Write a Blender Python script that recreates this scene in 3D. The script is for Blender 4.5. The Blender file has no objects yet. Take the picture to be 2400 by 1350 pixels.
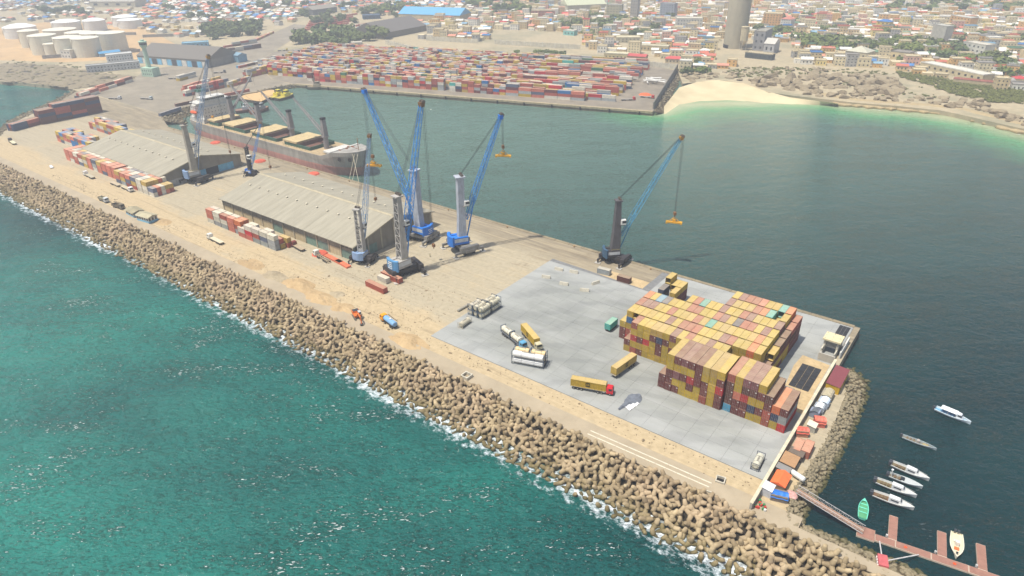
import bpy, math, random
import numpy as np
from mathutils import Vector, Matrix

S = bpy.context.scene
COL = S.collection
random.seed(7)
PI = math.pi

# ------------------------------------------------------------------ camera
# world: x runs along the pier towards its head, y across it towards the basin, z up; pier deck z = 0
FOC, PIT, ROL, CH, TH = 1579.977, 0.496785, -0.014534, 140.80, -0.657163
CX, CY = 75.183, -178.327
_ct, _st = math.cos(TH), math.sin(TH)
def _w(x, y, z): return np.array([x*_ct + y*_st, -x*_st + y*_ct, z])
_fw0 = np.array([0, math.cos(PIT), -math.sin(PIT)]); _rt0 = np.array([1.0, 0, 0]); _up0 = np.cross(_rt0, _fw0)
_r0 = math.cos(ROL)*_rt0 + math.sin(ROL)*_up0; _u0 = -math.sin(ROL)*_rt0 + math.cos(ROL)*_up0
FW, RT, UP = _w(*_fw0), _w(*_r0), _w(*_u0)
CAM = np.array([CX, CY, CH])
def G(px, py, z=0.0):
    """point at height z that the surveyed photograph position (2400 x 1350) stands for"""
    d = (px-1200)/FOC*RT - (py-675)/FOC*UP + FW
    t = (z-CH)/d[2]
    p = CAM + t*d
    return (float(p[0]), float(p[1]))
def PX(u, v, z=0.0):
    d = np.array([u, v, z]) - CAM; q = d @ FW
    if q < 1: return (-9999, -9999)
    return (1200+FOC*(d@RT)/q, 675-FOC*(d@UP)/q)
cam = bpy.data.cameras.new('camera'); camo = bpy.data.objects.new('camera', cam); COL.objects.link(camo)
camo.matrix_world = Matrix(((RT[0], UP[0], -FW[0], CX), (RT[1], UP[1], -FW[1], CY), (RT[2], UP[2], -FW[2], CH), (0, 0, 0, 1)))
cam.sensor_width = 36; cam.lens = FOC/2400*36; cam.clip_start = 1; cam.clip_end = 12000
S.camera = camo

# ------------------------------------------------------------------ light
SUN_EL = math.radians(69)
sx, sy, _ = _w(-.92, -.39, 0)
sd = Vector((sx*math.cos(SUN_EL), sy*math.cos(SUN_EL), math.sin(SUN_EL))).normalized()
W = bpy.data.worlds.new('World'); S.world = W; W.use_nodes = True
wn = W.node_tree; wn.nodes.clear()
sky = wn.nodes.new('ShaderNodeTexSky'); sky.sky_type = 'NISHITA'; sky.sun_disc = False
sky.sun_elevation = SUN_EL; sky.sun_rotation = math.atan2(sd.x, sd.y)
sky.air_density = 1.0; sky.dust_density = 2.0; sky.ozone_density = 1.0
bg = wn.nodes.new('ShaderNodeBackground'); bg.inputs['Strength'].default_value = 0.135
wo = wn.nodes.new('ShaderNodeOutputWorld')
wn.links.new(sky.outputs[0], bg.inputs[0]); wn.links.new(bg.outputs[0], wo.inputs[0])
sl = bpy.data.lights.new('sun', 'SUN'); sl.energy = 4.6; sl.angle = math.radians(1.8); sl.color = (1.0, 0.97, 0.90)
so = bpy.data.objects.new('sun', sl); COL.objects.link(so); so.location = (0, 0, 300)
so.rotation_euler = (-sd).to_track_quat('-Z', 'Y').to_euler()
S.view_settings.view_transform = 'Standard'; S.view_settings.look = 'None'; S.view_settings.gamma = 1
S.view_settings.use_curve_mapping = False
S.view_settings.exposure = 0.3
S.cycles.use_denoising = True
S.cycles.max_bounces = 3; S.cycles.diffuse_bounces = 2; S.cycles.glossy_bounces = 2; S.cycles.transmission_bounces = 2
S.cycles.volume_bounces = 0; S.cycles.sample_clamp_indirect = 4

# ------------------------------------------------------------------ materials
def lin(r, g, b):
    f = lambda c: (c/255/12.92) if c/255 <= .04045 else ((c/255+.055)/1.055)**2.4
    return (f(r), f(g), f(b), 1)
class NT:
    def __init__(s, name):
        s.m = bpy.data.materials.new(name); s.m.use_nodes = True; s.t = s.m.node_tree
        s.b = s.t.nodes['Principled BSDF']; s.o = s.t.nodes['Material Output']
    def n(s, typ, **kw):
        nd = s.t.nodes.new('ShaderNode'+typ)
        for k, v in kw.items():
            if k.startswith('_'): setattr(nd, k[1:], v)
            else:
                key = int(k[1:]) if k[0] == 'i' and k[1:].isdigit() else k.replace('__', ' ')
                if hasattr(v, 'links') or isinstance(v, bpy.types.NodeSocket): s.t.links.new(v, nd.inputs[key])
                else: nd.inputs[key].default_value = v
        return nd
    def set(s, key, v):
        if isinstance(v, bpy.types.NodeSocket): s.t.links.new(v, s.b.inputs[key])
        else: s.b.inputs[key].default_value = v
    def noise(s, vec, scale, detail=4, rough=.55):
        return s.n('TexNoise', Vector=vec, Scale=scale, Detail=detail, Roughness=rough).outputs['Fac']
    def mapped(s, vec, sc=(1, 1, 1), rot=(0, 0, 0)):
        nd = s.n('Mapping', Vector=vec); nd.inputs['Scale'].default_value = sc; nd.inputs['Rotation'].default_value = rot
        return nd.outputs[0]
    def aniso(s, vec, ang, sx, sy):
        """rotate so that x runs along ang, then stretch"""
        return s.mapped(s.mapped(vec, (1, 1, 1), (0, 0, -ang)), (sx, sy, 1))
    def ramp(s, fac, lo, hi):
        return s.n('MapRange', _clamp=True, Value=fac, From__Min=lo, From__Max=hi).outputs[0]
    def mix(s, fac, a, b, mode='MIX'):
        nd = s.t.nodes.new('ShaderNodeMix'); nd.data_type = 'RGBA'; nd.blend_type = mode
        for k, v in ((0, fac), (6, a), (7, b)):
            if isinstance(v, bpy.types.NodeSocket): s.t.links.new(v, nd.inputs[k])
            else: nd.inputs[k].default_value = v
        return nd.outputs[2]
    def math(s, op, a, b=0.0):
        nd = s.t.nodes.new('ShaderNodeMath'); nd.operation = op
        for k, v in ((0, a), (1, b)):
            if isinstance(v, bpy.types.NodeSocket): s.t.links.new(v, nd.inputs[k])
            else: nd.inputs[k].default_value = v
        return nd.outputs[0]
    def pos(s): return s.n('NewGeometry').outputs['Position']
    def obj(s): return s.n('TexCoord').outputs['Object']
    def xyz(s, vec): return s.n('SeparateXYZ', Vector=vec).outputs
    def bump(s, h, strength, dist=.1):
        nd = s.n('Bump', Height=h, Strength=strength, Distance=dist); s.set('Normal', nd.outputs[0])
def sc4(c, k): return (min(1, c[0]*k), min(1, c[1]*k), min(1, c[2]*k), 1)

MATS = {}
def M(name, col, rough=.75, var=.18, scale=.6, metal=0, stain=.0, stain_col=(60, 50, 40), bump=0.0, spec=.3):
    """a worn surface of one colour: cloudy variation, stains, slight relief"""
    if name in MATS: return MATS[name]
    t = NT(name); c = lin(*col); p = t.pos()
    f = t.noise(p, scale, 5, .6)
    k = t.mix(t.ramp(f, .3, .7), sc4(c, 1-var), sc4(c, 1+var))
    if stain:
        g = t.noise(t.mapped(p, (1, 1, .25)), scale*2.7, 6, .65)
        k = t.mix(t.math('MULTIPLY', t.ramp(g, .5, .72), stain), k, lin(*stain_col))
    t.set('Base Color', k); t.set('Roughness', rough); t.set('Metallic', metal); t.set('Specular IOR Level', spec)
    if bump: t.bump(t.noise(p, scale*6, 5), bump, .12)
    MATS[name] = t.m
    return t.m

def paint_material(name, attr):
    """sun-bleached painted steel, tint from the object (or from the mesh where many boxes are joined); dust lies on top"""
    t = NT(name)
    col = t.n('ObjectInfo').outputs['Color'] if not attr else t.n('Attribute', _attribute_name='Col').outputs['Color']
    p = t.pos(); nz = t.xyz(t.n('NewGeometry').outputs['Normal'])[2]
    f = t.noise(p, .9, 5, .6)
    a = t.mix(1.0, col, t.mix(t.ramp(f, .3, .72), (.78, .78, .78, 1), (1.12, 1.12, 1.12, 1)), 'MULTIPLY')
    rust = t.ramp(t.noise(t.mapped(p, (1.5, 1.5, .35)), 1.6, 6, .7), .60, .74)
    a = t.mix(t.math('MULTIPLY', rust, .5), a, lin(95, 55, 38))
    dust = t.math('MULTIPLY', t.ramp(nz, .6, .95), t.math('ADD', .16, t.math('MULTIPLY', t.noise(p, .35, 4), .40)))
    a = t.mix(dust, a, lin(204, 184, 150))
    t.set('Base Color', a); t.set('Roughness', .6); t.set('Specular IOR Level', .25)
    return t.m
PAINT = paint_material('container_paint', False)
PAINTV = paint_material('stacked_paint', True)

def vcol_material(name, rough=.85, var=.2, scale=.25, spec=.2):
    t = NT(name); c = t.n('Attribute', _attribute_name='Col').outputs['Color']; p = t.pos()
    f = t.noise(p, scale, 5, .65)
    t.set('Base Color', t.mix(1.0, c, t.mix(t.ramp(f, .3, .7), (1-var,)*3+(1,), (1+var,)*3+(1,)), 'MULTIPLY'))
    t.set('Roughness', rough); t.set('Specular IOR Level', spec)
    return t.m
VCOL = vcol_material('masonry')
def ocol_material(name, rough=.85, var=.2, scale=.25, spec=.2, dirt=0.0):
    t = NT(name); c = t.n('ObjectInfo').outputs['Color']; p = t.pos()
    f = t.noise(p, scale, 5, .65)
    k = t.mix(1.0, c, t.mix(t.ramp(f, .3, .7), (1-var,)*3+(1,), (1+var,)*3+(1,)), 'MULTIPLY')
    if dirt: k = t.mix(t.math('MULTIPLY', t.ramp(t.noise(t.mapped(p, (1, 1, .2)), scale*4, 6, .7), .52, .75), dirt), k, lin(80, 66, 50))
    t.set('Base Color', k)
    t.set('Roughness', rough); t.set('Specular IOR Level', spec)
    return t.m
OCOL = ocol_material('plaster', dirt=.45)
OCOLS = ocol_material('coated_metal', .5, .1, .8, .35, .3)

# ------------------------------------------------------------------ mesh building
class MB:
    def __init__(s): s.v = []; s.f = []; s.m = []; s.c = []; s.mi = 0; s.col = None
    def add(s, vs, fs):
        o = len(s.v); s.v += [tuple(map(float, p)) for p in vs]
        for f in fs:
            s.f.append(tuple(o+i for i in f)); s.m.append(s.mi); s.c.append(s.col)
        return s
    def box(s, x0, y0, z0, x1, y1, z1):
        return s.add([(x0, y0, z0), (x1, y0, z0), (x1, y1, z0), (x0, y1, z0), (x0, y0, z1), (x1, y0, z1), (x1, y1, z1), (x0, y1, z1)],
                     [(0, 3, 2, 1), (4, 5, 6, 7), (0, 1, 5, 4), (1, 2, 6, 5), (2, 3, 7, 6), (3, 0, 4, 7)])
    def cbox(s, cx, cy, cz, lx, ly, lz): return s.box(cx-lx/2, cy-ly/2, cz-lz/2, cx+lx/2, cy+ly/2, cz+lz/2)
    def rbox(s, cx, cy, z0, z1, lx, ly, rz):
        c, q = math.cos(rz), math.sin(rz)
        P = [(cx+x*c-y*q, cy+x*q+y*c) for x, y in ((-lx/2, -ly/2), (lx/2, -ly/2), (lx/2, ly/2), (-lx/2, ly/2))]
        return s.prism(P, z0, z1)
    def prism(s, P, z0, z1, top=True, bottom=True):
        n = len(P); vs = [(x, y, z0) for x, y in P]+[(x, y, z1) for x, y in P]
        fs = [(i, (i+1) % n, n+(i+1) % n, n+i) for i in range(n)]
        if top: fs.append(tuple(range(n, 2*n)))
        if bottom: fs.append(tuple(range(n-1, -1, -1)))
        return s.add(vs, fs)
    def tube(s, p, q, r, n=6, r2=None, cap=True):
        p, q = Vector(p), Vector(q); d = (q-p)
        if d.length < 1e-6: return s
        d.normalize(); a = d.orthogonal().normalized(); b = d.cross(a); r2 = r if r2 is None else r2
        vs = []
        for c, rr in ((p, r), (q, r2)):
            for i in range(n):
                t = 2*PI*i/n+PI/n; vs.append(c+a*(rr*math.cos(t))+b*(rr*math.sin(t)))
        fs = [(i, (i+1) % n, n+(i+1) % n, n+i) for i in range(n)]
        if cap: fs += [tuple(range(n-1, -1, -1)), tuple(range(n, 2*n))]
        return s.add(vs, fs)
    def bar(s, p, q, w, h=None): return s.tube(p, q, (w if h is None else (w+h)/2)*.7071, 4)
    def lathe(s, prof, n=16, cx=0, cy=0):
        vs = []; fs = []
        for r, z in prof:
            for i in range(n):
                t = 2*PI*i/n; vs.append((cx+r*math.cos(t), cy+r*math.sin(t), z))
        k = len(prof)
        for j in range(k-1):
            for i in range(n): fs.append((j*n+i, j*n+(i+1) % n, (j+1)*n+(i+1) % n, (j+1)*n+i))
        if prof[0][0] > 1e-4: fs.append(tuple(range(n-1, -1, -1)))
        if prof[-1][0] > 1e-4: fs.append(tuple(range((k-1)*n, k*n)))
        return s.add(vs, fs)
    def loft(s, rings, closed=True, caps=True):
        n = len(rings[0]); vs = [p for r in rings for p in r]; fs = []
        for j in range(len(rings)-1):
            for i in range(n if closed else n-1):
                fs.append((j*n+i, j*n+(i+1) % n, (j+1)*n+(i+1) % n, (j+1)*n+i))
        if caps: fs += [tuple(range(n-1, -1, -1)), tuple(range((len(rings)-1)*n, len(rings)*n))]
        return s.add(vs, fs)
    def hcyl(s, p, q, r, n=14, dome=.35):
        """tank lying from p to q with dished ends"""
        p, q = Vector(p), Vector(q); d = (q-p).normalized(); a = d.orthogonal().normalized(); b = d.cross(a); R = []
        for c, k in ((p-d*dome, .45), (p, 1), (q, 1), (q+d*dome, .45)):
            R.append([c+a*(r*k*math.cos(2*PI*i/n))+b*(r*k*math.sin(2*PI*i/n)) for i in range(n)])
        return s.loft(R)
    def mesh(s, name, mats):
        me = bpy.data.meshes.new(name); me.from_pydata(s.v, [], s.f)
        for m in (mats if isinstance(mats, (list, tuple)) else [mats]): me.materials.append(m)
        if any(s.m): me.polygons.foreach_set('material_index', s.m)
        if any(c is not None for c in s.c):
            at = me.color_attributes.new('Col', 'FLOAT_COLOR', 'CORNER')
            cs = []
            for f, c in zip(s.f, s.c): cs += list(c or (.5, .5, .5, 1))*len(f)
            at.data.foreach_set('color', cs)
        me.update()
        return me
    def build(s, name, mats, parent=None, loc=(0, 0, 0), rz=0, smooth=False, color=None):
        me = s.mesh(name, mats)
        if smooth: me.polygons.foreach_set('use_smooth', [True]*len(me.polygons))
        return obj(name, me, parent, loc, rz, color)
def obj(name, me, parent=None, loc=(0, 0, 0), rz=0, color=None):
    o = bpy.data.objects.new(name, me); COL.objects.link(o)
    o.location = loc; o.rotation_euler = (0, 0, rz)
    if color: o.color = color
    if parent: o.parent = parent
    return o
def tag(o, label=None, cat=None, group=None, kind=None):
    if label: o['label'] = label
    if cat: o['category'] = cat
    if group: o['group'] = group
    if kind: o['kind'] = kind
    return o
def thing(name, label, cat, loc=(0, 0, 0), rz=0, group=None):
    o = bpy.data.objects.new(name, None); COL.objects.link(o); o.location = loc; o.rotation_euler = (0, 0, rz); o.empty_display_size = .5
    return tag(o, label, cat, group)
KIDS = {}
def dup(root, loc, rz=0, label=None, parent=None, group=None, color=None):
    c = root.copy(); COL.objects.link(c); c.parent = parent
    if parent is None: c.location = loc; c.rotation_euler = (0, 0, rz)
    if label: c['label'] = label
    if group: c['group'] = group
    if color: c.color = color
    for ch in KIDS.setdefault(root.name, list(root.children)): dup(ch, None, 0, None, c, None, color if ch.get('tint') else None)
    return c
def struct(o): o['kind'] = 'structure'; return o
ORD = ['first', 'second', 'third', 'fourth', 'fifth', 'sixth', 'seventh', 'eighth', 'ninth', 'tenth', 'eleventh', 'twelfth', 'thirteenth', 'fourteenth',
       'fifteenth', 'sixteenth', 'seventeenth', 'eighteenth', 'nineteenth', 'twentieth']
def ordn(i):
    if i < 20: return ORD[i]
    n = i+1
    return '%d%s' % (n, {1: 'st', 2: 'nd', 3: 'rd'}.get(n % 10 if n % 100 not in (11, 12, 13) else 0, 'th'))
def text_mesh(txt, size):
    cu = bpy.data.curves.new('lettering', 'FONT'); cu.body = txt; cu.size = size; cu.align_x = 'CENTER'; cu.align_y = 'CENTER'; cu.extrude = .015
    cu.resolution_u = 2
    o = bpy.data.objects.new('lettering', cu); COL.objects.link(o)
    dg = bpy.context.evaluated_depsgraph_get(); me = bpy.data.meshes.new_from_object(o.evaluated_get(dg))
    bpy.data.objects.remove(o)
    return me
def inpoly(x, y, P):
    r = False; j = len(P)-1
    for i in range(len(P)):
        xi, yi = P[i]; xj, yj = P[j]
        if (yi > y) != (yj > y) and x < (xj-xi)*(y-yi)/(yj-yi)+xi: r = not r
        j = i
    return r
def segd(x, y, P):
    """distance to a polyline"""
    b = 1e9
    for (x0, y0), (x1, y1) in zip(P, P[1:]):
        dx, dy = x1-x0, y1-y0; L = dx*dx+dy*dy or 1e-9
        t = max(0, min(1, ((x-x0)*dx+(y-y0)*dy)/L)); b = min(b, math.hypot(x-x0-t*dx, y-y0-t*dy))
    return b

# ================================================================== SETTING
SEA_Z = -3.5
SHORE = [G(*p, -3.3) for p in ((1552, 262), (1580, 247), (1640, 243), (1740, 241), (1850, 236), (1925, 240), (1990, 250), (2060, 258), (2150, 266), (2235, 277), (2300, 292), (2400, 318), (2600, 375))]
REEF = [G(*p, -3.3) for p in ((-300, 188), (0, 196), (60, 200), (110, 204), (150, 205), (178, 214))]

def pier_ground_material():
    t = NT('pier_sand'); p = t.pos(); x, y, z = t.xyz(p)
    big = t.noise(p, .035, 5, .6); fine = t.noise(p, .5, 6, .65)
    tracks = t.noise(t.mapped(p, (.018, .42, 1), (0, 0, .03)), 1.0, 6, .6)
    sand = t.mix(t.ramp(fine, .25, .75), lin(162, 143, 111), lin(188, 168, 133))
    road = t.mix(t.ramp(fine, .25, .75), lin(152, 140, 116), lin(174, 161, 135))
    quay = t.mix(t.ramp(t.noise(t.mapped(p, (.05, .3, 1)), 1, 6, .7), .3, .7), lin(116, 106, 90), lin(160, 146, 120))
    s = t.math('ADD', t.ramp(y, -6, -17), t.math('MULTIPLY', t.math('SUBTRACT', big, .5), 2.6))
    s = t.math('ADD', s, t.math('MULTIPLY', t.math('SUBTRACT', tracks, .5), 1.1))
    c = t.mix(t.ramp(s, .15, .75), road, sand)
    c = t.mix(t.ramp(t.math('ADD', y, t.math('MULTIPLY', big, 24)), 68, 80), c, quay)
    c = t.mix(t.math('MULTIPLY', t.ramp(tracks, .58, .64), .34), c, lin(112, 98, 78))
    lanes = t.noise(t.mapped(p, (.006, 1.1, 1), (0, 0, .01)), 1.0, 4, .6)
    c = t.mix(t.math('MULTIPLY', t.ramp(lanes, .56, .66), .30), c, lin(206, 184, 146))
    deb = t.math('MULTIPLY', t.ramp(t.noise(t.mapped(p, (.5, 1.4, 1)), 1.0, 6, .75), .58, .66), t.ramp(t.noise(t.mapped(p, (.01, .16, 1)), 1.0, 3, .5), .50, .62))
    c = t.mix(t.math('MULTIPLY', deb, .6), c, lin(116, 96, 70))
    c = t.mix(t.math('MULTIPLY', t.ramp(t.noise(p, .09, 5, .7), .62, .75), .55), c, lin(108, 94, 74))
    t.set('Base Color', c); t.set('Roughness', .95); t.set('Specular IOR Level', .1)
    t.bump(t.math('ADD', fine, t.math('MULTIPLY', t.noise(p, .22, 5), 3)), .5, .25)
    return t.m
def dirt_material(name, a, b, g, gamt):
    t = NT(name); p = t.pos(); big = t.noise(p, .012, 6, .65); fine = t.noise(p, .16, 6, .7)
    c = t.mix(t.ramp(fine, .3, .7), lin(*a), lin(*b))
    c = t.mix(t.math('MULTIPLY', t.ramp(big, .5, .62), gamt), c, lin(*g))
    t.set('Base Color', c); t.set('Roughness', .95); t.set('Specular IOR Level', .1)
    t.bump(fine, .6, .5)
    return t.m
PIER_P = [(-505, -36), (112, -36), G(2200, 1420), G(2140, 1372), G(2060, 1332), G(1960, 1287), G(1885, 1250), G(1845, 1217), G(1850, 1180), G(1858, 1150), G(1892, 1100),
          G(1932, 1040), G(1958, 985), G(1984, 920), G(1976, 888), G(1958, 872), (46.5, 62), (46.5, 81), (-470, 81), G(385, 284), G(378, 268), G(180, 213), G(140, 237), G(30, 288), G(0, 318)]
b = MB().prism(PIER_P, -8, 0, bottom=False); struct(b.build('pier', pier_ground_material()))
COAST = [G(*p) for p in ((1588, 165), (1600, 196), (1680, 187), (1745, 195), (1800, 216), (1850, 223), (1930, 232), (2000, 240), (2100, 248), (2200, 258), (2250, 268), (2310, 282), (2400, 302), (2600, 350))]
LAND_P = [G(180, 213), G(378, 268), G(460, 243), G(540, 225), G(600, 215), G(640, 205), G(690, 197), G(1530, 262)]+COAST+[(900, 560), (2800, 900), (2800, 3600), (-4200, 3600), (-4200, -300), (-1500, -60), G(-300, 178), G(0, 190), G(60, 194), G(110, 199), G(150, 201)]
b = MB().prism(LAND_P, -8, -.02, bottom=False)
struct(b.build('mainland', dirt_material('dry_earth', (156, 142, 114), (184, 168, 136), (116, 118, 94), .45)))
def sheet(name, P, z, mat, kind='structure'):
    o = MB().add([(x, y, z) for x, y in P], [tuple(range(len(P)))]).build(name, mat); o['kind'] = kind
    return o
# ---- far terminal deck with its quay edge
TERM_P = [G(690, 197), G(1530, 262), G(1588, 166), G(1500, 150), G(1380, 137), G(1200, 127), G(1000, 118), G(900, 108), G(740, 108), G(640, 122), G(600, 150), G(640, 186)]
sheet('terminal_deck', TERM_P, .02, M('worn_asphalt', (134, 123, 106), .9, .2, .06, stain=.4, stain_col=(80, 74, 68)))
YARD_P = [G(186, 212), G(376, 267), G(460, 242), G(600, 214), G(684, 197), G(638, 186), G(598, 150), G(640, 121), G(735, 62), G(690, 56), G(560, 112), G(430, 150), G(340, 165), G(310, 188), G(250, 206)]
sheet('port_yard', YARD_P, .02, M('yard_concrete', (140, 129, 110), .9, .2, .05, stain=.35, stain_col=(84, 78, 70)))
ROAD_P = [G(640, 121, 0), G(735, 62), G(800, 40), G(1010, 20), G(1010, 14), G(780, 32), G(690, 56), G(600, 108)]
TQ = (Vector((*G(690, 197), 0)), Vector((*G(1530, 262), 0)))
tqd = (TQ[1]-TQ[0]); tql = tqd.length; tqa = math.atan2(tqd.y, tqd.x); tqn = Vector((math.sin(tqa), -math.cos(tqa), 0))
def TP(s, d, z=0):
    """terminal frame: s metres along its quay from the west end, d metres inland"""
    q = TQ[0]+tqd.normalized()*s-tqn*d
    return (q.x, q.y, z)
t_ = MB()
for i in range(56):
    a0, a1 = i*tql/56, (i+1)*tql/56-.25
    P = [TP(a0, -.5), TP(a1, -.5), TP(a1, 2.6), TP(a0, 2.6)]
    m = MB().prism([q[:2] for q in P], -1.3-random.random()*.3, .16+random.random()*.1)
    o = m.build('quay_block', M('quay_concrete', (168, 152, 118), .9, .2, .2, stain=.5, stain_col=(90, 78, 58)))
    if i == 0: TERMQ = o; o.name = 'terminal_quay'; struct(o)
    else: o.parent = TERMQ
    if i % 4 == 2:
        q = TP(a0+2, -.9); f = MB(); f.tube((q[0], q[1], -3.0), (q[0], q[1], -.4), .75, 8)
        f.build('fender', M('rubber', (32, 30, 30), .9, .1), TERMQ)
MB().prism([TP(0, -.1)[:2], TP(tql, -.1)[:2], TP(tql, .4)[:2], TP(0, .4)[:2]], -8, -.05).build('quay_face', M('stained_concrete', (112, 100, 76), .9, .3, .15, stain=.7, stain_col=(48, 46, 36)), TERMQ)
# ---- pier quay coping on the basin side
for i in range(62):
    a0 = -470+i*8.3
    m = MB().box(a0, 79.6, -1.2, a0+8.1, 81.5, .14+random.random()*.06)
    o = m.build('coping_block', M('coping', (138, 124, 98), .9, .22, .2, stain=.6, stain_col=(70, 62, 50)))
    if i == 0: o.name = 'pier_quay'; struct(o); PQ = o
    else: o.parent = PQ
    if i % 5 == 1 and a0 < 20:
        MB().lathe([(.28, .15), (.25, .55), (.42, .62), (.42, .78), (.1, .85)], 8, a0+4, 78.7).build('bollard', M('bollard_steel', (150, 110, 60), .7), PQ)
MB().box(-470, 80.3, -8, 46.5, 81.2, -1.19).build('quay_face', MATS['stained_concrete'], PQ)
# ---- concrete apron of cast slabs on the pier head
AP = NT('apron_concrete'); p = AP.pos()
r_ = AP.n('ObjectInfo').outputs['Random']
c = AP.mix(AP.ramp(AP.noise(p, .05, 6, .62), .3, .72), lin(126, 127, 120), lin(148, 148, 140))
c = AP.mix(AP.math('MULTIPLY', AP.ramp(AP.noise(AP.mapped(p, (.03, .35, 1), (0, 0, .35)), 1, 5, .6), .5, .68), .3), c, lin(168, 166, 162))
c = AP.mix(AP.math('MULTIPLY', AP.ramp(AP.noise(AP.mapped(p, (.02, .22, 1), (0, 0, -.5)), 1, 6, .65), .56, .72), .3), c, lin(104, 105, 106))
c = AP.mix(AP.math('MULTIPLY', r_, .06), c, lin(176, 174, 168))
X_ = AP.xyz(p)[0]; Yp = AP.xyz(p)[1]
edge = AP.math('MAXIMUM', AP.math('MAXIMUM', AP.ramp(X_, -66, -84), AP.ramp(Yp, -8, -20)), AP.math('MAXIMUM', AP.ramp(Yp, 40, 58), AP.ramp(X_, 28, 42)))
edge = AP.ramp(AP.math('ADD', edge, AP.math('MULTIPLY', AP.math('SUBTRACT', AP.noise(AP.mapped(p, (.04, .12, 1)), 1, 6, .7), .5), 1.6)), .2, .9)
c = AP.mix(AP.math('MULTIPLY', edge, .45), c, lin(170, 169, 163))
sw = AP.n('TexWave', Vector=AP.mapped(p, (.02, .035, 1), (0, 0, .6)), Scale=1.0, Distortion=9.0, Detail=4.0, Detail__Scale=1.2).outputs['Fac']
c = AP.mix(AP.math('MULTIPLY', AP.ramp(sw, .62, .9), .16), c, lin(88, 89, 90))
c = AP.mix(AP.math('MULTIPLY', AP.ramp(AP.noise(p, .35, 6, .75), .66, .76), .5), c, lin(92, 90, 88))
AP.set('Base Color', c); AP.set('Roughness', .85); AP.set('Specular IOR Level', .2); AP.bump(AP.noise(p, 1.2, 5), .15, .05)
APRON = struct(MB().add([(-85.4, -22.4, .03), (44.4, -22.4, .03), (44.4, 79.4, .03), (-37, 79.4, .03), (-37, 60, .03), (-85.4, 62, .03)], [(0, 1, 2, 3, 4, 5)]).build('concrete_apron', M('joint_filler', (118, 117, 114), .95, .2)))
slab = {}
for i in range(20):
    for j in range(15):
        w = 129.6/20; h = 101.6/15; x0, y0 = -85.3+i*w, -22.3+j*h
        if x0 < -37.5 and y0+h > 61.5: continue
        if not slab:
            me = MB().prism([(.02, .02), (w-.02, .02), (w-.02, h-.02), (.02, h-.02)], 0, .14).mesh('slab', AP.m); slab['m'] = me
        o = obj('slab', slab['m'], APRON, (x0, y0, .035+random.random()*.008))
# ---- breakwater crest road, in cast lengths
bm_ = M('crest_concrete', (162, 147, 122), .9, .10, .10, stain=.25, stain_col=(136, 116, 90), bump=.2)
CREST = None
for i in range(76):
    x0 = -500+i*8.2
    w0 = -30.2 if x0 < 50 else -34.0
    o = MB().box(x0, -37.6, -2, x0+8.19, w0+random.uniform(-.05, .05), .32+random.uniform(-.006, .006)).build('road_slab' if i else 'crest_road', bm_)
    if i == 0: CREST = struct(o)
    else: o.parent = CREST
# core of the breakwater under the armour blocks
struct(MB().loft([[(x, -37.4, .1), (x, -37.4, -9), (x, -63, -9), (x, -54.5, -4.9)] for x in (-560, 130)]).build('breakwater_core', M('core_rock', (44, 38, 30), 1, .4, .5, bump=1)))
# ---- beach and rock shelf on the right shore
bt = NT('beach_sand'); p = bt.pos()
bt.set('Base Color', bt.mix(bt.ramp(bt.noise(p, .05, 5), .3, .7), lin(190, 172, 134), lin(208, 192, 154))); bt.set('Roughness', .95); bt.set('Specular IOR Level', .1)
top = [G(*p_) for p_ in ((1556, 250), (1592, 205), (1640, 190), (1700, 186), (1745, 194), (1790, 212), (1850, 228), (1920, 237), (1965, 243))]
bot = [G(*p_, -5) for p_ in ((1556, 275), (1592, 262), (1640, 258), (1700, 257), (1745, 256), (1790, 254), (1850, 251), (1920, 250), (1965, 249))]
struct(MB().loft([[(x, y, .02), ((x*2+x2)/3, (y*2+y2)/3, -1.6), ((x+x2*2)/3, (y+y2*2)/3, -3.2), (x2, y2, -5)] for (x, y), (x2, y2) in zip(top, bot)], closed=False, caps=False).build('beach', bt.m, smooth=True))
def rock_material(name, a, b, wet):
    t = NT(name); p = t.pos(); z = t.xyz(p)[2]; f = t.noise(p, .3, 7, .7)
    c = t.mix(t.ramp(f, .3, .7), lin(*a), lin(*b))
    c = t.mix(t.math('MULTIPLY', t.n('ObjectInfo').outputs['Random'], .4), c, lin(164, 148, 120))
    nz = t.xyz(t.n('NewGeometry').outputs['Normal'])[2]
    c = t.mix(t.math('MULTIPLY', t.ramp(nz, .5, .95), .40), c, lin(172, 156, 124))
    c = t.mix(t.ramp(t.math('ADD', z, t.math('MULTIPLY', f, 2)), wet+1.6, wet+.4), c, lin(74, 72, 42))
    t.set('Base Color', c); t.set('Roughness', .9); t.set('Specular IOR Level', .2); t.bump(t.noise(p, 1.1, 7, .7), .9, .5)
    return t.m
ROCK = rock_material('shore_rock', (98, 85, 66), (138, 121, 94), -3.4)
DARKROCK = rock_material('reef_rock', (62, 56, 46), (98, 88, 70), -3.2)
RIPROCK = rock_material('rubble_rock', (92, 85, 68), (136, 124, 98), -2.6)
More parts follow.
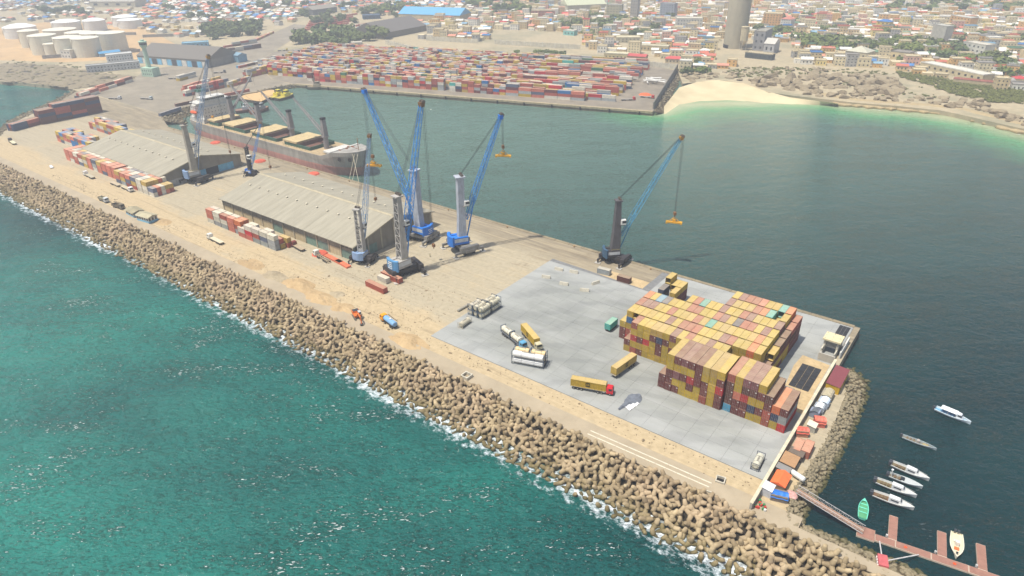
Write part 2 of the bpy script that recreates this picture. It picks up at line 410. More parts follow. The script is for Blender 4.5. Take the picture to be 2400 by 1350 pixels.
# low rock shelf along the right shore, an uneven bench above the water
def shelf(name, px, mat, seed, zt=-1.6, wid=10, out=4):
    rs = random.Random(seed); R = []
    pts = [G(*p_, -2) for p_ in px]; fine = []
    for (x0, y0), (x1, y1) in zip(pts, pts[1:]):
        n = max(2, int(math.hypot(x1-x0, y1-y0)/4))
        for k in range(n): fine.append((x0+(x1-x0)*k/n, y0+(y1-y0)*k/n))
    for k, (x, y) in enumerate(fine):
        x2, y2 = fine[min(k+1, len(fine)-1)]; x1, y1 = fine[max(k-1, 0)]; d = math.hypot(x2-x1, y2-y1) or 1; nx, ny = -(y2-y1)/d, (x2-x1)/d
        w = out+rs.uniform(-3.5, 3)
        prof = [(-w-1.2, -6), (-w, SEA_Z+.3), (-w+.4, zt-.5+rs.uniform(-.3, .3)), (-w+3, zt+rs.uniform(-.2, .4)), (2, zt+rs.uniform(-.3, .5)), (wid, .3+rs.uniform(-.4, .8)), (wid+7, .0)]
        R.append([(x+nx*a, y+ny*a, z) for a, z in prof])
    o = MB().loft(R, closed=False, caps=False).build(name, mat); o['kind'] = 'structure'
    return o
SHELF_PX = ((1900, 228), (1960, 240), (2050, 250), (2140, 256), (2230, 264), (2290, 280), (2340, 292), (2420, 314), (2560, 350))
shelf('rock_shelf', SHELF_PX, rock_material('shelf_rock', (150, 128, 88), (184, 160, 112), -3.0), 3)
shelf('reef', ((-260, 184), (-100, 188), (0, 192), (60, 195), (110, 199), (150, 200), (178, 208), (200, 206)), DARKROCK, 5, -.6, 22, 4)
# ---- the water, its depth and murk taken from the distance to the shores
def axis(lo, a, b_, hi, st, n):
    return np.concatenate([np.linspace(lo, a, n, endpoint=False), np.arange(a, b_, st), np.linspace(b_, hi, n)])
xs = axis(-4200, -760, 420, 2800, 7, 14); ys = axis(-1800, -330, 640, 3600, 7, 14)
XX, YY = np.meshgrid(xs, ys)
def dist_np(X, Y, P):
    b = np.full(X.shape, 1e9)
    for (x0, y0), (x1, y1) in zip(P, P[1:]):
        dx, dy = x1-x0, y1-y0; t = np.clip(((X-x0)*dx+(Y-y0)*dy)/(dx*dx+dy*dy), 0, 1); b = np.minimum(b, np.hypot(X-x0-t*dx, Y-y0-t*dy))
    return b
dsh = dist_np(XX, YY, SHORE); drf = dist_np(XX, YY, REEF)
depth_a = np.exp(-(dsh/34)**1.1)
surf_a = np.maximum(np.exp(-drf/7), .75*np.exp(-dist_np(XX, YY, SHORE[4:])/4.5))
murk_a = np.clip((-(XX)+.55*YY+40)/420, 0, 1)*(YY > -30)
outer_a = np.clip((-38-YY)/30, 0, 1)*np.clip((150-XX)/60, 0, 1)
outer_a = np.maximum(outer_a, np.clip((-560-XX)/40, 0, 1)*np.clip((140-YY)/30, 0, 1))
nx_, ny_ = len(xs), len(ys)
vv = np.stack([XX.ravel(), YY.ravel(), np.full(XX.size, SEA_Z)], 1)
ff = [(j*nx_+i, j*nx_+i+1, (j+1)*nx_+i+1, (j+1)*nx_+i) for j in range(ny_-1) for i in range(nx_-1)]
me = bpy.data.meshes.new('sea'); me.from_pydata(vv.tolist(), [], ff)
for nm, ar in (('depth', depth_a), ('surf', surf_a), ('murk', murk_a), ('outer', outer_a)):
    me.attributes.new(nm, 'FLOAT', 'POINT').data.foreach_set('value', ar.ravel().astype(np.float32))
VA = .656
wt = NT('sea_water'); p = wt.pos(); X, Y, Z = wt.xyz(p)
A_ = lambda n: wt.n('Attribute', _attribute_name=n).outputs['Fac']
blot = wt.noise(wt.aniso(p, VA, .006, .011), 1.0, 5, .6)
c_out = wt.mix(wt.ramp(blot, .35, .65), (.003, .058, .054, 1), (.012, .160, .122, 1))
c_open = wt.mix(wt.ramp(blot, .35, .65), (.002, .020, .022, 1), (.004, .033, .033, 1))
c = wt.mix(A_('murk'), c_open, (.095, .165, .125, 1))
c = wt.mix(A_('outer'), c, c_out)
dp = wt.math('ADD', A_('depth'), wt.math('MULTIPLY', wt.math('SUBTRACT', wt.noise(p, .03, 4), .5), .35))
c = wt.mix(wt.ramp(dp, .12, .55), c, (.10, .30, .13, 1))
c = wt.mix(wt.ramp(dp, .55, 1.0), c, (.40, .42, .24, 1))
# foam where the swell runs up the armour blocks and the reefs
lace = wt.noise(wt.mapped(p, (1, 1.3, 1)), .33, 8, .75)
gust = wt.noise(wt.mapped(p, (.02, .02, 1)), 1, 3, .5)
reach = wt.math('MULTIPLY', wt.ramp(Y, -66, -54.5), wt.math('MULTIPLY', wt.ramp(Y, -40, -47), wt.ramp(X, 92, 70)))
fo = wt.math('MULTIPLY', reach, wt.math('ADD', .34, wt.math('MULTIPLY', gust, 1.4)))
fo = wt.math('MAXIMUM', fo, A_('surf'))
foam = wt.ramp(wt.math('ADD', wt.math('MULTIPLY', fo, .50), wt.math('MULTIPLY', wt.math('SUBTRACT', lace, .5), 1.5)), .36, .66)
c = wt.mix(foam, c, (.72, .76, .76, 1))
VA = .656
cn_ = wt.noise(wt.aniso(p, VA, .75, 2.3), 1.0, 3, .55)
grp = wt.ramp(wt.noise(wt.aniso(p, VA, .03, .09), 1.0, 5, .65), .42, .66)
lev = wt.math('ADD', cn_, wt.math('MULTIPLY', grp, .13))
glint_flecks = wt.math('MULTIPLY', wt.ramp(lev, .725, .775), wt.math('ADD', .12, A_('outer')))
c = wt.mix(wt.math('MULTIPLY', glint_flecks, .6), c, (.80, .82, .78, 1))  # sun glints painted as white flecks into the water colour
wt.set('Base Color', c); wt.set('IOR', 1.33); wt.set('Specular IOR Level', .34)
wt.set('Roughness', wt.math('ADD', .07, wt.math('MULTIPLY', foam, .6)))
w1 = wt.noise(wt.aniso(p, VA+.25, .085, .15), 1.0, 4, .55)
w2 = wt.noise(wt.aniso(p, VA-.2, .30, .52), 1.0, 3, .55)
w3 = wt.noise(wt.aniso(p, VA, 1.5, 2.0), 1.0, 3, .6)
h = wt.math('ADD', wt.math('MULTIPLY', w1, 2.6), wt.math('ADD', wt.math('MULTIPLY', w2, 1.25), wt.math('MULTIPLY', w3, .16)))
h = wt.math('ADD', h, wt.math('MULTIPLY', wt.ramp(lev, .60, .76), .45))
h = wt.math('MULTIPLY', h, wt.math('ADD', .62, wt.math('MULTIPLY', A_('outer'), .5)))
wt.bump(h, 1.0, 1.0)
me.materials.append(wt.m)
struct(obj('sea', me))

# ================================================================== BREAKWATER BLOCKS
tm = NT('armour_concrete'); p = tm.pos(); z = tm.xyz(p)[2]
f = tm.noise(p, .35, 6, .65)
c = tm.mix(tm.ramp(f, .3, .7), lin(136, 118, 88), lin(186, 166, 130))
c = tm.mix(tm.math('MULTIPLY', tm.ramp(tm.noise(p, .06, 4), .45, .65), .4), c, lin(182, 156, 128))
c = tm.mix(tm.math('MULTIPLY', tm.ramp(tm.noise(p, .21, 2, .5), .42, .60), .5), c, lin(104, 88, 66))
c = tm.mix(tm.ramp(tm.math('ADD', z, tm.math('MULTIPLY', f, 2.2)), -.4, -2.6), c, lin(92, 84, 46))
c = tm.mix(tm.ramp(tm.math('ADD', z, tm.math('MULTIPLY', f, .8)), -2.6, -3.3), c, lin(40, 38, 28))
tm.set('Base Color', c); tm.set('Roughness', .9); tm.set('Specular IOR Level', .2); tm.bump(tm.noise(p, 2.2, 5), .25, .1)
def tetra_mb(n=8):
    m = MB()
    D = [Vector((0, 0, 1))]+[Vector((math.cos(a)*.9428, math.sin(a)*.9428, -.3333)) for a in (0, 2*PI/3, 4*PI/3)]
    for d in D:
        a = d.orthogonal().normalized(); b_ = d.cross(a); R = []
        for k, r in ((0, .98), (1.0, .82), (2.18, .62), (2.36, .46)):
            R.append([d*k+a*(r*math.cos(2*PI*i/n))+b_*(r*math.sin(2*PI*i/n)) for i in range(n)])
        m.loft(R)
    return m
tmb = tetra_mb(); tme = tmb.mesh('tetrapod', tm.m); SMO = [len(f) == 4 and (i % 26) < 16 for i, f in enumerate(tmb.f)]; tme.polygons.foreach_set('use_smooth', SMO)
rs = random.Random(11); T = []
SL = math.atan2(5.6, 22.5)
for r in range(8):
    s = .6+r*2.45
    x = -505+rs.random()*2
    while x < 118:
        x += 2.75+rs.uniform(-.5, .5)
        ss = s+rs.uniform(-.7, .7)
        T.append((x, -38.0-ss*.97, .6-ss*.268+rs.uniform(-.35, .45), r))
def rrot(rs):
    u1, u2, u3 = rs.random(), rs.random()*2*PI, rs.random()*2*PI
    from mathutils import Quaternion
    return Quaternion((math.sqrt(1-u1)*math.sin(u2), math.sqrt(1-u1)*math.cos(u2), math.sqrt(u1)*math.sin(u3), math.sqrt(u1)*math.cos(u3)))
vis = []
for i, (x, y, z, r) in enumerate(T):
    q = PX(x, y, z)
    if 0 <= q[0] <= 2400 and 0 <= q[1] <= 1350 and r < 8: vis.append((math.hypot(x-CX, y-CY), i))
vis.sort(); near = {i for _, i in vis[:300]}
tv = np.array(tmb.v); tfa = tmb.f; far_v = []; far_f = []; nb = 0
BAND = {0: 'along the crest road', 1: 'in the second row down', 2: 'in the third row down', 3: 'in the fourth row down', 4: 'at mid slope', 5: 'just below mid slope', 6: 'on the lower slope', 7: 'at the waterline'}
for i, (x, y, z, r) in enumerate(T):
    q = rrot(rs); k = rs.uniform(.80, .98)
    if rs.random() < .62:
        from mathutils import Euler
        q = Euler((rs.gauss(0, .38)-.22, rs.gauss(0, .38), rs.random()*6.28)).to_quaternion() @ Euler((PI if rs.random() < .3 else 0, 0, 0)).to_quaternion()
    if i in near:
        o = obj('tetrapod', tme, None, (x, y, z)); o.rotation_mode = 'QUATERNION'; o.rotation_quaternion = q; o.scale = (k, k, k)
        band = BAND[r]
        zone = ('opposite the apron wall end', 'opposite the pontoon', 'opposite the container stack', 'opposite the red truck', 'opposite the open apron')[0 if 36 < x <= 55 else 1 if x > 55 else 2 if x > 12 else 3 if x > -14 else 4]
        tag(o, 'tan tetrapod %s, %s' % (band, zone), 'tetrapod', 'tetrapods %s %s' % (band, zone))
    else:
        R = np.array(q.to_matrix()); far_v.append((tv @ R.T)*k+np.array([x, y, z])); far_f.append(nb); nb += len(tv)
V = np.concatenate(far_v)
fl = [tuple(i+o for i in f) for o in far_f for f in tfa]
me = bpy.data.meshes.new('tetrapods'); me.from_pydata(V.tolist(), [], fl); me.polygons.foreach_set('use_smooth', SMO*len(far_f)); me.materials.append(tm.m)
tag(obj('tetrapods', me), 'long bank of tan concrete tetrapods armouring the seaward side of the pier', 'tetrapods', None, 'stuff')

# ================================================================== CONTAINERS
CC = {'yellow': lin(180, 150, 46), 'ochre': lin(176, 146, 70), 'maroon': lin(104, 48, 44), 'rust red': lin(156, 76, 60), 'red': lin(178, 40, 44), 'orange': lin(196, 104, 56), 'brown': lin(92, 54, 46),
      'grey': lin(150, 152, 148), 'white': lin(196, 188, 170), 'navy': lin(44, 58, 84), 'blue': lin(40, 104, 156), 'sky blue': lin(70, 142, 172), 'teal': lin(66, 158, 146), 'green': lin(56, 104, 72), 'coral': lin(186, 106, 84), 'mauve': lin(124, 74, 76), 'slate': lin(86, 92, 110)}
DARK = M('dark_gap', (28, 26, 26), .9, .1)
STEEL = M('lock_rod_steel', (150, 140, 130), .5, .2, metal=.3)
DECAL = M('decal_white', (220, 215, 205), .7, .1)
def cont_meshes(L, H):
    """a corrugated steel box, long axis y, door end towards -y, base centre of the door end at the origin"""
    w = 1.219; m = MB(); f = .11
    for sx_ in (-1, 1):
        for y in (0, L-.16): m.box(sx_*w-(f if sx_ > 0 else 0), y, 0, sx_*w+(0 if sx_ > 0 else f), y+.16, H)
        m.box(sx_*w-(f if sx_ > 0 else 0), .16, 0, sx_*w+(0 if sx_ > 0 else f), L-.16, .16)
        m.box(sx_*w-(f if sx_ > 0 else 0), .16, H-.1, sx_*w+(0 if sx_ > 0 else f), L-.16, H)
        n = int(L/.56); P = []
        for k in range(n):
            a, st = .16+(L-.32)*k/n, (L-.32)/n
            P += [(a, .10), (a+st*.25, .03), (a+st*.5, .03), (a+st*.75, .10)]
        P.append((L-.16, .10))
        vs = [(sx_*(w-d), y, zz) for y, d in P for zz in (.15, H-.09)]
        m.add(vs, [(2*k, 2*k+1, 2*k+3, 2*k+2) if sx_ < 0 else (2*k, 2*k+2, 2*k+3, 2*k+1) for k in range(len(P)-1)])
    m.box(-w+.11, .05, .1, w-.11, L-.03, .18)
    n = int(L/.9)
    vs = []
    for k in range(n):
        a, st = .05+(L-.1)*k/n, (L-.1)/n
        for y, d in ((a, .05), (a+st*.3, .02), (a+st*.6, .02), (a+st*.9, .05)): vs += [(-w+.1, y, H-d), (w-.1, y, H-d)]
    m.add(vs, [(2*k, 2*k+1, 2*k+3, 2*k+2) for k in range(len(vs)//2-1)])
    m.box(-w+.11, L-.08, .1, w-.11, L-.03, H-.04)
    m.box(-w+.11, .0, H-.12, w-.11, .14, H-.005); m.box(-w+.11, .0, 0, w-.11, .14, .13)
    body = m.mesh('container', PAINT)
    d = MB(); d.mi = 0
    d.box(0, .03, .14, 1.09, .09, H-.13)
    for k in range(4): d.box(.06, .012, .2+k*(H-.4)/4, 1.03, .031, .2+(k+.82)*(H-.4)/4)
    d.mi = 1
    for x in (.28, .8):
        d.tube((x, -.02, .1), (x, -.02, H-.08), .032, 5)
        for zz in (.25, 1.0, H-.35): d.box(x-.09, -.03, zz, x+.09, .012, zz+.07)
    d.box(.2, -.035, 1.05, .9, -.02, 1.11)
    door = d.mesh('door', [PAINT, STEEL])
    e = MB()
    e.box(.58, -.002, H*.68, .98, .011, H*.80)
    return body, door, e.mesh('marking', DECAL)
CM = {}
def container(loc, rz, colname, L=6.06, H=2.59, label='', group=None, doors=True, marks=False):
    k = (L, H)
    if k not in CM: CM[k] = cont_meshes(L, H)
    body, door, mk = CM[k]; c = CC[colname]; j = random.uniform(.86, 1.12); c = (c[0]*j, c[1]*j*random.uniform(.96, 1.04), c[2]*j, 1)
    o = obj('container', body, None, loc, rz, c); tag(o, label, 'container', group)
    if doors:
        for s in (-1, 1):
            d = obj('door', door, o, (0, 0, 0), 0, c)
            if s < 0: d.scale = (-1, 1, 1)
        if marks and random.random() < .8: obj('marking', mk, o)
    return o
G1 = 'containers stacked on the concrete apron'
# ---- front block of forty-foot boxes, doors towards the breakwater
Y, Rm, K, O, N_, B_, GR, RD, PK, BR = 'yellow', 'maroon', 'mauve', 'orange', 'navy', 'sky blue', 'grey', 'red', 'rust red', 'brown'
FB = [[Rm, Rm], [Rm, Rm, Rm, Y, Y], [Rm, Y, K, Y, Rm], [Y, Y, Rm, Y, K], [Y, Rm, RD, Y, Rm], [Y, Y, Rm, Rm, Rm], [PK, Rm, Rm, Y, 'ochre'], [Y, Y, Y, Y, 'ochre'], [Rm, Rm, RD, Rm, Y],
      [B_, BR, BR, BR, PK], [Rm, Rm, 'coral', Y, Y], [Rm, Rm, RD, BR, K], [Y, N_, Y, BR, K], [Y, Rm, Y, Rm, Y], ['rust red', PK, Rm, BR], [Y, N_, O], [RD, GR, Rm]]
TIER = ['bottom', 'second', 'third', 'fourth', 'fifth']
for ci, cl in enumerate(FB):
    x = 1.22+ci*2.465+(.55 if ci > 8 else 0); y = 0 if ci < 9 else 1.0
    for t_, cn in enumerate(cl):
        container((x+random.uniform(-.05, .05), y+random.uniform(-.12, .12), .19+t_*2.9), 0, cn, 12.19, 2.896,
                  '%s container, front block, %s column from left, %s tier' % (cn, ordn(ci), TIER[t_]), G1, True, cn in (Rm, RD, BR, PK, K))
# ---- main block of twenty-foot boxes, seven rows deep
rc = random.Random(5)
def pickc(): return rc.choices([Y, 'ochre', Rm, K, PK, 'teal', N_, 'slate', O, RD], [40, 16, 16, 12, 9, 3, 3, 2, 3, 2])[0]
ROWV = [13.0, 19.5, 25.95, 32.35, 38.8, 45.3, 51.8]
ROWX = [(-20.5, 17.0), (-23.4, 27), (-23.4, 27), (-23.4, 27), (-8.6, 27), (4.2, 27), (4.2, 27)]
FR0 = [[Y, Rm], [PK, Y, RD, Y, Rm], [Rm, Y, Rm, Y, Y], [Y, Y, RD, Y, Y], [Y, Y, Y, Rm, Y], [Y, Rm, Rm, N_, 'ochre'], [Y, Y, Y, Rm, Y], [Y, Y, Rm, Y, Rm], [Y, Y, Y, Y, Y]]
TOPS = {0: [None, PK, Y, Y, 'ochre', 'ochre', Y, K, Y, PK, Y, 'ochre', K, Y, Y, K], 1: [Y, Y, Y, Y, Y, Y, 'mauve', Y, PK, PK, PK, Y, Y, 'ochre', K, PK, Y, Y, O, Y, Y],
        2: [PK, K, K, Y, Y, PK, Y, Y, 'ochre', PK, 'ochre', 'teal', Y, 'ochre', 'ochre', Y, Y, 'ochre', O, Y, Y], 3: [O, Y, 'sky blue', 'slate', Y, Y, Y, PK, PK, Y, Y, PK, K, Y, N_, PK, PK, Y, K, Y, Y],
        4: [Y, PK, 'teal', Y, Y, K, Y, Y, PK, K, 'ochre', Y, Y, K, PK], 5: [K, 'ochre', Y, 'ochre', PK, O, 'teal', Y, Y, Y], 6: [Y, K, PK, PK, 'coral', Y, Y, 'teal', O, O]}
HID = []
RN = ['front row', 'second row', 'third row', 'fourth row', 'fifth row', 'sixth row', 'back row']
for r in range(7):
    x0, x1 = ROWX[r]; n = int(round((x1-x0)/2.5)); pit = (x1-x0)/n
    for ci in range(n):
        x = x0+(ci+.5)*pit; hgt = 5
        if r == 0 and ci == 0: hgt = 2
        if r == 5 and ci == n-2: hgt = 4
        for t_ in range(hgt):
            top_ = t_ == hgt-1
            show = top_ or (r == 0 and ci < 9) or (r == 1 and (ci == 0 or (x > 16 and t_ > 1))) or (ci == 0 and t_ > 1) or (r == 5 and ci in (n-1, n-3) and t_ == 3) or (r == 6 and ci == 0)
            if not show: HID.append((x, ROWV[r], .19+t_*2.6, pickc())); continue
            cn = (FR0[ci][t_] if r == 0 and ci < 9 and t_ < len(FR0[ci]) else pickc())
            if top_ and hgt == 5: cn = TOPS[r][ci % len(TOPS[r])] or cn
            if r == 1 and ci == 0 and t_ == 3: cn = 'blue'
            container((x, ROWV[r]+random.uniform(-.06, .06), .19+t_*2.6), 0, cn, 6.06, 2.59,
                      '%s container, main block, %s, %s from left, %s tier' % (cn, RN[r], ordn(ci), 'top' if top_ else TIER[t_]), G1, (r == 0 and not (top_ and ci > 9)) or (r == 1 and (ci == 0 or x > 16)), cn in (Rm, RD, BR, PK, K))
for t_, cn in enumerate((Rm, Rm, Y)):
    container((-24.75, ROWV[1], .19+t_*2.6), 0, cn, 6.06, 2.59, '%s container, low column at left end of main block, %s tier' % (cn, TIER[t_]), G1, True, True)
for r in range(1, 7):
    for t_, cn in enumerate([rc.choice([Rm, Rm, BR, Y]) for _ in range(3)]+[[PK, Y, BR, BR, PK, PK][r-1]]):
        if r == 1 and t_ == 3: continue
        container((28.35, ROWV[r], .19+t_*2.6), 0, cn, 6.06, 2.59, '%s container, right end of main block, %s, %s tier' % (cn, RN[r], TIER[t_]), G1, r == 1)
# ---- small separate block by the quay
for ci, (x, hs) in enumerate(((-24.3, (3, 4)), (-21.7, (1, 3)), (-19.9+.0, (0, 3)))):
    for r, hh in enumerate(hs):
        if ci == 2: continue
        for t_ in range(hh):
            if t_ < hh-2 and ci == 0: continue
            cn = [Rm, Y, Y, Y][t_] if ci else ['slate', 'slate', 'navy', Y][t_]
            if r == 1 and ci == 0: cn = Y
            container((x, 50.3+r*6.4, .19+t_*2.6), 0, cn, 6.06, 2.59, '%s container, small block by quay, %s column, %s pair, %s tier' % (cn, 'left' if ci == 0 else 'right', ('near', 'far')[r], TIER[t_]), 'containers in the small block by the quay', r == 0)
for r in range(2):
    for t_ in range(3):
        cn = (Rm, Rm, Y)[t_]
        container((-19.2, 50.3+r*6.4, .19+t_*2.6), 0, cn, 6.06, 2.59, '%s container, outer side of small quay block, %s pair, %s tier' % (cn, ('near', 'far')[r], TIER[t_]), 'containers in the small block by the quay', r == 0)
x, y = G(1441, 770); container((-31.6, 20.2, 1.2), 0, 'teal', 6.06, 2.59, 'single teal container on a low trailer left of the main block', None, True)
tr = thing('trailer', 'low dark trailer under the single teal container', 'trailer', (-31.6, 20.2, .18))
MB().box(-1.1, .2, .55, 1.1, 6.3, .98).build('frame', M('chassis', (52, 48, 46), .8), tr)
for yy_ in (1.2, 2.5, 5.2):
    for s in (-1, 1): MB().tube((s*.75, yy_, .5), (s*1.15, yy_, .5), .5, 12).build('wheel', M('rubber', (32, 30, 30), .9, .1), tr)
container((G(1415, 642)[0]-3, G(1415, 642)[1], 0), -PI/2+.1, 'grey', 6.06, 2.59, 'pale grey container standing left of a brown one beside the dark crane', None, True)
container((G(1462, 660)[0]-3, G(1462, 660)[1], 0), -PI/2+.05, 'brown', 6.06, 2.59, 'dark brown container standing alone beside the dark crane', None, True)
# ---- row along the second shed (near the four cranes) and along the first shed
def crow(name, x0, v0, spec, L, H, pitch, label, group, rz=0, doors=True):
    for ci, cl in enumerate(spec):
        for t_, cn in enumerate(cl):
            container((x0+ci*pitch+random.uniform(-.06, .06), v0+random.uniform(-.4, .4), t_*(H+.01)), rz, cn, L, H, '%s container, %s, %s from left, %s tier' % (cn, label, ordn(ci), TIER[t_]), group, doors)
W_ = 'white'
a0 = G(485, 517); a1 = G(660, 582)
n = 2
spec = [['white', 'coral', 'coral'], ['grey', W_, W_], ['grey', W_, 'rust red'], ['coral', 'coral', 'coral'], ['grey', 'rust red', O]]
for ci, cl in enumerate(spec):
    for t_, cn in enumerate(cl):
        container((a0[0]+2.4+ci*6.55, a0[1]+.6, t_*2.6), PI/2 if 0 else -PI/2, cn, 6.06, 2.59, '%s container, left part of middle shed row, %s from left, %s tier' % (cn, ordn(ci), TIER[t_]), 'containers along the middle shed', ci == 4)
for k_ in range(5): container((a0[0]+2.4+k_*6.55, a0[1]+3.2, 5.2), -PI/2, W_ if k_ != 4 else O, 6.06, 2.59, '%s container, back line of middle shed row, %s from left' % (W_ if k_ != 4 else O, ordn(k_)), 'containers along the middle shed', False)
spec = [['coral', W_], ['coral', 'red', W_], ['grey', 'rust red', W_], ['grey', 'slate', W_], ['grey', 'grey', W_]]
x_ = a0[0]+2.4+5*6.55-2.4
for ci, cl in enumerate(spec):
    for t_, cn in enumerate(cl):
        container((x_+ci*6.4, a0[1]-.4, t_*2.6), -PI/2, cn, 6.06, 2.59, '%s container, right part of middle shed row, %s from left, %s tier' % (cn, ordn(ci), TIER[t_]), 'containers along the middle shed', ci == 4)
for k_ in range(5): container((x_+k_*6.4, a0[1]+2.3, 5.2 if k_ % 2 else 2.6), -PI/2, PK if k_ % 2 == 0 else W_, 6.06, 2.59, '%s container behind the right part of the middle shed row, %s from left' % (PK if k_ % 2 == 0 else W_, ordn(k_)), 'containers along the middle shed', k_ == 4)
q = G(525, 531); container((q[0]-3, q[1], 0), -PI/2, 'rust red', 6.06, 2.59, 'low rust red container in front of the orange stack by the middle shed', None, True)
q = G(655, 580); container((q[0]-3, q[1]+.5, 0), -PI/2, 'ochre', 6.06, 2.59, 'pale ochre container at the right end of the middle shed row, on the ground', None, True)
container((q[0]-1.5, q[1]+3.4, 0), -PI/2, 'rust red', 6.06, 2.59, 'rust red container at the right end of the middle shed row, under a beige one', None, True)
container((q[0]-1.8, q[1]+3.3, 2.6), -PI/2, 'ochre', 6.06, 2.59, 'beige container on top at the right end of the middle shed row', None, True)
for k_, (pp, cn, lab) in enumerate((((862, 668), 'rust red', 'long rust red container in front of the four cranes, nearest the breakwater'), ((890, 655), W_, 'white container between two rust red ones in front of the four cranes'), ((898, 646), 'rust red', 'rust red container closest to the cranes in the group of three'))):
    q = G(*pp); container((q[0], q[1], 0), -PI/2-.05, cn, 12.19 if k_ != 1 else 6.06, 2.59, lab, None, True)
# ---- joined boxes farther off: too many to part singly
class Boxes(MB):
    def crate(s, x, y, z, rz, cn, L=6.06, H=2.59, w=2.44):
        c = CC[cn]; j = random.uniform(.95, 1.3); s.col = (c[0]*j, c[1]*j, c[2]*j, 1)
        co, si = math.cos(rz), math.sin(rz)
        def P(a, b_, zz): return (x+a*co-b_*si, y+a*si+b_*co, z+zz)
        h = w/2; e = .1
        vs = [P(*t_) for t_ in ((-h, 0, 0), (h, 0, 0), (h, L, 0), (-h, L, 0), (-h, 0, H), (h, 0, H), (h, L, H), (-h, L, H))]
        s.add(vs, [(4, 5, 6, 7)])
        # recessed side panels between posts and rails
        for (a, b_, c_, d) in ((0, 1, 5, 4), (1, 2, 6, 5), (2, 3, 7, 6), (3, 0, 4, 7)):
            A0, A1, A2, A3 = (Vector(vs[k]) for k in (a, b_, c_, d)); cen = (A0+A1+A2+A3)/4; nrm = (A1-A0).cross(A3-A0).normalized()
            wv = (A1-A0).normalized(); hv = Vector((0, 0, 1))
            I = [A0+wv*.14+hv*.16-nrm*.07, A1-wv*.14+hv*.16-nrm*.07, A2-wv*.14-hv*.12-nrm*.07, A3+wv*.14-hv*.12-nrm*.07]
            s.add([A0, A1, A2, A3]+I, [(0, 1, 5, 4), (1, 2, 6, 5), (2, 3, 7, 6), (3, 0, 4, 7), (4, 5, 6, 7)])
FARMIX = ([PK, Rm, 'grey', W_, Y, 'coral', BR, N_, 'green', 'blue', 'ochre', RD, 'slate', 'teal'], [20, 9, 17, 15, 14, 13, 3, 3, 1.5, 3, 5, 7, 2, 1.2])
bx = Boxes(); rf = random.Random(21)
for row in range(27):
    d = 20+row*6.3+(4 if row > 3 else 0)+(4 if row > 9 else 0)+(4 if row > 15 else 0)
    s0 = {0: 2, 1: -3}.get(row, -100); s1 = tql-44-(row*.3)+(-22 if row == 0 else 0)
    s = s0; prevh = 3
    while s < s1:
        forty = s > tql*.60
        L = 12.19 if forty else 6.06
        hh = max(1, min(4, prevh+rf.choice([-1, 0, 0, 0, 1]))) if rf.random() < .8 else rf.choice([3, 3, 4]); hh = min(hh, 4 if row < 3 else 3); prevh = hh
        if rf.random() < .02: s += L; continue
        cx_, cy_, _ = TP(s, d)
        if not inpoly(cx_, cy_, TERM_P): s += L; continue
        for t_ in range(hh):
            if t_ < hh-2 and row > 0 and rf.random() < .3: continue
            q = TP(s+L, d, .05+t_*2.6); bx.crate(q[0], q[1], q[2], tqa+PI/2, rf.choices(*FARMIX)[0], L)
            if forty: pass
        if not forty or rf.random() < .6:
            for t_ in range(max(1, hh-(rf.random() < .4))):
                q = TP(s+L, d+2.6, .05+t_*2.6); bx.crate(q[0], q[1], q[2], tqa+PI/2, rf.choices(*FARMIX)[0], L)
        s += L+.35+(rf.random() < .05)*3
# boxes buried inside the apron stack
for x, y, z, cn in HID: bx.crate(x, y, z, 0, cn)
# bank along the far shed
a0 = G(160, 372); cols = [W_, W_, 'grey', 'coral', W_, W_, 'rust red', W_, 'slate', 'coral', 'ochre']
for ci in range(18):
    hh = 3 if ci < 17 else 2
    for l_ in range(5):
        for t_ in range(hh):
            if 0 < l_ and t_ < hh-1 and ci not in (10, 17): continue
            bx.crate(a0[0]+1.5+ci*6.75+(0 if ci < 11 else 2.5), a0[1]-.3-(0 if ci < 11 else 2.2)+l_*2.55, t_*2.6, -PI/2, rf.choice(cols) if ci not in (0, 9, 10) else 'coral')
# two banks left of the far shed, and the high dark bank on the sea side
for nm, (p0, n, lines, hh) in enumerate((((140, 330), 9, 5, 3), ((215, 300), 9, 4, 3))):
    q = G(*p0)
    for ci in range(n):
        for l_ in range(lines):
            h2 = hh-(1 if rf.random() < .25 else 0)-(1 if ci > n-3 and l_ > 1 else 0)
            for t_ in range(h2):
                if 0 < l_ < lines-1 and 0 < ci < n-1 and t_ < h2-2: continue
                bx.crate(q[0]+ci*6.2, q[1]+l_*2.55, t_*2.6, -PI/2, rf.choice([W_, 'ochre', 'coral', 'rust red', 'grey', Y, 'blue', PK, 'slate']))
q0, q1 = G(98, 292), G(242, 262); ang = math.atan2(q1[1]-q0[1], q1[0]-q0[0]); nn = int(math.hypot(q1[0]-q0[0], q1[1]-q0[1])/12.4+.4)
for ci in range(nn):
    for l_ in range(4):
        for t_ in range(5 if ci else 4):
            bx.crate(q0[0]+math.cos(ang)*(ci*12.4)-math.sin(ang)*l_*2.5, q0[1]+math.sin(ang)*(ci*12.4)+math.cos(ang)*l_*2.5, t_*2.75, ang-PI/2, rf.choice(['brown', 'rust red', 'brown', 'maroon', 'navy']), 12.19, 2.74)
q0, q1 = G(32, 308), G(98, 290); ang = math.atan2(q1[1]-q0[1], q1[0]-q0[0])
for ci in range(4):
    for l_ in range(3):
        for t_ in range(2+(ci > 1)):
            bx.crate(q0[0]+math.cos(ang)*(ci*12.4)-math.sin(ang)*l_*2.5, q0[1]+math.sin(ang)*(ci*12.4)+math.cos(ang)*l_*2.5, t_*2.75, ang-PI/2, rf.choice(['brown', 'rust red', 'navy', 'maroon', 'blue']), 12.19, 2.74)
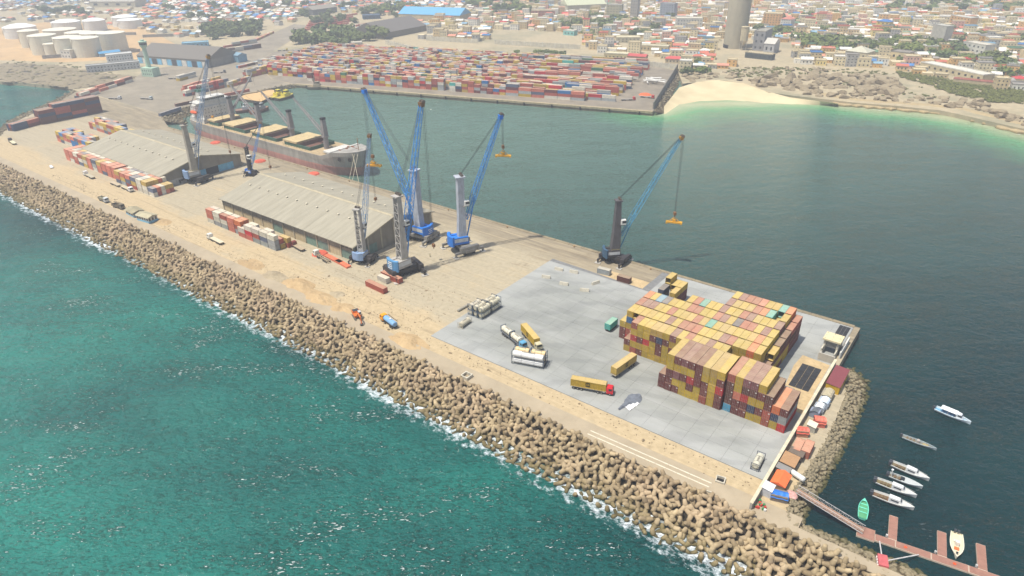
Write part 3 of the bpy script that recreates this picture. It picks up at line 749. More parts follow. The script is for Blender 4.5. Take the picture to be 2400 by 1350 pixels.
def line(pa, pb, hh, mix, L=6.06, depth=1, gap=.3):
    qa, qb = G(*pa), G(*pb); a = math.atan2(qb[1]-qa[1], qb[0]-qa[0]); D = math.hypot(qb[0]-qa[0], qb[1]-qa[1]); s = 0
    while s+L < D+2:
        for l_ in range(depth):
            for t_ in range(max(1, hh-(rf.random() < .25))):
                bx.crate(qa[0]+math.cos(a)*s-math.sin(a)*l_*2.55, qa[1]+math.sin(a)*s+math.cos(a)*l_*2.55, .03+t_*2.6, a-PI/2, rf.choice(mix), L)
        s += L+gap
line((233, 215), (312, 190), 2, [W_, 'rust red', 'brown', 'coral'], 12.19, 2)
line((190, 232), (235, 217), 2, [W_, 'navy', 'rust red'], 12.19, 3)
line((432, 214), (530, 187), 2, ['coral', W_, 'ochre', 'rust red'], 12.19, 2)
line((436, 226), (536, 202), 3, ['slate', 'grey', RD, W_, 'coral'], 6.06, 2)
line((412, 250), (585, 214), 1, ['rust red', 'brown', 'rust red'], 12.19, 1)
line((375, 273), (420, 258), 1, ['sky blue', 'slate'], 12.19)
line((420, 190), (470, 176), 2, [W_, Y, 'grey', 'rust red'], 12.19, 2)
line((535, 205), (590, 190), 2, ['coral', 'grey', 'ochre', W_, 'rust red'], 6.06, 2)
line((580, 182), (640, 168), 3, [W_, PK, Y, 'coral', 'grey'], 6.06, 3)
line((560, 160), (640, 141), 1, [BR, W_, 'sky blue', PK], 12.19, 2)
line((525, 112), (605, 100), 2, [W_, PK, 'grey', BR], 12.19, 2)
line((530, 124), (610, 112), 2, [W_, BR, 'ochre', 'slate'], 12.19, 2)
line((600, 96), (640, 78), 1, ['ochre', 'coral', PK, W_], 6.06, 2)
for k_ in range(5): line((714+k_*3, 72-k_*5), (828+k_*2, 54-k_*5), 1, ['coral', 'red', 'coral'], 12.19, 1, .8)
line((835, 62), (920, 50), 1, ['brown', W_, PK, 'grey'], 6.06, 3, 2)
tag(bx.build('yard_containers', PAINTV), 'hundreds of mixed colour containers stacked across the far terminal and the port yard', 'containers', None, 'stuff')

# ================================================================== SHEDS ON THE PIER
def shed(name, label, x0, x1, y0, y1, ez, rz_, roofm, wallm, open_door):
    t = thing(name, label, 'warehouse', ((x0+x1)/2, (y0+y1)/2, 0))
    hx, hy = (x1-x0)/2, (y1-y0)/2
    w = MB()
    P = [(-hx, -hy), (hx, -hy), (hx, hy), (-hx, hy)]
    rr = ez+(rz_-ez)*.97
    w.add([(-hx, -hy, 0), (hx, -hy, 0), (hx, hy, 0), (-hx, hy, 0), (-hx, -hy, ez), (hx, -hy, ez), (hx, hy, ez), (-hx, hy, ez), (-hx, 0, rr), (hx, 0, rr)],
          [(0, 1, 5, 4), (2, 3, 7, 6), (1, 2, 6, 9, 5), (3, 0, 4, 8, 7)])
    w.build('wall', wallm, t)
    # roof in long corrugated sheets, eave to ridge
    n = int(2*hx/6); L = 2*(hx+1.3)/n; sm = {}
    for s in (-1, 1):
        for i in range(n):
            if (s, i % 2) not in sm:
                m = MB(); k = 6
                vs = []
                for a in range(k+1):
                    x = L*a/k; d = .035*(a % 2)+(.03 if i % 2 else 0)
                    ye = s*(hy+1.6); ze = ez-.25; vs += [(x, ye, ze+d), (x, 0, rz_+d)]
                m.add(vs, [(2*a, 2*a+2, 2*a+3, 2*a+1) if s < 0 else (2*a, 2*a+1, 2*a+3, 2*a+2) for a in range(k)])
                m.add([(0, s*(hy+1.6), ez-.25), (L, s*(hy+1.6), ez-.25), (L, s*(hy+1.6), ez-.55), (0, s*(hy+1.6), ez-.55)], [(0, 1, 2, 3)])
                sm[(s, i % 2)] = m.mesh('roof_sheet', roofm)
            obj('roof_sheet', sm[(s, i % 2)], t, (-hx-1.3+i*L, 0, 0))
    MB().loft([[(x, -1, rz_-.12), (x, 0, rz_+.22), (x, 1, rz_-.12)] for x in (-hx-1.35, hx+1.35)]).build('ridge_cap', M('ridge_sheet', (168, 156, 128), .8), t)
    for s in (-1, 1):
        MB().loft([[(s*(hx+1.35)+a, -hy-1.6, ez-.35), (s*(hx+1.35)+a, 0, rz_+.02), (s*(hx+1.35)+a, 0, rz_-.5), (s*(hx+1.35)+a, -hy-1.6, ez-.8)] for a in (-.15, .15)]).build('barge_board', MATS['ridge_sheet'], t)
        MB().loft([[(s*(hx+1.35)+a, hy+1.6, ez-.35), (s*(hx+1.35)+a, 0, rz_+.02), (s*(hx+1.35)+a, 0, rz_-.5), (s*(hx+1.35)+a, hy+1.6, ez-.8)] for a in (-.15, .15)]).build('barge_board', MATS['ridge_sheet'], t)
    vm = None
    nv = int(2*hx/8.5)
    for i in range(nv):
        for s, fr in ((-1, .42), (1, .42)):
            x = -hx+5+i*8.4+(2 if s > 0 else 0); y = s*hy*fr; z = rz_+(ez-rz_)*fr
            if vm is None:
                m = MB(); m.lathe([(.32, 0), (.32, .5), (.62, .52), (.62, .66), (.0, 1.05)], 8); vm = m.mesh('roof_vent', M('vent_metal', (196, 186, 160), .6, .1))
            obj('roof_vent', vm, t, (x, y, z))
    # bays along the sea side
    nb = 12
    for i in range(nb+1):
        x = -hx+i*2*hx/nb
        MB().box(-.28, -.45, 0, .28, .0, ez-.3).build('pilaster', M('pilaster', (170, 158, 132), .9, .15, .4, stain=.4), t, (x, -hy, 0))
    for i in range(nb):
        x0_ = -hx+i*2*hx/nb+.35; x1_ = -hx+(i+1)*2*hx/nb-.35
        cl = (M('shed_door', (112, 134, 118), .8, .2, .5, stain=.4) if i in (5, 8, 9, 11) else M('shed_panel_sand', (186, 168, 132), .9, .12, .4, stain=.3))
        MB().box(x0_, -hy-.14, .05, x1_, -hy+.01, ez*.50).build('door_panel' if i in (5, 8, 9, 11) else 'wall_panel', cl, t)
        if i in (0, 11):
            for k in range(3): MB().box(x0_+.3+k*(x1_-x0_)/3, -hy-.06, ez*.70, x0_+(k+.85)*(x1_-x0_)/3, -hy+.01, ez*.88).build('window', M('dark_glass', (40, 44, 46), .3, .1), t)
    # gable towards the pier head
    if open_door:
        for k, (a, b_, cn) in enumerate(((-.62, -.30, (196, 194, 186)), (-.30, -.16, (106, 168, 190)), (.16, .36, (106, 168, 190)), (.36, .56, (190, 192, 190)))):
            MB().box(hx-.02, a*hy+6, .05, hx+.16, b_*hy+6, 4.6).build('door_leaf', M('leaf%d' % (k % 2 + (2 if k == 0 else 0)), cn, .8, .12, .5, stain=.3), t)
        MB().box(hx-.02, -.16*hy+6, .05, hx+.08, .16*hy+6, 4.6).build('door_opening', M('dark_inside', (30, 30, 32), 1, .1), t)
        MB().box(hx-.02, -hy+.5, .05, hx+.12, -hy+15, 3.6).build('white_band', M('limewash', (176, 172, 162), .9, .15, .3, stain=.5), t)
    else:
        for k in range(7): MB().box(-.1, -.5, 0, .25, .5, ez+(rz_-ez)*(1-abs(-1+k/3))*.93).build('pilaster', MATS['pilaster'], t, (hx, -hy+k*2*hy/6*.985+.3, 0))
        MB().box(hx-.02, -hy*.75, .05, hx+.12, -hy*.45, 4.8).build('door_leaf', MATS['shed_door'], t)
        MB().box(hx-.02, hy*.62, 3.2, hx+.1, hy*.8, 5.2).build('window', M('dark_glass', (40, 44, 46), .3, .1), t)
    return t
RM = NT('asbestos_sheet'); p = RM.pos()
c = RM.mix(RM.ramp(RM.noise(RM.mapped(p, (.5, .05, .05)), 1, 6, .7), .3, .7), lin(142, 135, 117), lin(166, 158, 138))
c = RM.mix(RM.math('MULTIPLY', RM.ramp(RM.noise(RM.mapped(p, (.9, .08, .08), (0, 0, .5)), .7, 6, .75), .5, .75), .35), c, lin(112, 103, 86))
RM.set('Base Color', c); RM.set('Roughness', .9); RM.set('Specular IOR Level', .15)
WM = M('shed_concrete', (136, 126, 108), .9, .18, .15, stain=.45, stain_col=(86, 78, 66))
shed('warehouse', 'long grey shed with a low ridged roof beside the four cranes', -268.5, -160, 4.5, 57.5, 8.2, 14.8, RM.m, WM, False)
shed('warehouse', 'farther of the two long low-roofed sheds, with a blue and white doorway', -436, -334.5, 4.0, 58.5, 8.2, 14.2, RM.m, WM, True)

# ================================================================== CRANES
def col_m(name, c, rough=.6, **k): return M(name, c, rough, k.pop('var', .16), .35, stain=k.pop('stain', .35), stain_col=k.pop('sc', (70, 58, 48)), **k)
CRN = []
def crane(label, base, yaw, h, L, el, P, chassis=.0, lattice=False, spread=None, hookz=None, cabc=(222, 218, 206), marks=0, taper=.86, wide=1.0):
    """mobile harbour crane; P: paints for tower, house, weight, boom, boom head, chassis"""
    t = thing('harbour_crane', label, 'crane', (base[0], base[1], 0), yaw, 'mobile harbour cranes')
    tw, hs, wt_, bo, hd, chm = P
    ca = chassis-yaw; c, s = math.cos(ca), math.sin(ca)
    R = lambda x, y: (x*c-y*s, x*s+y*c)
    k = h/37
    m = MB(); m.rbox(0, 0, 1.7, 3.1, 16*k, 5.2*k, ca); m.rbox(0, 0, 1.0, 1.8, 13*k, 4*k, ca); m.rbox(*R(4.6*k, 0), 3.1, 3.8, 5*k, 4.6*k, ca); m.build('chassis', chm, t)
    wmesh = None
    for sx_ in (-1, 1):
        for i in range(7):
            x, y = R((-6.3+i*2.1)*k, sx_*2.2*k)
            if wmesh is None:
                w = MB(); w.tube((0, -.45, 0), (0, .45, 0), .95*k, 12); wmesh = w.mesh('wheel', M('rubber', (32, 30, 30), .9, .1))
            o = obj('wheel', wmesh, t, (x, y, .95*k), ca)
    for sx_ in (-1, 1):
        m = MB(); m.rbox(*R(sx_*6.6*k, 0), 1.9, 4.1*k+.3, 1.9*k, 9.6*k, ca); m.build('outrigger_box', chm, t)
        for sy_ in (-1, 1):
            m = MB(); a = R(sx_*6.6*k, sy_*4.6*k); b_ = R(sx_*6.6*k, sy_*7.2*k)
            m.rbox((a[0]+b_[0])/2, (a[1]+b_[1])/2, 1.5, 2.5*k, 1.0*k, 3.2*k, ca); m.rbox(b_[0], b_[1], .3, 2.3*k, .75*k, .75*k, ca)
            og = m.build('outrigger', chm, t)
            MB().rbox(b_[0], b_[1], .02, .3, 3.2*k, 2.2*k, ca).build('foot_plate', M('plate_steel', (170, 164, 152), .6, .15), og)
    MB().lathe([(2.5*k, 3.0), (2.5*k, 4.3*k)], 20).build('slew_ring', M('dark_steel', (46, 44, 44), .6), t)
    zh = 4.3*k; m = MB()
    m.box(-5.4*k, -3.1*k, zh, 2.6*k, 3.1*k, zh+.7*k); hb = zh+.7*k
    m.box(-5.4*k, -3.1*k, hb, 2.2*k, -1.5*k, hb+2.7*k); m.box(-5.4*k, 1.5*k, hb, 2.2*k, 3.1*k, hb+2.7*k); m.box(-5.3*k, -1.5*k, hb, -1.7*k, 1.5*k, hb+2.3*k)
    hse = m.build('machinery_house', hs, t)
    for s_ in (-1, 1):
        MB().box(-4.9*k, s_*3.1*k-.02, hb+.4*k, 1.9*k, s_*3.1*k+.02, hb+2.2*k).build('side_panel', M('panel_white', (196, 196, 192), .6, .1, .4, stain=.25), hse)
        MB().tube((-3*k, s_*2.9*k, hb+3.5*k), (1.8*k, s_*2.9*k, hb+3.5*k), .05, 4).build('handrail', M('rail_yellow', (190, 170, 90), .6), hse)
    # curved counterweight at the back
    m = MB(); n = 7; A_ = [(-1+2*i/(n-1))*.62 for i in range(n)]
    R0, R1 = 5.7*k, 7.0*k
    m.loft([[(-R0*math.cos(a)*1.02, R0*math.sin(a), zh-.5), (-R1*math.cos(a)*1.02, R1*math.sin(a), zh-.5), (-R1*math.cos(a)*1.02, R1*math.sin(a), zh+4.4*k), (-R0*math.cos(a)*1.02, R0*math.sin(a), zh+4.4*k)] for a in A_])
    cw = m.build('counterweight', wt_, t)
    for i in range(marks): MB().box(-R1*1.02-.05, -1.4*k, zh+.6+i*.95*k, -R1*1.02+.3, 1.4*k-.5*(i % 2), zh+.95+i*.95*k).build('white_mark', M('mark_white', (214, 214, 208), .7, .1), cw)
    # tower
    b0 = hb+.3; hw0, hw1 = 1.85*k*wide, 1.85*k*taper*wide
    if not lattice:
        m = MB(); m.loft([[(-hw0*1.25, -hw0, b0), (hw0, -hw0, b0), (hw0, hw0, b0), (-hw0*1.25, hw0, b0)], [(-hw0*.85, -hw0*.95, h*.45), (hw0*.92, -hw0*.95, h*.45), (hw0*.92, hw0*.95, h*.45), (-hw0*.85, hw0*.95, h*.45)],
                          [(-hw1*.8, -hw1*1.15, h-.8), (hw1, -hw1*1.15, h-.8), (hw1, hw1*1.15, h-.8), (-hw1*.8, hw1*1.15, h-.8)]])
        tower = m.build('tower', tw, t)
        for z in (.45, .62, .8): MB().box(-hw0*.79+.3*z, -hw0*1.0*(1.3-.55*z), h*z, -hw0*.70+.3*z, hw0*1.0*(1.3-.55*z), h*z+.12).build('seam', M('dark_steel', (46, 44, 44), .6), tower)
    else:
        m = MB()
        for s_ in (-1, 1):
            m.loft([[(-hw0*1.2, s_*hw0-.25, b0), (hw0*.9, s_*hw0-.25, b0), (hw0*.9, s_*hw0+.25, b0), (-hw0*1.2, s_*hw0+.25, b0)], [(-hw1*.7, s_*hw1*1.1-.2, h-.8), (hw1*.7, s_*hw1*1.1-.2, h-.8), (hw1*.7, s_*hw1*1.1+.2, h-.8), (-hw1*.7, s_*hw1*1.1+.2, h-.8)]])
        m.box(-hw0*1.1, -hw0, b0, hw0*.8, hw0, b0+3)
        tower = m.build('tower', tw, t); m = MB(); nn = 8
        for i in range(nn):
            f0, f1 = i/nn, (i+1)/nn; z0, z1 = b0+3+(h-4-b0)*f0, b0+3+(h-4-b0)*f1; w0, w1 = hw0+(hw1*1.1-hw0)*f0, hw0+(hw1*1.1-hw0)*f1
            x0, x1 = -hw0*1.1+(hw0*1.1-hw1*.6)*f0, -hw0*1.1+(hw0*1.1-hw1*.6)*f1
            for xo in (0, hw0*1.7*(1-.5*f0)):
                m.tube((x0+xo, -w0, z0), (x1+xo, w1, z1), .11, 4); m.tube((x1+xo, -w1, z1), (x1+xo, w1, z1), .11, 4)
        m.build('tower_bracing', tw, tower)
    m = MB(); m.box(-hw1*1.3, -hw1*1.4, h-.9, hw1*1.5, hw1*1.4, h-.3)
    th_ = m.build('tower_head', tw, t)
    for y in (-.8, -.3, .3, .8): MB().tube((hw1*.6, y*hw1*1.2-.08, h+.2), (hw1*.6, y*hw1*1.2+.08, h+.2), .75*k, 10).build('sheave', M('sheave_steel', (120, 106, 92), .6), th_)
    # driver's cab on the front of the tower
    cz = h*.62; m = MB(); m.box(hw0*.7, -1.0, cz, hw0*.7+2.3, 1.0, cz+2.3); cb = m.build('cab', M('cab%d' % cabc[0], cabc, .5, .08), t, (0, -1.6*k, 0))
    MB().box(hw0*.7+.5, -1.03, cz+.8, hw0*.7+2.33, 1.03, cz+1.9).build('window', M('dark_glass', (40, 44, 46), .3, .1), cb)
    MB().box(hw0*.3, -2.8*k, cz-.25, hw0*.7+2.0, 1.4, cz-.05).build('platform', chm, t)
    # boom: four chords with diagonal lacing
    pz = h*.42; ce, se = math.cos(el), math.sin(el)
    def bp(d, y, n_): return (2.5+d*ce-n_*se, y, pz+d*se+n_*ce)
    m = MB(); nb_ = int(L/2.6)
    def half(d):
        f = d/L; g = min(1, f/.22) if f < .22 else 1-(f-.22)/.78*.55
        return (1.25+.35*min(1, f/.22)-(0 if f < .22 else .85*(f-.22)/.78))*k, (.25+1.35*g-.0)*k
    prev = None
    for i in range(nb_+1):
        d = L*i/nb_; wy, wn = half(d); cur = [bp(d, -wy, -wn*.55), bp(d, wy, -wn*.55), bp(d, wy, wn*.75), bp(d, -wy, wn*.75)]
        if prev:
            for q in range(4): m.tube(prev[q], cur[q], .15*k+.03, 5, cap=False)
            e = i % 2
            for q in range(4):
                r = (q+1) % 4
                m.tube(prev[q if e else r], cur[r if e else q], .075*k+.02, 3, cap=False)
        if i % 2 == 0:
            for q in range(4): m.tube(cur[q], cur[(q+1) % 4], .075*k+.02, 3, cap=False)
        prev = cur
    boom = m.build('boom', bo, t)
    tip = bp(L+.6, 0, 0)
    m = MB(); m.cbox(tip[0], 0, tip[2], 1.8*k, 2.2*k, 1.8*k)
    hdp = m.build('boom_head', hd, t)
    for y in (-.9, -.45, .45, .9): MB().tube((tip[0]+.5, y*k-.1, tip[2]+.9*k), (tip[0]+.5, y*k+.1, tip[2]+.9*k), 1.0*k, 10).build('sheave', MATS['sheave_steel'], hdp)
    m = MB()
    for y in (-.7, -.25, .25, .7): m.tube((hw1*.6, y*k, h+.6), (tip[0], y*k*1.2, tip[2]+.6), .055, 3, cap=False)
    m.build('luffing_ropes', M('wire_rope', (58, 58, 60), .6), t)
    MB().tube((2.4*k, 0, zh+2.2), bp(L*.24, 0, -.4), .33*k, 8).build('luffing_cylinder', bo, t)
    hz = hookz if hookz is not None else tip[2]*.4
    m = MB()
    for y in (-.6, .6):
        for dx in (-.35, .35): m.tube((tip[0]+.9+dx, y*k, tip[2]-.4), (tip[0]+.9+dx*.6, y*.5, hz+1), .05, 3, cap=False)
    m.build('hoist_ropes', MATS['wire_rope'], t)
    m = MB(); m.cbox(tip[0]+.9, 0, hz, 1.0, 1.4, 1.5); m.tube((tip[0]+.9, 0, hz-.7), (tip[0]+.9, 0, hz-1.7), .18, 6); m.build('hook_block', M('hook_steel', (128, 88, 52), .6), t)
    if spread:
        x, y = base[0]+(tip[0]+.9)*math.cos(yaw), base[1]+(tip[0]+.9)*math.sin(yaw)
        sp = thing('spreader', spread[0], 'spreader', (x, y, hz-4.6), spread[1])
        ym = M('spreader_yellow', (206, 150, 26), .6, .12, .5, stain=.3)
        MB().box(-3.0, -.9, 0, 3.0, .9, .7).build('main_beam', ym, sp)
        for s_ in (-1, 1):
            MB().box(s_*3.3-.4, -1.2, -.25, s_*3.3+.4, 1.2, .55).build('end_beam', ym, sp)
            MB().tube((s_*2.4, 0, .7), (0, 0, 2.9), .16, 4).build('sling', ym, sp)
        MB().box(-.8, -.5, .7, .8, .5, 1.9).build('rotator', ym, sp)
    return t
g1 = col_m('crane_grey', (168, 172, 178)); g2 = col_m('crane_weathered', (168, 162, 152), stain=.35); g3 = col_m('crane_black', (54, 50, 50), stain=.5); g4 = col_m('crane_dirty_beige', (152, 144, 128), stain=.5)
bl = col_m('crane_blue', (30, 112, 196), .5, stain=.1); bl2 = col_m('crane_pale_blue', (132, 156, 186), stain=.25); bl3 = col_m('crane_faded_blue', (84, 136, 176), stain=.3); bl4 = col_m('boom_blue', (56, 134, 200), .5, stain=.1); bl5 = col_m('boom_grey_blue', (128, 150, 172), stain=.3)
chg = col_m('chassis_grey', (132, 128, 120), stain=.5); chd = col_m('chassis_dark', (58, 54, 52), stain=.5); hy_ = col_m('head_yellow', (160, 120, 50), stain=.5); hbz = col_m('head_bronze', (118, 84, 46), stain=.5)
dg_ = math.radians
crane('clean grey tower crane with bright blue boom, nearest the basin edge, lifting a yellow spreader', (-126.9, 44.6), dg_(58), 38, 50, dg_(68.5), (g1, bl, bl, bl4, bl, chg), dg_(-20), spread=('yellow spreader hanging from the grey crane with bright blue boom', .6), hookz=49)
crane('grey crane whose blue boom leans far left over the ship bow', (-152.9, 41.6), dg_(184), 37, 60, dg_(65.5), (g1, bl, bl, bl4, bl, chg), dg_(10), marks=3, hookz=16)
crane('weathered crane with open lattice tower and curved blue counterweight, nearest the three containers', (-132.2, 9.8), dg_(82), 38, 59, dg_(76), (g2, g2, bl3, bl4, hbz, chd), dg_(70), lattice=True, taper=.75, marks=4, hookz=8)
crane('small-housed dark crane at the corner of the middle shed with pale blue machinery box', (-157, 7.2), dg_(106), 27, 46, dg_(72), (g2, bl2, bl2, bl5, hbz, chd), dg_(20), lattice=True, spread=('yellow spreader held high beside the ship bow', .5), hookz=46)
crane('dark sooty crane alone on the quay with pale blue boom over the water', (-60.5, 76.7), dg_(46), 31, 49.8, dg_(61.5), (col_m('crane_soot', (86, 82, 82), stain=.6), g3, col_m('weight_dark_blue', (54, 84, 106), stain=.4), col_m('boom_teal', (84, 148, 176), stain=.3), hy_, g3), dg_(2), spread=('yellow spreader hanging over the open basin from the dark quay crane', .35), hookz=22, taper=.6, wide=1.25)
crane('beige grey crane in front of the far shed with pale lattice boom', (-329.6, 23.1), dg_(80), 36, 60, dg_(70), (g4, g4, bl2, bl5, hy_, chd), dg_(15), hookz=14, taper=.75)
crane('small black lattice crane behind the middle shed with short blue boom', (-310.4, 49.6), dg_(14), 19, 30, dg_(64), (g3, bl, bl, bl4, hbz, g3), dg_(30), lattice=True, hookz=8)

# ================================================================== VEHICLES
RUB = M('rubber', (32, 30, 30), .9, .1); CHS = M('chassis', (52, 48, 46), .8); GLS = M('dark_glass', (40, 44, 46), .3, .1)
def wheels(t, pos, r=.52, w=.3):
    if ('w', r) not in CM:
        m = MB(); m.tube((0, -w/2, 0), (0, w/2, 0), r, 12); a = m.mesh('wheel', RUB)
        m = MB(); m.tube((0, -w/2-.01, 0), (0, w/2+.01, 0), r*.5, 8); CM[('w', r)] = (a, m.mesh('rim', M('rim', (150, 146, 138), .5)))
    for x, y in pos:
        o = obj('wheel', CM[('w', r)][0], t, (x, y, r)); obj('rim', CM[('w', r)][1], o)
def cab_at(t, x, color, name='truck_cab', z=.75):
    """cab-over cab with its nose at x+1.1"""
    m = MB(); m.loft([[(x-1.1, -1.2, z), (x+1.15, -1.2, z), (x+1.15, 1.2, z), (x-1.1, 1.2, z)], [(x-1.1, -1.2, z+1.15), (x+1.2, -1.2, z+1.15), (x+1.2, 1.2, z+1.15), (x-1.1, 1.2, z+1.15)],
                      [(x-1.1, -1.12, z+2.15), (x+.95, -1.12, z+2.15), (x+.95, 1.12, z+2.15), (x-1.1, 1.12, z+2.15)], [(x-.9, -.95, z+2.4), (x+.6, -.95, z+2.4), (x+.6, .95, z+2.4), (x-.9, .95, z+2.4)]])
    o = m.build('cab', OCOLS, t, color=lin(*color))
    m = MB(); m.add([(x+1.19, -1.05, z+1.25), (x+1.19, 1.05, z+1.25), (x+.985, .98, z+2.05), (x+.985, -.98, z+2.05)], [(0, 1, 2, 3)]); m.build('windscreen', GLS, o)
    for s in (-1, 1):
        MB().box(x-.3, s*1.185-.02, z+1.2, x+.8, s*1.185+.02, z+1.95).build('side_window', GLS, o)
        MB().box(x+1.15, s*.8-.2, z+.15, x+1.24, s*.8+.2, z+.4).build('headlight', M('lamp_lens', (220, 220, 210), .2, .05), o)
    MB().box(x+1.1, -1.15, z-.35, x+1.3, 1.15, z+.05).build('bumper', CHS, o)
    return o
def semi(label, rear, ang, cabc, trailer=True, bed=(150, 138, 116), L=12.6, cab=True, group=None, skeletal=False):
    t = thing('articulated_truck' if cab and trailer else 'semi_trailer' if trailer else 'tractor_unit', label, 'truck' if cab else 'trailer', (rear[0], rear[1], 0 if rear[1] > 200 or rear[0] < -90 else .19), ang, group)
    if trailer:
        m = MB()
        if skeletal:
            for s in (-1, 1): m.box(0, s*.5-.12, .95, L, s*.5+.12, 1.3)
            for i in range(6): m.box(i*L/6+.3, -1.2, 1.15, i*L/6+.6, 1.2, 1.35)
        else:
            m.box(0, -1.2, 1.2, L, 1.2, 1.38); m.box(.3, -.55, .85, L-.5, .55, 1.2)
        m.build('trailer_bed', OCOLS, t, color=lin(*bed))
        wheels(t, [(a, s*1.05) for a in (1.3, 2.6, 3.9) for s in (-1, 1)])
        if not cab:
            for s in (-1, 1): MB().box(L-3, s*.8-.1, 0, L-2.8, s*.8+.1, 1.2).build('landing_leg', CHS, t)
    if cab:
        x = L+.6 if trailer else 3.0
        MB().box(x-4.2, -.45, .6, x+.9, .45, .95).build('chassis', CHS, t)
        cab_at(t, x+.3, cabc); wheels(t, [(x+.5, 1.05), (x+.5, -1.05), (x-2.4, 1.05), (x-2.4, -1.05), (x-3.6, 1.05), (x-3.6, -1.05)])
        MB().tube((x-1.2, -.9, .9), (x-2.0, -.9, .9), .3, 8).build('fuel_tank', M('tank_steel', (160, 156, 150), .4, .1, metal=.4), t)
    return t
def logo(parent, L, H):
    """black square with a rounded m over a bar of letters, on a long side"""
    dk = M('logo_black', (34, 30, 24), .7, .05)
    for s in (-1, 1):
        m = MB(); X = s*1.228; y0 = L/2-.1; e = .012
        for a, b_, z0, z1 in ((-.75, -.5, 1.25, 2.05), (-.12, .12, 1.25, 2.05), (.5, .75, 1.25, 2.05), (-.62, .62, 2.0, 2.28), (-.75, .75, .68, 1.05)): m.box(X-e-.004*(z0 > 1.9), y0+a, z0, X+e+.004*(z0 > 1.9), y0+b_, z1)
        m.build('logo', dk, parent)
def on_trailer(t, x, cn, L, H, label, lg=False):
    a = t.rotation_euler.z; w = t.location
    c = container((w.x+math.cos(a)*x, w.y+math.sin(a)*x, w.z+1.39), a-PI/2, cn, L, H, label, None, True)
    if lg: logo(c, L, H)
    return c
t = semi('red cab articulated truck standing on the apron near the breakwater', G(1338, 907), dg_(19), (200, 30, 40), bed=(190, 180, 160)); on_trailer(t, .1, Y, 12.19, 2.7, 'yellow container with a black logo on the red cab truck', True)
t = semi('cream cab articulated truck with a yellow box beside the tank frames', G(1227, 780), math.atan2(G(1254, 812)[1]-G(1227, 780)[1], G(1254, 812)[0]-G(1227, 780)[0]), (196, 186, 150)); on_trailer(t, .1, Y, 12.19, 2.896, 'yellow container with a black logo on the cream cab truck', True)
t = semi('trailer without a truck, parked between the red truck and the container stack', (-13.2, 7.6), dg_(-97), (0, 0, 0), cab=False); on_trailer(t, .1, 'ochre', 12.19, 2.896, 'dull yellow container on the parked trailer left of the front block', True)
TKA = math.atan2(G(1211, 806)[1]-G(1179, 781)[1], G(1211, 806)[0]-G(1179, 781)[0])
t = semi('trailer with a light blue cab carrying two tank frames', G(1179, 781), TKA, (90, 150, 180), bed=(120, 116, 110)); TKT = t
for (pa, pb, cabc, bed, lab) in (((522, 574), (486, 556), (216, 212, 200), (200, 188, 158), 'white cab flatbed truck alone on the sandy strip by the breakwater'), ((220, 420), (192, 406), (220, 216, 208), (176, 166, 140), 'white cab flatbed beside the middle of the far container bank'),
                                 ((288, 440), (322, 456), (222, 220, 214), (182, 170, 142), 'white cab flatbed at the right end of the far container bank'), ((262, 430), (288, 442), (0, 0, 0), (180, 166, 138), 'empty trailer parked just behind the flatbed at the far container bank'),
                                 ((36, 340), (14, 325), (60, 56, 60), (206, 196, 160), 'flatbed with pale deck at the far left edge of the pier')):
    qa, qb = G(*pa), G(*pb); semi(lab, qa, math.atan2(qb[1]-qa[1], qb[0]-qa[0]), cabc, bed=bed, cab=cabc != (0, 0, 0), L=11)
for (pa, pb, cabc, lab, sk) in (((672, 578), (640, 566), (96, 90, 74), 'short dark cab truck at the end of the middle shed row', False), ((712, 590), (690, 578), (120, 60, 50), 'dark red cab flatbed parked in front of the shed doors', False), ((772, 617), (730, 592), (214, 208, 192), 'white cab truck with a bare skeletal frame near the shed corner', True)):
    qa, qb = G(*pa), G(*pb); semi(lab, qa, math.atan2(qb[1]-qa[1], qb[0]-qa[0]), cabc, bed=(168, 150, 122), L=8 if not sk else 11, skeletal=sk)
def lorry(label, rear, ang, cabc, bodyc, L=6.5, stakes=False):
    t = thing('dump_lorry' if not stakes else 'stake_lorry', label, 'truck', (rear[0], rear[1], 0), ang)
    MB().box(.2, -.45, .6, L+2.4, .45, .95).build('chassis', CHS, t); cab_at(t, L+1.5, cabc)
    m = MB(); m.box(0, -1.25, 1.0, L, 1.25, 1.15)
    for s in (-1, 1): m.box(0, s*1.25-.05, 1.0, L, s*1.25+.05, 2.2)
    m.box(0, -1.2, 1.15, .1, 1.2, 2.2); m.box(L-.1, -1.2, 1.15, L, 1.2, 2.4); m.build('cargo_body', OCOLS, t, color=lin(*bodyc))
    if stakes:
        for s in (-1, 1):
            for i in range(9): MB().box(i*L/9+.2, s*1.27-.05, 2.2, i*L/9+.32, s*1.27+.05, 3.1).build('stake', CHS, t)
    else: MB().loft([[(x, -1.1, 1.6), (x, 0, 1.9+.4*math.sin(x)), (x, 1.1, 1.6)] for x in np.linspace(.2, L-.2, 6)], closed=False, caps=False).build('load', M('load_sand', (120, 116, 92), .95), t)
    wheels(t, [(a, s*1.05) for a in (1.2, 2.5, L+1.4) for s in (-1, 1)])
    return t
for pa, pb, cc, bc, lab, st in (((236, 468), (262, 480), (196, 196, 190), (120, 112, 90), 'dump lorry with a dull green body left of the blue and white hut', False), ((268, 484), (300, 494), (110, 100, 80), (104, 92, 72), 'stake-sided lorry parked against the low hut', True)):
    qa, qb = G(*pa), G(*pb); lorry(lab, qa, math.atan2(qb[1]-qa[1], qb[0]-qa[0]), cc, bc, 6.5, st)
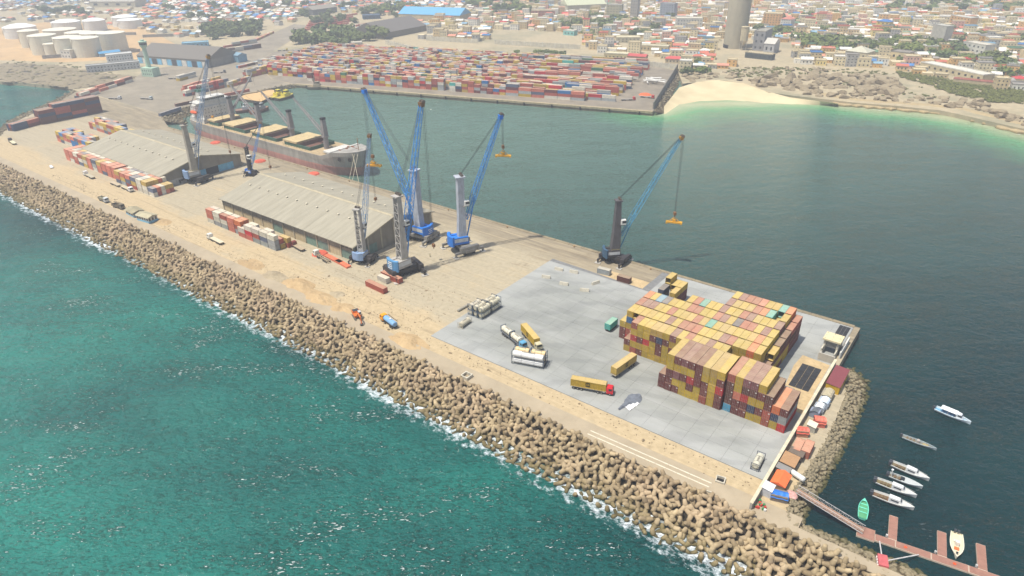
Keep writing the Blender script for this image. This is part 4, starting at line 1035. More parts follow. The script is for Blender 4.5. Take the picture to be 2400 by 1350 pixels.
# water tanker and excavator
qa, qb = G(928, 772), G(892, 745); a = math.atan2(qb[1]-qa[1], qb[0]-qa[0])
t = thing('tanker_truck', 'orange cab tanker truck with a light blue tank beside the excavator', 'truck', (qa[0], qa[1], 0), a)
MB().box(.2, -.45, .7, 9.2, .45, 1.05).build('chassis', CHS, t); cab_at(t, 9.0, (226, 150, 24), z=.8); wheels(t, [(x, s*1.05) for x in (1.4, 2.7, 6.6, 8.9) for s in (-1, 1)])
m = MB(); m.loft([[(x, 1.2*math.cos(q)*k_, 2.15+1.05*math.sin(q)*k_) for q in np.linspace(0, 2*PI, 12, endpoint=False)] for x, k_ in ((.2, .85), (.4, 1), (7.4, 1), (7.6, .85))])
tk = m.build('tank', OCOLS, t, color=lin(120, 160, 196)); MB().box(3.2, -.4, 3.15, 4.2, .4, 3.4).build('hatch', OCOLS, tk, color=lin(200, 200, 200)); MB().box(.3, -1.3, 3.1, 7.4, -1.1, 3.25).build('walkway', CHS, tk)
q = G(838, 745)
t = thing('excavator', 'orange tracked excavator digging in the sand near the breakwater', 'excavator', (q[0], q[1], 0), dg_(-25))
orm = OCOLS; oc = lin(206, 106, 40)
for s in (-1, 1):
    m = MB(); m.loft([[(x*math.cos(0)-0, s*1.35-.32, z) for x, z in ((-2.1, .1), (2.1, .1), (2.45, .5), (2.1, .95), (-2.1, .95), (-2.45, .5))], [(x, s*1.35+.32, z) for x, z in ((-2.1, .1), (2.1, .1), (2.45, .5), (2.1, .95), (-2.1, .95), (-2.45, .5))]]); m.build('track', M('track_steel', (92, 88, 80), .8), t)
MB().box(-1, -1, .5, 1, 1, 1.1).build('undercarriage', CHS, t)
m = MB(); m.box(-3.2, -1.4, 1.15, 1.5, 1.4, 2.0); m.box(-3.2, -1.4, 2.0, -1.0, 1.4, 2.55); hs = m.build('upper_body', orm, t, color=oc)
MB().box(-3.1, -1.2, 2.56, -1.2, 1.2, 2.7).build('engine_cover', M('cover_dark', (60, 62, 66), .6), hs)
cb = MB().box(-.2, .35, 2.0, 1.5, 1.4, 3.25).build('cab', orm, t, color=lin(180, 180, 176)); MB().box(.1, .33, 2.5, 1.53, 1.43, 3.1).build('window', GLS, cb)
m = MB(); m.tube((1.3, -.3, 1.8), (4.0, -.3, 4.3), .34, 4); m.tube((4.0, -.3, 4.3), (6.6, -.3, 3.7), .3, 4); m.build('boom', orm, t, color=oc)
m = MB(); m.tube((6.6, -.3, 3.8), (7.2, -.3, 1.2), .26, 4); m.build('stick', orm, t, color=oc)
m = MB(); m.loft([[(6.9, -.9, 1.3), (7.7, -.9, 1.0), (7.4, -.9, .05), (6.6, -.9, .3)], [(6.9, .3, 1.3), (7.7, .3, 1.0), (7.4, .3, .05), (6.6, .3, .3)]]); m.build('bucket', M('bucket_steel', (72, 70, 68), .7), t)
def car(label, px, ang, colr):
    q = G(*px); t = thing('pickup_car', label, 'car', (q[0], q[1], 0), ang)
    m = MB(); m.loft([[(x, -.88, .35), (x, .88, .35), (x, .88, z), (x, -.88, z)] for x, z in ((-2.3, .8), (-2.1, .95), (1.2, 1.0), (2.0, .85), (2.2, .6))]); b_ = m.build('body', OCOLS, t, color=lin(*colr))
    m = MB(); m.loft([[(-1.7, -.8, .95), (1.2, -.8, .95), (1.2, .8, .95), (-1.7, .8, .95)], [(-1.2, -.68, 1.55), (.5, -.68, 1.55), (.5, .68, 1.55), (-1.2, .68, 1.55)]]); m.build('cabin', OCOLS, t, color=lin(*colr))
    m = MB(); m.box(-1.3, -.79, 1.08, .6, .79, 1.38); m.build('window', GLS, t); wheels(t, [(-1.4, .8), (-1.4, -.8), (1.4, .8), (1.4, -.8)], .34, .22)
car('small white car driving on the sandy strip at far left', (121, 393), -.2, (226, 226, 224))

# ================================================================== TANK FRAMES
def tank(loc, rz, label, L=6.06, colr=(204, 196, 172), frame=(58, 76, 94), full=False, H=2.5):
    t = thing('tank_container', label, 'tank', loc, rz, 'tank containers on the apron')
    fm = M('frame%d' % frame[0], frame, .6, .15)
    for y in (.0, L-.14):
        m = MB()
        for s in (-1, 1): m.box(s*1.15-.08, y, 0, s*1.15+.08, y+.14, H)
        m.box(-1.07, y, H-.14, 1.07, y+.14, H); m.box(-1.07, y, 0, 1.07, y+.14, .14)
        for s in (-1, 1):
            m.tube((s*1.07, y+.07, .75), (s*.5, y+.07, .14), .05, 4)
        m.build('end_frame', fm, t)
    for s in (-1, 1): MB().box(s*1.15-.07, .14, .0, s*1.15+.07, L-.14, .13).build('bottom_rail', fm, t)
    m = MB(); m.hcyl((0, .55, 1.3), (0, L-.55, 1.3), 1.12, 14, .3); tk = m.build('vessel', OCOLS, t, smooth=False, color=lin(*colr))
    MB().box(-.25, L*.3, 2.4, .25, L*.7, 2.46).build('walkway', M('walkway_grey', (136, 130, 116), .8), tk)
    MB().lathe([(.3, 2.38), (.3, 2.56), (0, 2.58)], 8, 0, L/2).build('manhole', M('walkway_grey', (136, 130, 116), .8), tk)
    for y in (L*.3, L*.7): MB().lathe([(1.135, -.06), (1.135, .06)], 14).build('band', fm, tk, (0, y, 1.3)).rotation_euler = (PI/2, 0, 0)
    return t
for r, v in enumerate((-1.5, 5.0)):
    for ci in range(3):
        for t_ in range(2):
            if r == 1 and ci == 0: continue
            tank((-83.0+ci*2.55, v, .19+t_*2.55), 0, 'cream tank frame, block by sandy edge, %s of three columns, %s end, %s tier' % (('left', 'middle', 'right')[ci], ('near', 'far')[r], ('lower', 'upper')[t_]), colr=(196+ci*4, 186+ci*4, 164))
tank((-79.6, -11.6, .19), .05, 'single dirty cream tank frame at the apron corner', colr=(186, 176, 150), frame=(170, 160, 140))
for i in range(2): tank((TKT.location.x+math.cos(TKA)*(.2+i*6.2), TKT.location.y+math.sin(TKA)*(.2+i*6.2), 1.58), TKA-PI/2, 'cream tank frame, %s of two on the trailer behind the white pressure tanks' % ('rear', 'front')[i])
ta = dg_(18); q0 = G(1200, 849)
for t_ in range(2): tank((q0[0], q0[1]+.3, .19+t_*2.6), ta-PI/2, 'long white pressure tank, %s of the front pair near the middle of the apron' % ('lower', 'upper')[t_], 12.19, (214, 212, 206), (70, 78, 90))
for t_ in range(2):
    for i in range(2): tank((q0[0]-math.sin(ta)*2.6+math.cos(ta)*i*6.15, q0[1]+.3+math.cos(ta)*2.6+math.sin(ta)*i*6.15, .19+t_*2.6), ta-PI/2, 'cream tank behind the long white tanks, %s end, %s tier' % (('left', 'right')[i], ('lower', 'upper')[t_]), colr=(206, 180, 130))
tank((40.9, -20.2, .19), .05, 'lone tank frame with a round white end beside the apron wall', colr=(196, 190, 168), frame=(70, 80, 98))
q = G(1085, 728); o = MB().hcyl((0, 0, .6), (0, 7, .6), .55, 10, .1).build('steel_pipe', M('pipe_grey', (150, 144, 128), .7), None, (q[0]-1, q[1]-2, 0), -.05); tag(o, 'grey pipe lying on the sand beside the tank block', 'pipe')

# ================================================================== SMALL THINGS ON THE PIER
CON = M('precast', (188, 180, 160), .9, .12, .5, stain=.3)
for i, (px_, a) in enumerate((((1280, 652), .3), ((1310, 634), .2), ((1322, 668), .25), ((1370, 683), .4), ((1396, 666), 1.2), ((1345, 640), .2))):
    q = G(*px_); m = MB(); m.loft([[(x, -.6, 0), (x, .6, 0), (x, .25, 1.3), (x, -.25, 1.3)] for x in (-2, 2)])
    tag(m.build('barrier_block', CON, None, (q[0], q[1], .19), a), 'pale concrete barrier block on the upper apron, %s from left' % ORD[i], 'barrier', 'concrete barrier blocks')
q = G(1094, 886); t = thing('concrete_chamber', 'open-topped square concrete chamber beside the crest road', 'chamber', (q[0], q[1], 0), 0)
m = MB(); m.box(-1.6, -1.6, 0, 1.6, -1.2, 1.5); m.box(-1.6, 1.2, 0, 1.6, 1.6, 1.5); m.box(-1.6, -1.2, 0, -1.2, 1.2, 1.5); m.box(1.2, -1.2, 0, 1.6, 1.2, 1.5); m.build('side_walls', CON, t); MB().box(-1.2, -1.2, .1, 1.2, 1.2, .2).build('floor_slab', DARK, t)
m = MB(); q = G(1474, 944); rs_ = random.Random(4)
R = []
for i in range(9):
    x = -5.5+i*1.4; w_ = (.4, .6, 1.0, 1.2, 1.7, 2.3, 2.6, 2.0, .8)[i]
    R.append([(x, -w_+rs_.uniform(-.3, .3), .02), (x+rs_.uniform(-.3, .3), -w_*.4, .35+rs_.uniform(0, .35)), (x, w_*.4, .3+rs_.uniform(0, .5)), (x, w_+rs_.uniform(-.3, .3), .02)])
tp = thing('tarpaulin', 'crumpled grey and white tarpaulin lying on the apron', 'tarpaulin', (q[0], q[1], .19), dg_(80))
m.loft(R, closed=False, caps=False).build('grey_sheet', M('tarp_grey', (104, 108, 114), .7, .2, .8), tp)
m = MB(); m.loft([[(x+y*.1, -3.0+y*1.0, .04+.25*abs(math.sin(x*2+y))) for y in (0, .7, 1.5, 2.2)] for x in np.linspace(-3.4, 1.8, 7)], closed=False, caps=False).build('white_sheet', M('tarp_white', (206, 204, 200), .7, .1), tp)
def rubble_heap(label, px_, r, h, seed, mat, sx_=1.0, ang=0.0):
    from mathutils import noise as nz_
    q = G(*px_); n = 44; R = []
    for k in range(15):
        rr = 1-k/14; ring = []
        for i in range(n):
            a = 2*PI*i/n; e = 1+.35*nz_.noise(Vector((math.cos(a)*1.3+seed, math.sin(a)*1.3, seed*.7))); x, y = r*rr*e*math.cos(a)*sx_, r*rr*e*math.sin(a)
            z = h*(math.cos(min(1, rr)*PI)*.5+.5)*(1+.9*nz_.noise(Vector((x*.28+seed*3, y*.28, .3))))+.32*nz_.noise(Vector((x*.9, y*.9, seed)))*(1-rr**3)*min(1, h)-.12*rr**6
            ring.append((x, y, z))
        R.append(ring)
    m = MB(); m.loft(R); return tag(m.build('sand_heap', mat, None, (q[0], q[1], 0), ang), label, 'heap', 'sand and rubble heaps')
SND = dirt_material('heap_sand', (160, 134, 98), (186, 160, 120), (146, 126, 98), .5); GRV = dirt_material('heap_gravel', (146, 132, 106), (172, 156, 128), (126, 112, 90), .5)
for i, (px_, r, h, mt, lab, sx_) in enumerate((((700, 668), 6, 1.6, SND, 'broad sand heap above the crest road, left of the sand ridge', 1.9), ((645, 648), 5, 1.1, GRV, 'low grey gravel heap at the foot of the sandy slope', 1.8), ((745, 700), 6, 1.5, SND, 'sand ridge between the gravel heap and the excavator', 2.0), ((800, 722), 5, 1.3, SND, 'rounded sand heap just left of the excavator', 1.5),
                                               ((952, 800), 6, 1.3, SND, 'pale sand heap below the tanker truck', 1.9), ((590, 620), 5, .9, SND, 'flat sand heap below the skeletal truck', 2.0), ((790, 690), 3, .6, GRV, 'little grey heap behind the excavator', 1.5), ((380, 520), 4, .7, SND, 'flat sand heap right of the blue and white hut', 2.2))):
    rubble_heap(lab, px_, r, h, 30+i, mt, sx_, 0)
# kerb channel under construction
m = MB(); qa, qb = G(1380, 1015), G(1665, 1140); a = math.atan2(qb[1]-qa[1], qb[0]-qa[0]); D = math.hypot(qb[0]-qa[0], qb[1]-qa[1])
t = thing('drain_channel', 'long white concrete drain channel beside the crest road', 'channel', (qa[0], qa[1], 0), a)
for i in range(12):
    for s in (-.9, .9): MB().box(i*D/12+.05, s-.18, 0, (i+1)*D/12-.05, s+.18, .45).build('kerb', M('kerb_white', (206, 196, 172), .9, .1, .5), t)
for i, px_ in enumerate(((1688, 1128), (1655, 1162))):
    q = G(*px_); t = thing('manhole_box', 'small square concrete box at the end of the drain channel, %s' % ('upper', 'lower')[i], 'chamber', (q[0], q[1], 0), .2)
    m = MB(); m.box(-1.3, -1.3, 0, 1.3, -1.0, .9); m.box(-1.3, 1.0, 0, 1.3, 1.3, .9); m.box(-1.3, -1, 0, -1, 1, .9); m.box(1, -1, 0, 1.3, 1, .9); m.build('side_walls', CON, t); MB().box(-1, -1, .05, 1, 1, .12).build('floor_slab', DARK, t)
# huts by the crest road
def hut(label, px_, ang, L, B, H, wallc, bandc, roofc, nw):
    q = G(*px_); t = thing('hut', label, 'hut', (q[0], q[1], 0), ang)
    MB().box(-L/2, -B/2, 0, L/2, B/2, H).build('wall', OCOL, t, color=lin(*wallc)); m = MB(); m.box(-L/2-.06, -B/2-.06, 0, L/2+.06, B/2+.06, H*.4); m.build('painted_band', OCOL, t, color=lin(*bandc))
    m = MB(); m.loft([[(x, -B/2-.6, H), (x, 0, H+1.0), (x, B/2+.6, H), (x, B/2+.6, H-.12), (x, -B/2-.6, H-.12)] for x in (-L/2-.6, L/2+.6)]); m.build('roof', OCOL, t, color=lin(*roofc))
    for i in range(nw):
        for s in (-1, 1): MB().box(-L/2+(i+.25)*L/nw, s*(B/2+.02)-.05, H*.45, -L/2+(i+.75)*L/nw, s*(B/2+.02)+.05, H*.85).build('window', GLS, t)
    for i in range(3): MB().box(L/2-.03, -B/2+(i+.2)*B/3, .2, L/2+.05, -B/2+(i+.7)*B/3, H*.85).build('doorway', GLS, t)
    return t
hut('hut with white columns and a light blue base beside the crest road', (347, 517), dg_(8), 10, 5.5, 3.4, (206, 202, 190), (128, 178, 200), (170, 160, 130), 5)
hut('grey roofed low hut with a blue door left of the white columned hut', (318, 503), dg_(-2), 9, 6, 2.8, (176, 186, 186), (140, 180, 196), (150, 140, 112), 3)

# ================================================================== THE BULK CARRIER
t = thing('cargo_ship', 'grey and faded red bulk carrier with open hatches moored at the pier', 'ship', (-448, 98.8, 0)); SHIP = t
hm = NT('hull_paint'); p = hm.pos(); z = hm.xyz(p)[2]
st = hm.noise(hm.mapped(p, (.25, .25, .04)), 1.2, 6, .7)
gy = hm.mix(hm.ramp(st, .35, .7), lin(164, 158, 146), lin(126, 120, 110)); rd = hm.mix(hm.ramp(st, .35, .7), lin(196, 140, 124), lin(160, 112, 98))
c = hm.mix(hm.ramp(hm.math('ADD', z, hm.math('MULTIPLY', st, .5)), 2.9, 2.7), gy, rd)
c = hm.mix(hm.math('MULTIPLY', hm.ramp(hm.noise(hm.mapped(p, (.5, .5, .08)), 1.5, 6, .75), .58, .72), .6), c, lin(110, 74, 52))
hm.set('Base Color', c); hm.set('Roughness', .6)
ST = [(0, 10.5, 7.5, 8.5, .0), (3, 11.8, 9, 8.5, 0), (14, 13.6, 12.5, 8.5, 0), (30, 14, 14, 8.5, 0), (150, 14, 14, 8.5, 0), (164, 13.6, 12.6, 8.7, 0), (174, 12.6, 9.6, 12.2, 0), (182, 10.0, 5.6, 12.8, 0), (187, 7.0, 2.8, 13.2, 0), (190.5, 3.6, .8, 13.6, 0), (192.2, .8, .3, 14, 0)]
R = []
for x, hd, hw, zd, _ in ST:
    xb = x-(5 if x > 176 else 0)*((x-176)/16 if x > 176 else 0)
    prof = [(hd, zd, x), (hd*.99, zd-2.5, x-(.2 if x > 176 else 0)), ((hd*.45+hw*.55), 2, xb+(x-xb)*.4), (hw, -3.5, xb), (hw*.9, -8, xb)]
    R.append([(q[2], -q[0], q[1]) for q in prof]+[(q[2], q[0], q[1]) for q in reversed(prof)])
m = MB(); m.loft(R); hull = m.build('hull', hm.m, t)
DKM = M('ship_deck', (170, 148, 112), .9, .15, .2, stain=.4)
m = MB(); m.add([(x, -hd+.3, zd+.05) for x, hd, hw, zd, _ in ST[:6]]+[(x, hd-.3, zd+.05) for x, hd, hw, zd, _ in reversed(ST[:6])], [tuple(range(12))]); m.build('main_deck', DKM, t)
m = MB(); fo = [s_ for s_ in ST if s_[0] >= 172]; m.add([(x, -hd+.25, zd-.9) for x, hd, hw, zd, _ in fo]+[(x, hd-.25, zd-.9) for x, hd, hw, zd, _ in reversed(fo)], [tuple(range(2*len(fo)))]); m.build('forecastle_deck', M('forecastle', (176, 148, 104), .9, .2, .4, stain=.4), t)
m = MB(); m.box(170.5, -12.5, 8.5, 172, 12.5, 12).build('forecastle_bulkhead', M('ship_white', (196, 192, 182), .7, .1, .3, stain=.35), t)
for i in range(14):
    x = 173+random.random()*13; y = random.uniform(-.6, .6)*(12.5-(x-172)*.62)
    m = MB(); m.box(x-.6, y-.5, 11.6, x+.6, y+.5, 12.4+random.random()*.6); m.tube((x-.9, y, 12.3), (x+.9, y, 12.3), .45, 8); m.build('winch', M('winch_rust', (128, 78, 50), .8, .25), t)
MB().box(161, -9, 9.3, 170.3, 9, 10.4).build('store_hatch', MATS['ship_white'], t)
LID = M('hatch_lid', (188, 166, 122), .85, .12, .25, stain=.35); GRN = M('coaming_green', (58, 92, 74), .7, .2, .4, stain=.4); HOLD = M('hold_rust', (110, 76, 62), .9, .25, .3, stain=.4)
for i, (x0, x1) in enumerate(((28, 40.5), (48, 75), (83.5, 112.5), (121.5, 149))):
    m = MB()
    for y in (-10.2, 10.2): m.box(x0, y-.25, 8.5, x1, y+.25, 10.9)
    for x in (x0, x1): m.box(x-.25, -9.95, 8.5, x+.25, 9.95, 10.9)
    co = m.build('hatch_coaming', GRN, t)
    MB().box(x0+.3, -9.9, 8.56, x1-.3, 9.9, 8.8).build('hold_floor', HOLD, co)
    xm = x0+(x1-x0)*(.55 if i else .8)
    for k in range(2): MB().box(x0-1.0+k*(xm-x0)/2, -10.8, 11.0+k*.02, x0-1.0+(k+1)*(xm-x0)/2-.08, 10.8, 12.2).build('hatch_lid', LID, co)
    MB().box(xm+.2, -10.4, 8.8, xm+.6, 10.4, 11.4).build('folded_lid', HOLD, co)
    for k in range(int((x1-x0)/3)): MB().tube((x0+k*3, -11.6, 8.5), (x0+k*3, -11.6, 10.2), .1, 4).build('stanchion', GRN, co)
CRG = M('deck_crane_grey', (132, 126, 122), .7, .15, .4, stain=.35)
for i, x in enumerate((44.5, 79.5, 117, 153.5)):
    m = MB(); m.lathe([(1.9, 8.5), (1.7, 16), (2.4, 16.2), (2.4, 17.2)], 12, x, 0); ped = m.build('deck_crane', CRG, t)
    m = MB(); m.loft([[(x-1.7, -1.7, 17.2), (x+1.5, -1.7, 17.2), (x+1.5, 1.7, 17.2), (x-1.7, 1.7, 17.2)], [(x-1.1, -1.4, 28), (x+.9, -1.4, 28), (x+.9, 1.4, 28), (x-1.1, 1.4, 28)]]); m.build('crane_house', CRG, ped)
    MB().box(x-1.2, -1.6, 28, x+1.1, 1.6, 29.4).build('crane_top', M('dark_steel', (46, 44, 44), .6), ped)
    m = MB(); yaw, el, L = (PI+.09, dg_(40), 33) if i else (dg_(78), dg_(50), 33)
    d = Vector((math.cos(el)*math.cos(yaw), math.cos(el)*math.sin(yaw), math.sin(el))); s_ = Vector((-math.sin(yaw), math.cos(yaw), 0)); o_ = Vector((x, 0, 18))
    for k in (-1, 1): m.tube(o_+s_*k*1.3+d*1, o_+d*L+s_*k*.35, .62, 6, .32)
    for k in range(7):
        f0, f1 = k/7, (k+1)/7; m.tube(o_+d*(1+f0*(L-1))+s_*(1.3-.95*f0), o_+d*(1+f1*(L-1))-s_*(1.3-.95*f1), .22, 4)
    m.build('jib', CRG, ped); m = MB()
    for k in (-.5, .5): m.tube((x, k, 29), o_+d*L, .06, 3)
    m.tube(o_+d*L, o_+d*L-Vector((0, 0, 9)), .06, 3); m.build('jib_ropes', MATS['wire_rope'], ped)
SW = MATS['ship_white']
m = MB(); m.box(6, -12.5, 8.5, 25, 12.5, 12); m.box(7, -11.5, 12, 24.5, 11.5, 20.5); m.box(9, -10, 20.5, 23.5, 10, 23.4); hs = m.build('superstructure', SW, t)
m = MB(); m.box(13, -14.5, 23.4, 24, 14.5, 23.9); m.box(15, -9, 23.9, 23.6, 9, 26.6); m.box(14.5, -9.5, 26.6, 24, 9.5, 26.9); br = m.build('bridge', SW, t)
for k in range(12): MB().box(23.56, -8.5+k*1.45, 25.0, 23.68, -7.35+k*1.45, 26.1).build('window', GLS, br)
wm_ = MB().box(0, -.32, 0, .08, .32, .7).mesh('window', GLS)
for lv in range(3):
    for k in range(8): obj('window', wm_, hs, (24.47, -9.5+k*2.7, 13.3+lv*2.6))
ws_ = MB().box(-.32, -.06, 0, .32, .0, .7).mesh('window', GLS)
for lv in range(3):
    for k in range(6): obj('window', ws_, hs, (9+k*2.6, -11.48, 13.3+lv*2.6))
m = MB(); m.box(3.5, -3, 12, 8.2, 3, 28.5); fn = m.build('funnel', SW, t); MB().box(3.3, -3.2, 28.5, 8.4, 3.2, 30.2).build('funnel_top', M('funnel_green', (70, 110, 96), .7), fn)
for k in (-1, 0, 1): MB().tube((5.8, k*1.5, 30), (5.6, k*1.5, 32.2), .5, 8).build('exhaust', M('exhaust', (60, 58, 56), .7), fn)
m = MB(); m.tube((20, 0, 26.8), (20, 0, 37), .35, 6); m.tube((20, -3, 33), (20, 3, 33), .15, 4); m.lathe([(.0, 36.6), (1.0, 37.2), (1.1, 38), (.6, 38.7), (0, 38.9)], 10, 20, 0); m.build('mast', SW, t)
m = MB(); m.tube((186, 0, 12.5), (186, 0, 21), .25, 6); m.tube((186, -.8, 19), (186, .8, 19), .12, 4); m.build('foremast', M('foremast', (150, 110, 70), .7), t)
m = MB(); m.loft([[(x, -13.2+1.4*math.cos(q)*k, 16+1.3*math.sin(q)*k) for q in np.linspace(0, 2*PI, 8, endpoint=False)] for x, k in ((10, .3), (11.5, 1), (16, 1), (18, .3))]); m.build('lifeboat', M('lifeboat_orange', (216, 92, 44), .5), t)
for x, y in ((179, -1), (185, -1)):
    MB().lathe([(.0, 0), (1.2, .05), (1.3, .3), (.6, .35)], 8).build('anchor_pocket', M('anchor_dark', (50, 46, 44), .8), t, (x, -(11.2-(x-178)*.55), 8.2)).rotation_euler = (PI/2, 0, .35)
m = MB()
for s_, (a, b_) in enumerate((((188, -5, 12.6), (196, -18.5, .4)), ((187, -6, 12.6), (205, -18.5, .4)), ((189, -3, 12.8), (199, -18.6, .4)))): m.tube(a, b_, .14, 4)
m.build('mooring_lines', M('rope_white', (190, 178, 150), .9), t)
q = thing('grab_bucket', 'yellow grab bucket standing on the ship deck before the white superstructure', 'grab', (-448+28, 92, 8.6), .3)
yg = M('grab_yellow', (206, 146, 30), .6)
for s_ in (-1, 1): MB().loft([[(s_*.1, y, 0), (s_*1.9, y, .9), (s_*2.0, y, 2.2), (s_*.1, y, 2.4)] for y in (-1.4, 1.4)]).build('jaw', yg, q); MB().tube((s_*1.6, 0, 2.2), (0, 0, 4.6), .2, 5).build('grab_arm', yg, q)
MB().box(-.7, -.7, 4.3, .7, .7, 5.4).build('grab_head', yg, q)

# ================================================================== SMALL CRAFT
M('rail_steel', (200, 198, 190), .4)
def hullmesh(L, B, D, flare=1.15, tr=.85, n=9, fine=2.2):
    R = []
    for i in range(n):
        f = i/(n-1); x = f*L; b = B/2*(tr+(1-tr)*min(1, f*3))*(1-max(0, (f-.45)/.55)**fine) if f > 0 else B/2*tr
        b = max(b, .03); sheer = D*(1+.35*f*f); dead = .55*f**2
        R.append([(x, -b*flare, sheer), (x, -b*.95, sheer*.45), (x, -b*.55*(1-dead), -.15), (x, 0, -.3), (x, b*.55*(1-dead), -.15), (x, b*.95, sheer*.45), (x, b*flare, sheer)])
    return R
def boat(label, stern, ang, L, B, D, colr, kind, deckc, name='motor_boat', group=None):
    t = thing(name, label, 'boat', (stern[0], stern[1], SEA_Z), ang, group)
    R = hullmesh(L, B, D); m = MB(); m.loft(R, closed=False, caps=False); m.add(R[0], [tuple(range(7))]); hl = m.build('hull', OCOLS, t, color=lin(*colr))
    m = MB()
    for s in (0, 6): m.loft([[Vector(r[s])+Vector((0, 0, .06)), Vector(r[s])+Vector((0, (-.14 if s == 0 else .14)*-1, .06)), Vector(r[s])+Vector((0, (-.14 if s == 0 else .14)*-1, -.12)), Vector(r[s])+Vector((0, 0, -.12))] for r in R])
    m.build('gunwale', OCOLS, t, color=lin(*[min(255, c+16) for c in colr]))
    m = MB(); k = [r for r in R]; m.add([(r[1][0], r[1][1]*.98, r[1][2]) for r in k]+[(r[5][0], r[5][1]*.98, r[5][2]) for r in reversed(k)], [tuple(range(2*len(k)))]); m.build('floor', OCOLS, t, color=lin(*deckc))
    if kind == 'patrol':
        f = [r for r in R[5:]]; m = MB(); m.add([(r[0][0], r[0][1]*.97, r[0][2]-.03) for r in f]+[(r[6][0], r[6][1]*.97, r[6][2]-.03) for r in reversed(f)], [tuple(range(2*len(f)))]); m.build('foredeck', OCOLS, t, color=lin(196, 194, 186))
        m = MB(); x0, x1 = L*.38, L*.66; h = D+1.15
        m.loft([[(x0, -B*.34, D*.5), (x1+.8, -B*.30, D*.9), (x1+.8, B*.30, D*.9), (x0, B*.34, D*.5)], [(x0, -B*.29, h), (x1-.2, -B*.25, h-.05), (x1-.2, B*.25, h-.05), (x0, B*.29, h)]]); cb = m.build('cabin', OCOLS, t, color=lin(204, 204, 200))
        for s in (-1, 1): MB().box(x0+.5, s*B*.325-.05, D+.45, x1-.4, s*B*.325+.05, D+.72).build('window', GLS, cb)
        MB().box(x1-.05, -B*.22, D+.42, x1+.28, B*.22, D+.85).build('windscreen', GLS, cb)
        for s in (-1, 1): MB().tube((L*.62, s*B*.46, D*1.5), (L*.93, s*B*.14, D*1.75), .035, 4).build('handrail', M('rail_steel', (200, 198, 190), .4), t)
        for s in (-.4, .4): m = MB(); m.box(-.75, s-.24, .1, -.05, s+.24, 1.25); m.box(-.85, s-.28, .95, .0, s+.28, 1.5); m.build('outboard_motor', M('motor_dark', (70, 72, 76), .4), t)
        for k_ in range(3): MB().box(L*.1+k_*.9, -.5, D*.45, L*.1+k_*.9+.6, .5, D*.45+.5).build('seat', M('seat_brown', (110, 92, 66), .8), t)
    elif kind == 'open':
        for f in (.3, .52, .72): MB().box(L*f, -B*.46, D*.62, L*f+.3, B*.46, D*.72).build('thwart', OCOLS, t, color=lin(*[min(255, c+20) for c in colr]))
        m = MB(); m.loft([[(L*.86, -B*.22, D*1.2), (L*.86, B*.22, D*1.2)], [(L*.99, -.03, D*1.3), (L*.99, .03, D*1.3)]], closed=False, caps=False); m.build('bow_deck', OCOLS, t, color=lin(*[min(255, c+20) for c in colr]))
    elif kind == 'arch':
        f = [r for r in R[3:]]; m = MB(); m.add([(r[0][0], r[0][1]*.97, r[0][2]-.03) for r in f]+[(r[6][0], r[6][1]*.97, r[6][2]-.03) for r in reversed(f)], [tuple(range(2*len(f)))]); m.build('foredeck', OCOLS, t, color=lin(178, 180, 176))
        MB().box(L*.34, -B*.3, D*.9, L*.46, B*.3, D*1.35).build('windscreen', GLS, t)
        m = MB()
        for s in (-1, 1): m.tube((L*.08, s*B*.42, D), (L*.05, s*B*.3, D+1.6), .07, 5)
        m.tube((L*.05, -B*.3, D+1.6), (L*.05, B*.3, D+1.6), .07, 5); m.build('radar_arch', MATS['rail_steel'], t); MB().lathe([(.0, D+1.6), (.32, D+1.75), (.32, D+2.05), (0, D+2.25)], 10, L*.05, 0).build('radar_dome', M('dome_white', (226, 226, 222), .4, .05), t)
        for s in (-.35, .35): MB().box(-.8, s-.24, .1, .0, s+.24, 1.3).build('outboard_motor', M('motor_dark', (70, 72, 76), .4), t)
        for k_ in range(2): MB().box(L*.14+k_*1.1, -.6, D*.45, L*.14+k_*1.1+.6, .6, D*.45+.5).build('seat', M('seat_brown', (110, 92, 66), .8), t)
    elif kind == 'ferry':
        m = MB(); x0, x1 = L*.14, L*.6; m.loft([[(x0, -B*.45, D+1.25), (x1, -B*.45, D+1.3), (x1, B*.45, D+1.3), (x0, B*.45, D+1.25)], [(x0+.2, -B*.38, D+1.45), (x1, -B*.38, D+1.5), (x1, B*.38, D+1.5), (x0+.2, B*.38, D+1.45)]]); cp = m.build('canopy', OCOLS, t, color=lin(226, 226, 222))
        for x in (x0+.2, (x0+x1)/2, x1-.2):
            for s in (-1, 1): MB().tube((x, s*B*.42, D*.8), (x, s*B*.42, D+1.3), .05, 4).build('canopy_post', MATS['rail_steel'], cp)
        m = MB(); m.loft([[(x1, -B*.34, D*.8), (x1+1.9, -B*.28, D*.9), (x1+1.9, B*.28, D*.9), (x1, B*.34, D*.8)], [(x1, -B*.3, D+1.45), (x1+1.2, -B*.24, D+1.4), (x1+1.2, B*.24, D+1.4), (x1, B*.3, D+1.45)]]); cb = m.build('wheelhouse', OCOLS, t, color=lin(220, 222, 222))
        MB().box(x1+.3, -B*.33, D+.65, x1+1.5, B*.33, D+1.1).build('window', GLS, cb)
        for k_ in range(4): MB().box(L*.2+k_*1.0, -B*.38, D*.5, L*.2+k_*1.0+.4, B*.38, D*.9).build('bench', OCOLS, t, color=lin(110, 150, 180))
        MB().box(-.7, -.25, .1, .0, .25, 1.3).build('outboard_motor', M('motor_dark', (70, 72, 76), .4), t)
    elif kind == 'skiff':
        for f in (.12, .22, .32, .45): MB().box(L*f, -B*.4, D*.5, L*f+.45, B*.4, D*.95).build('thwart', M('seat_brown', (110, 92, 66), .8), t)
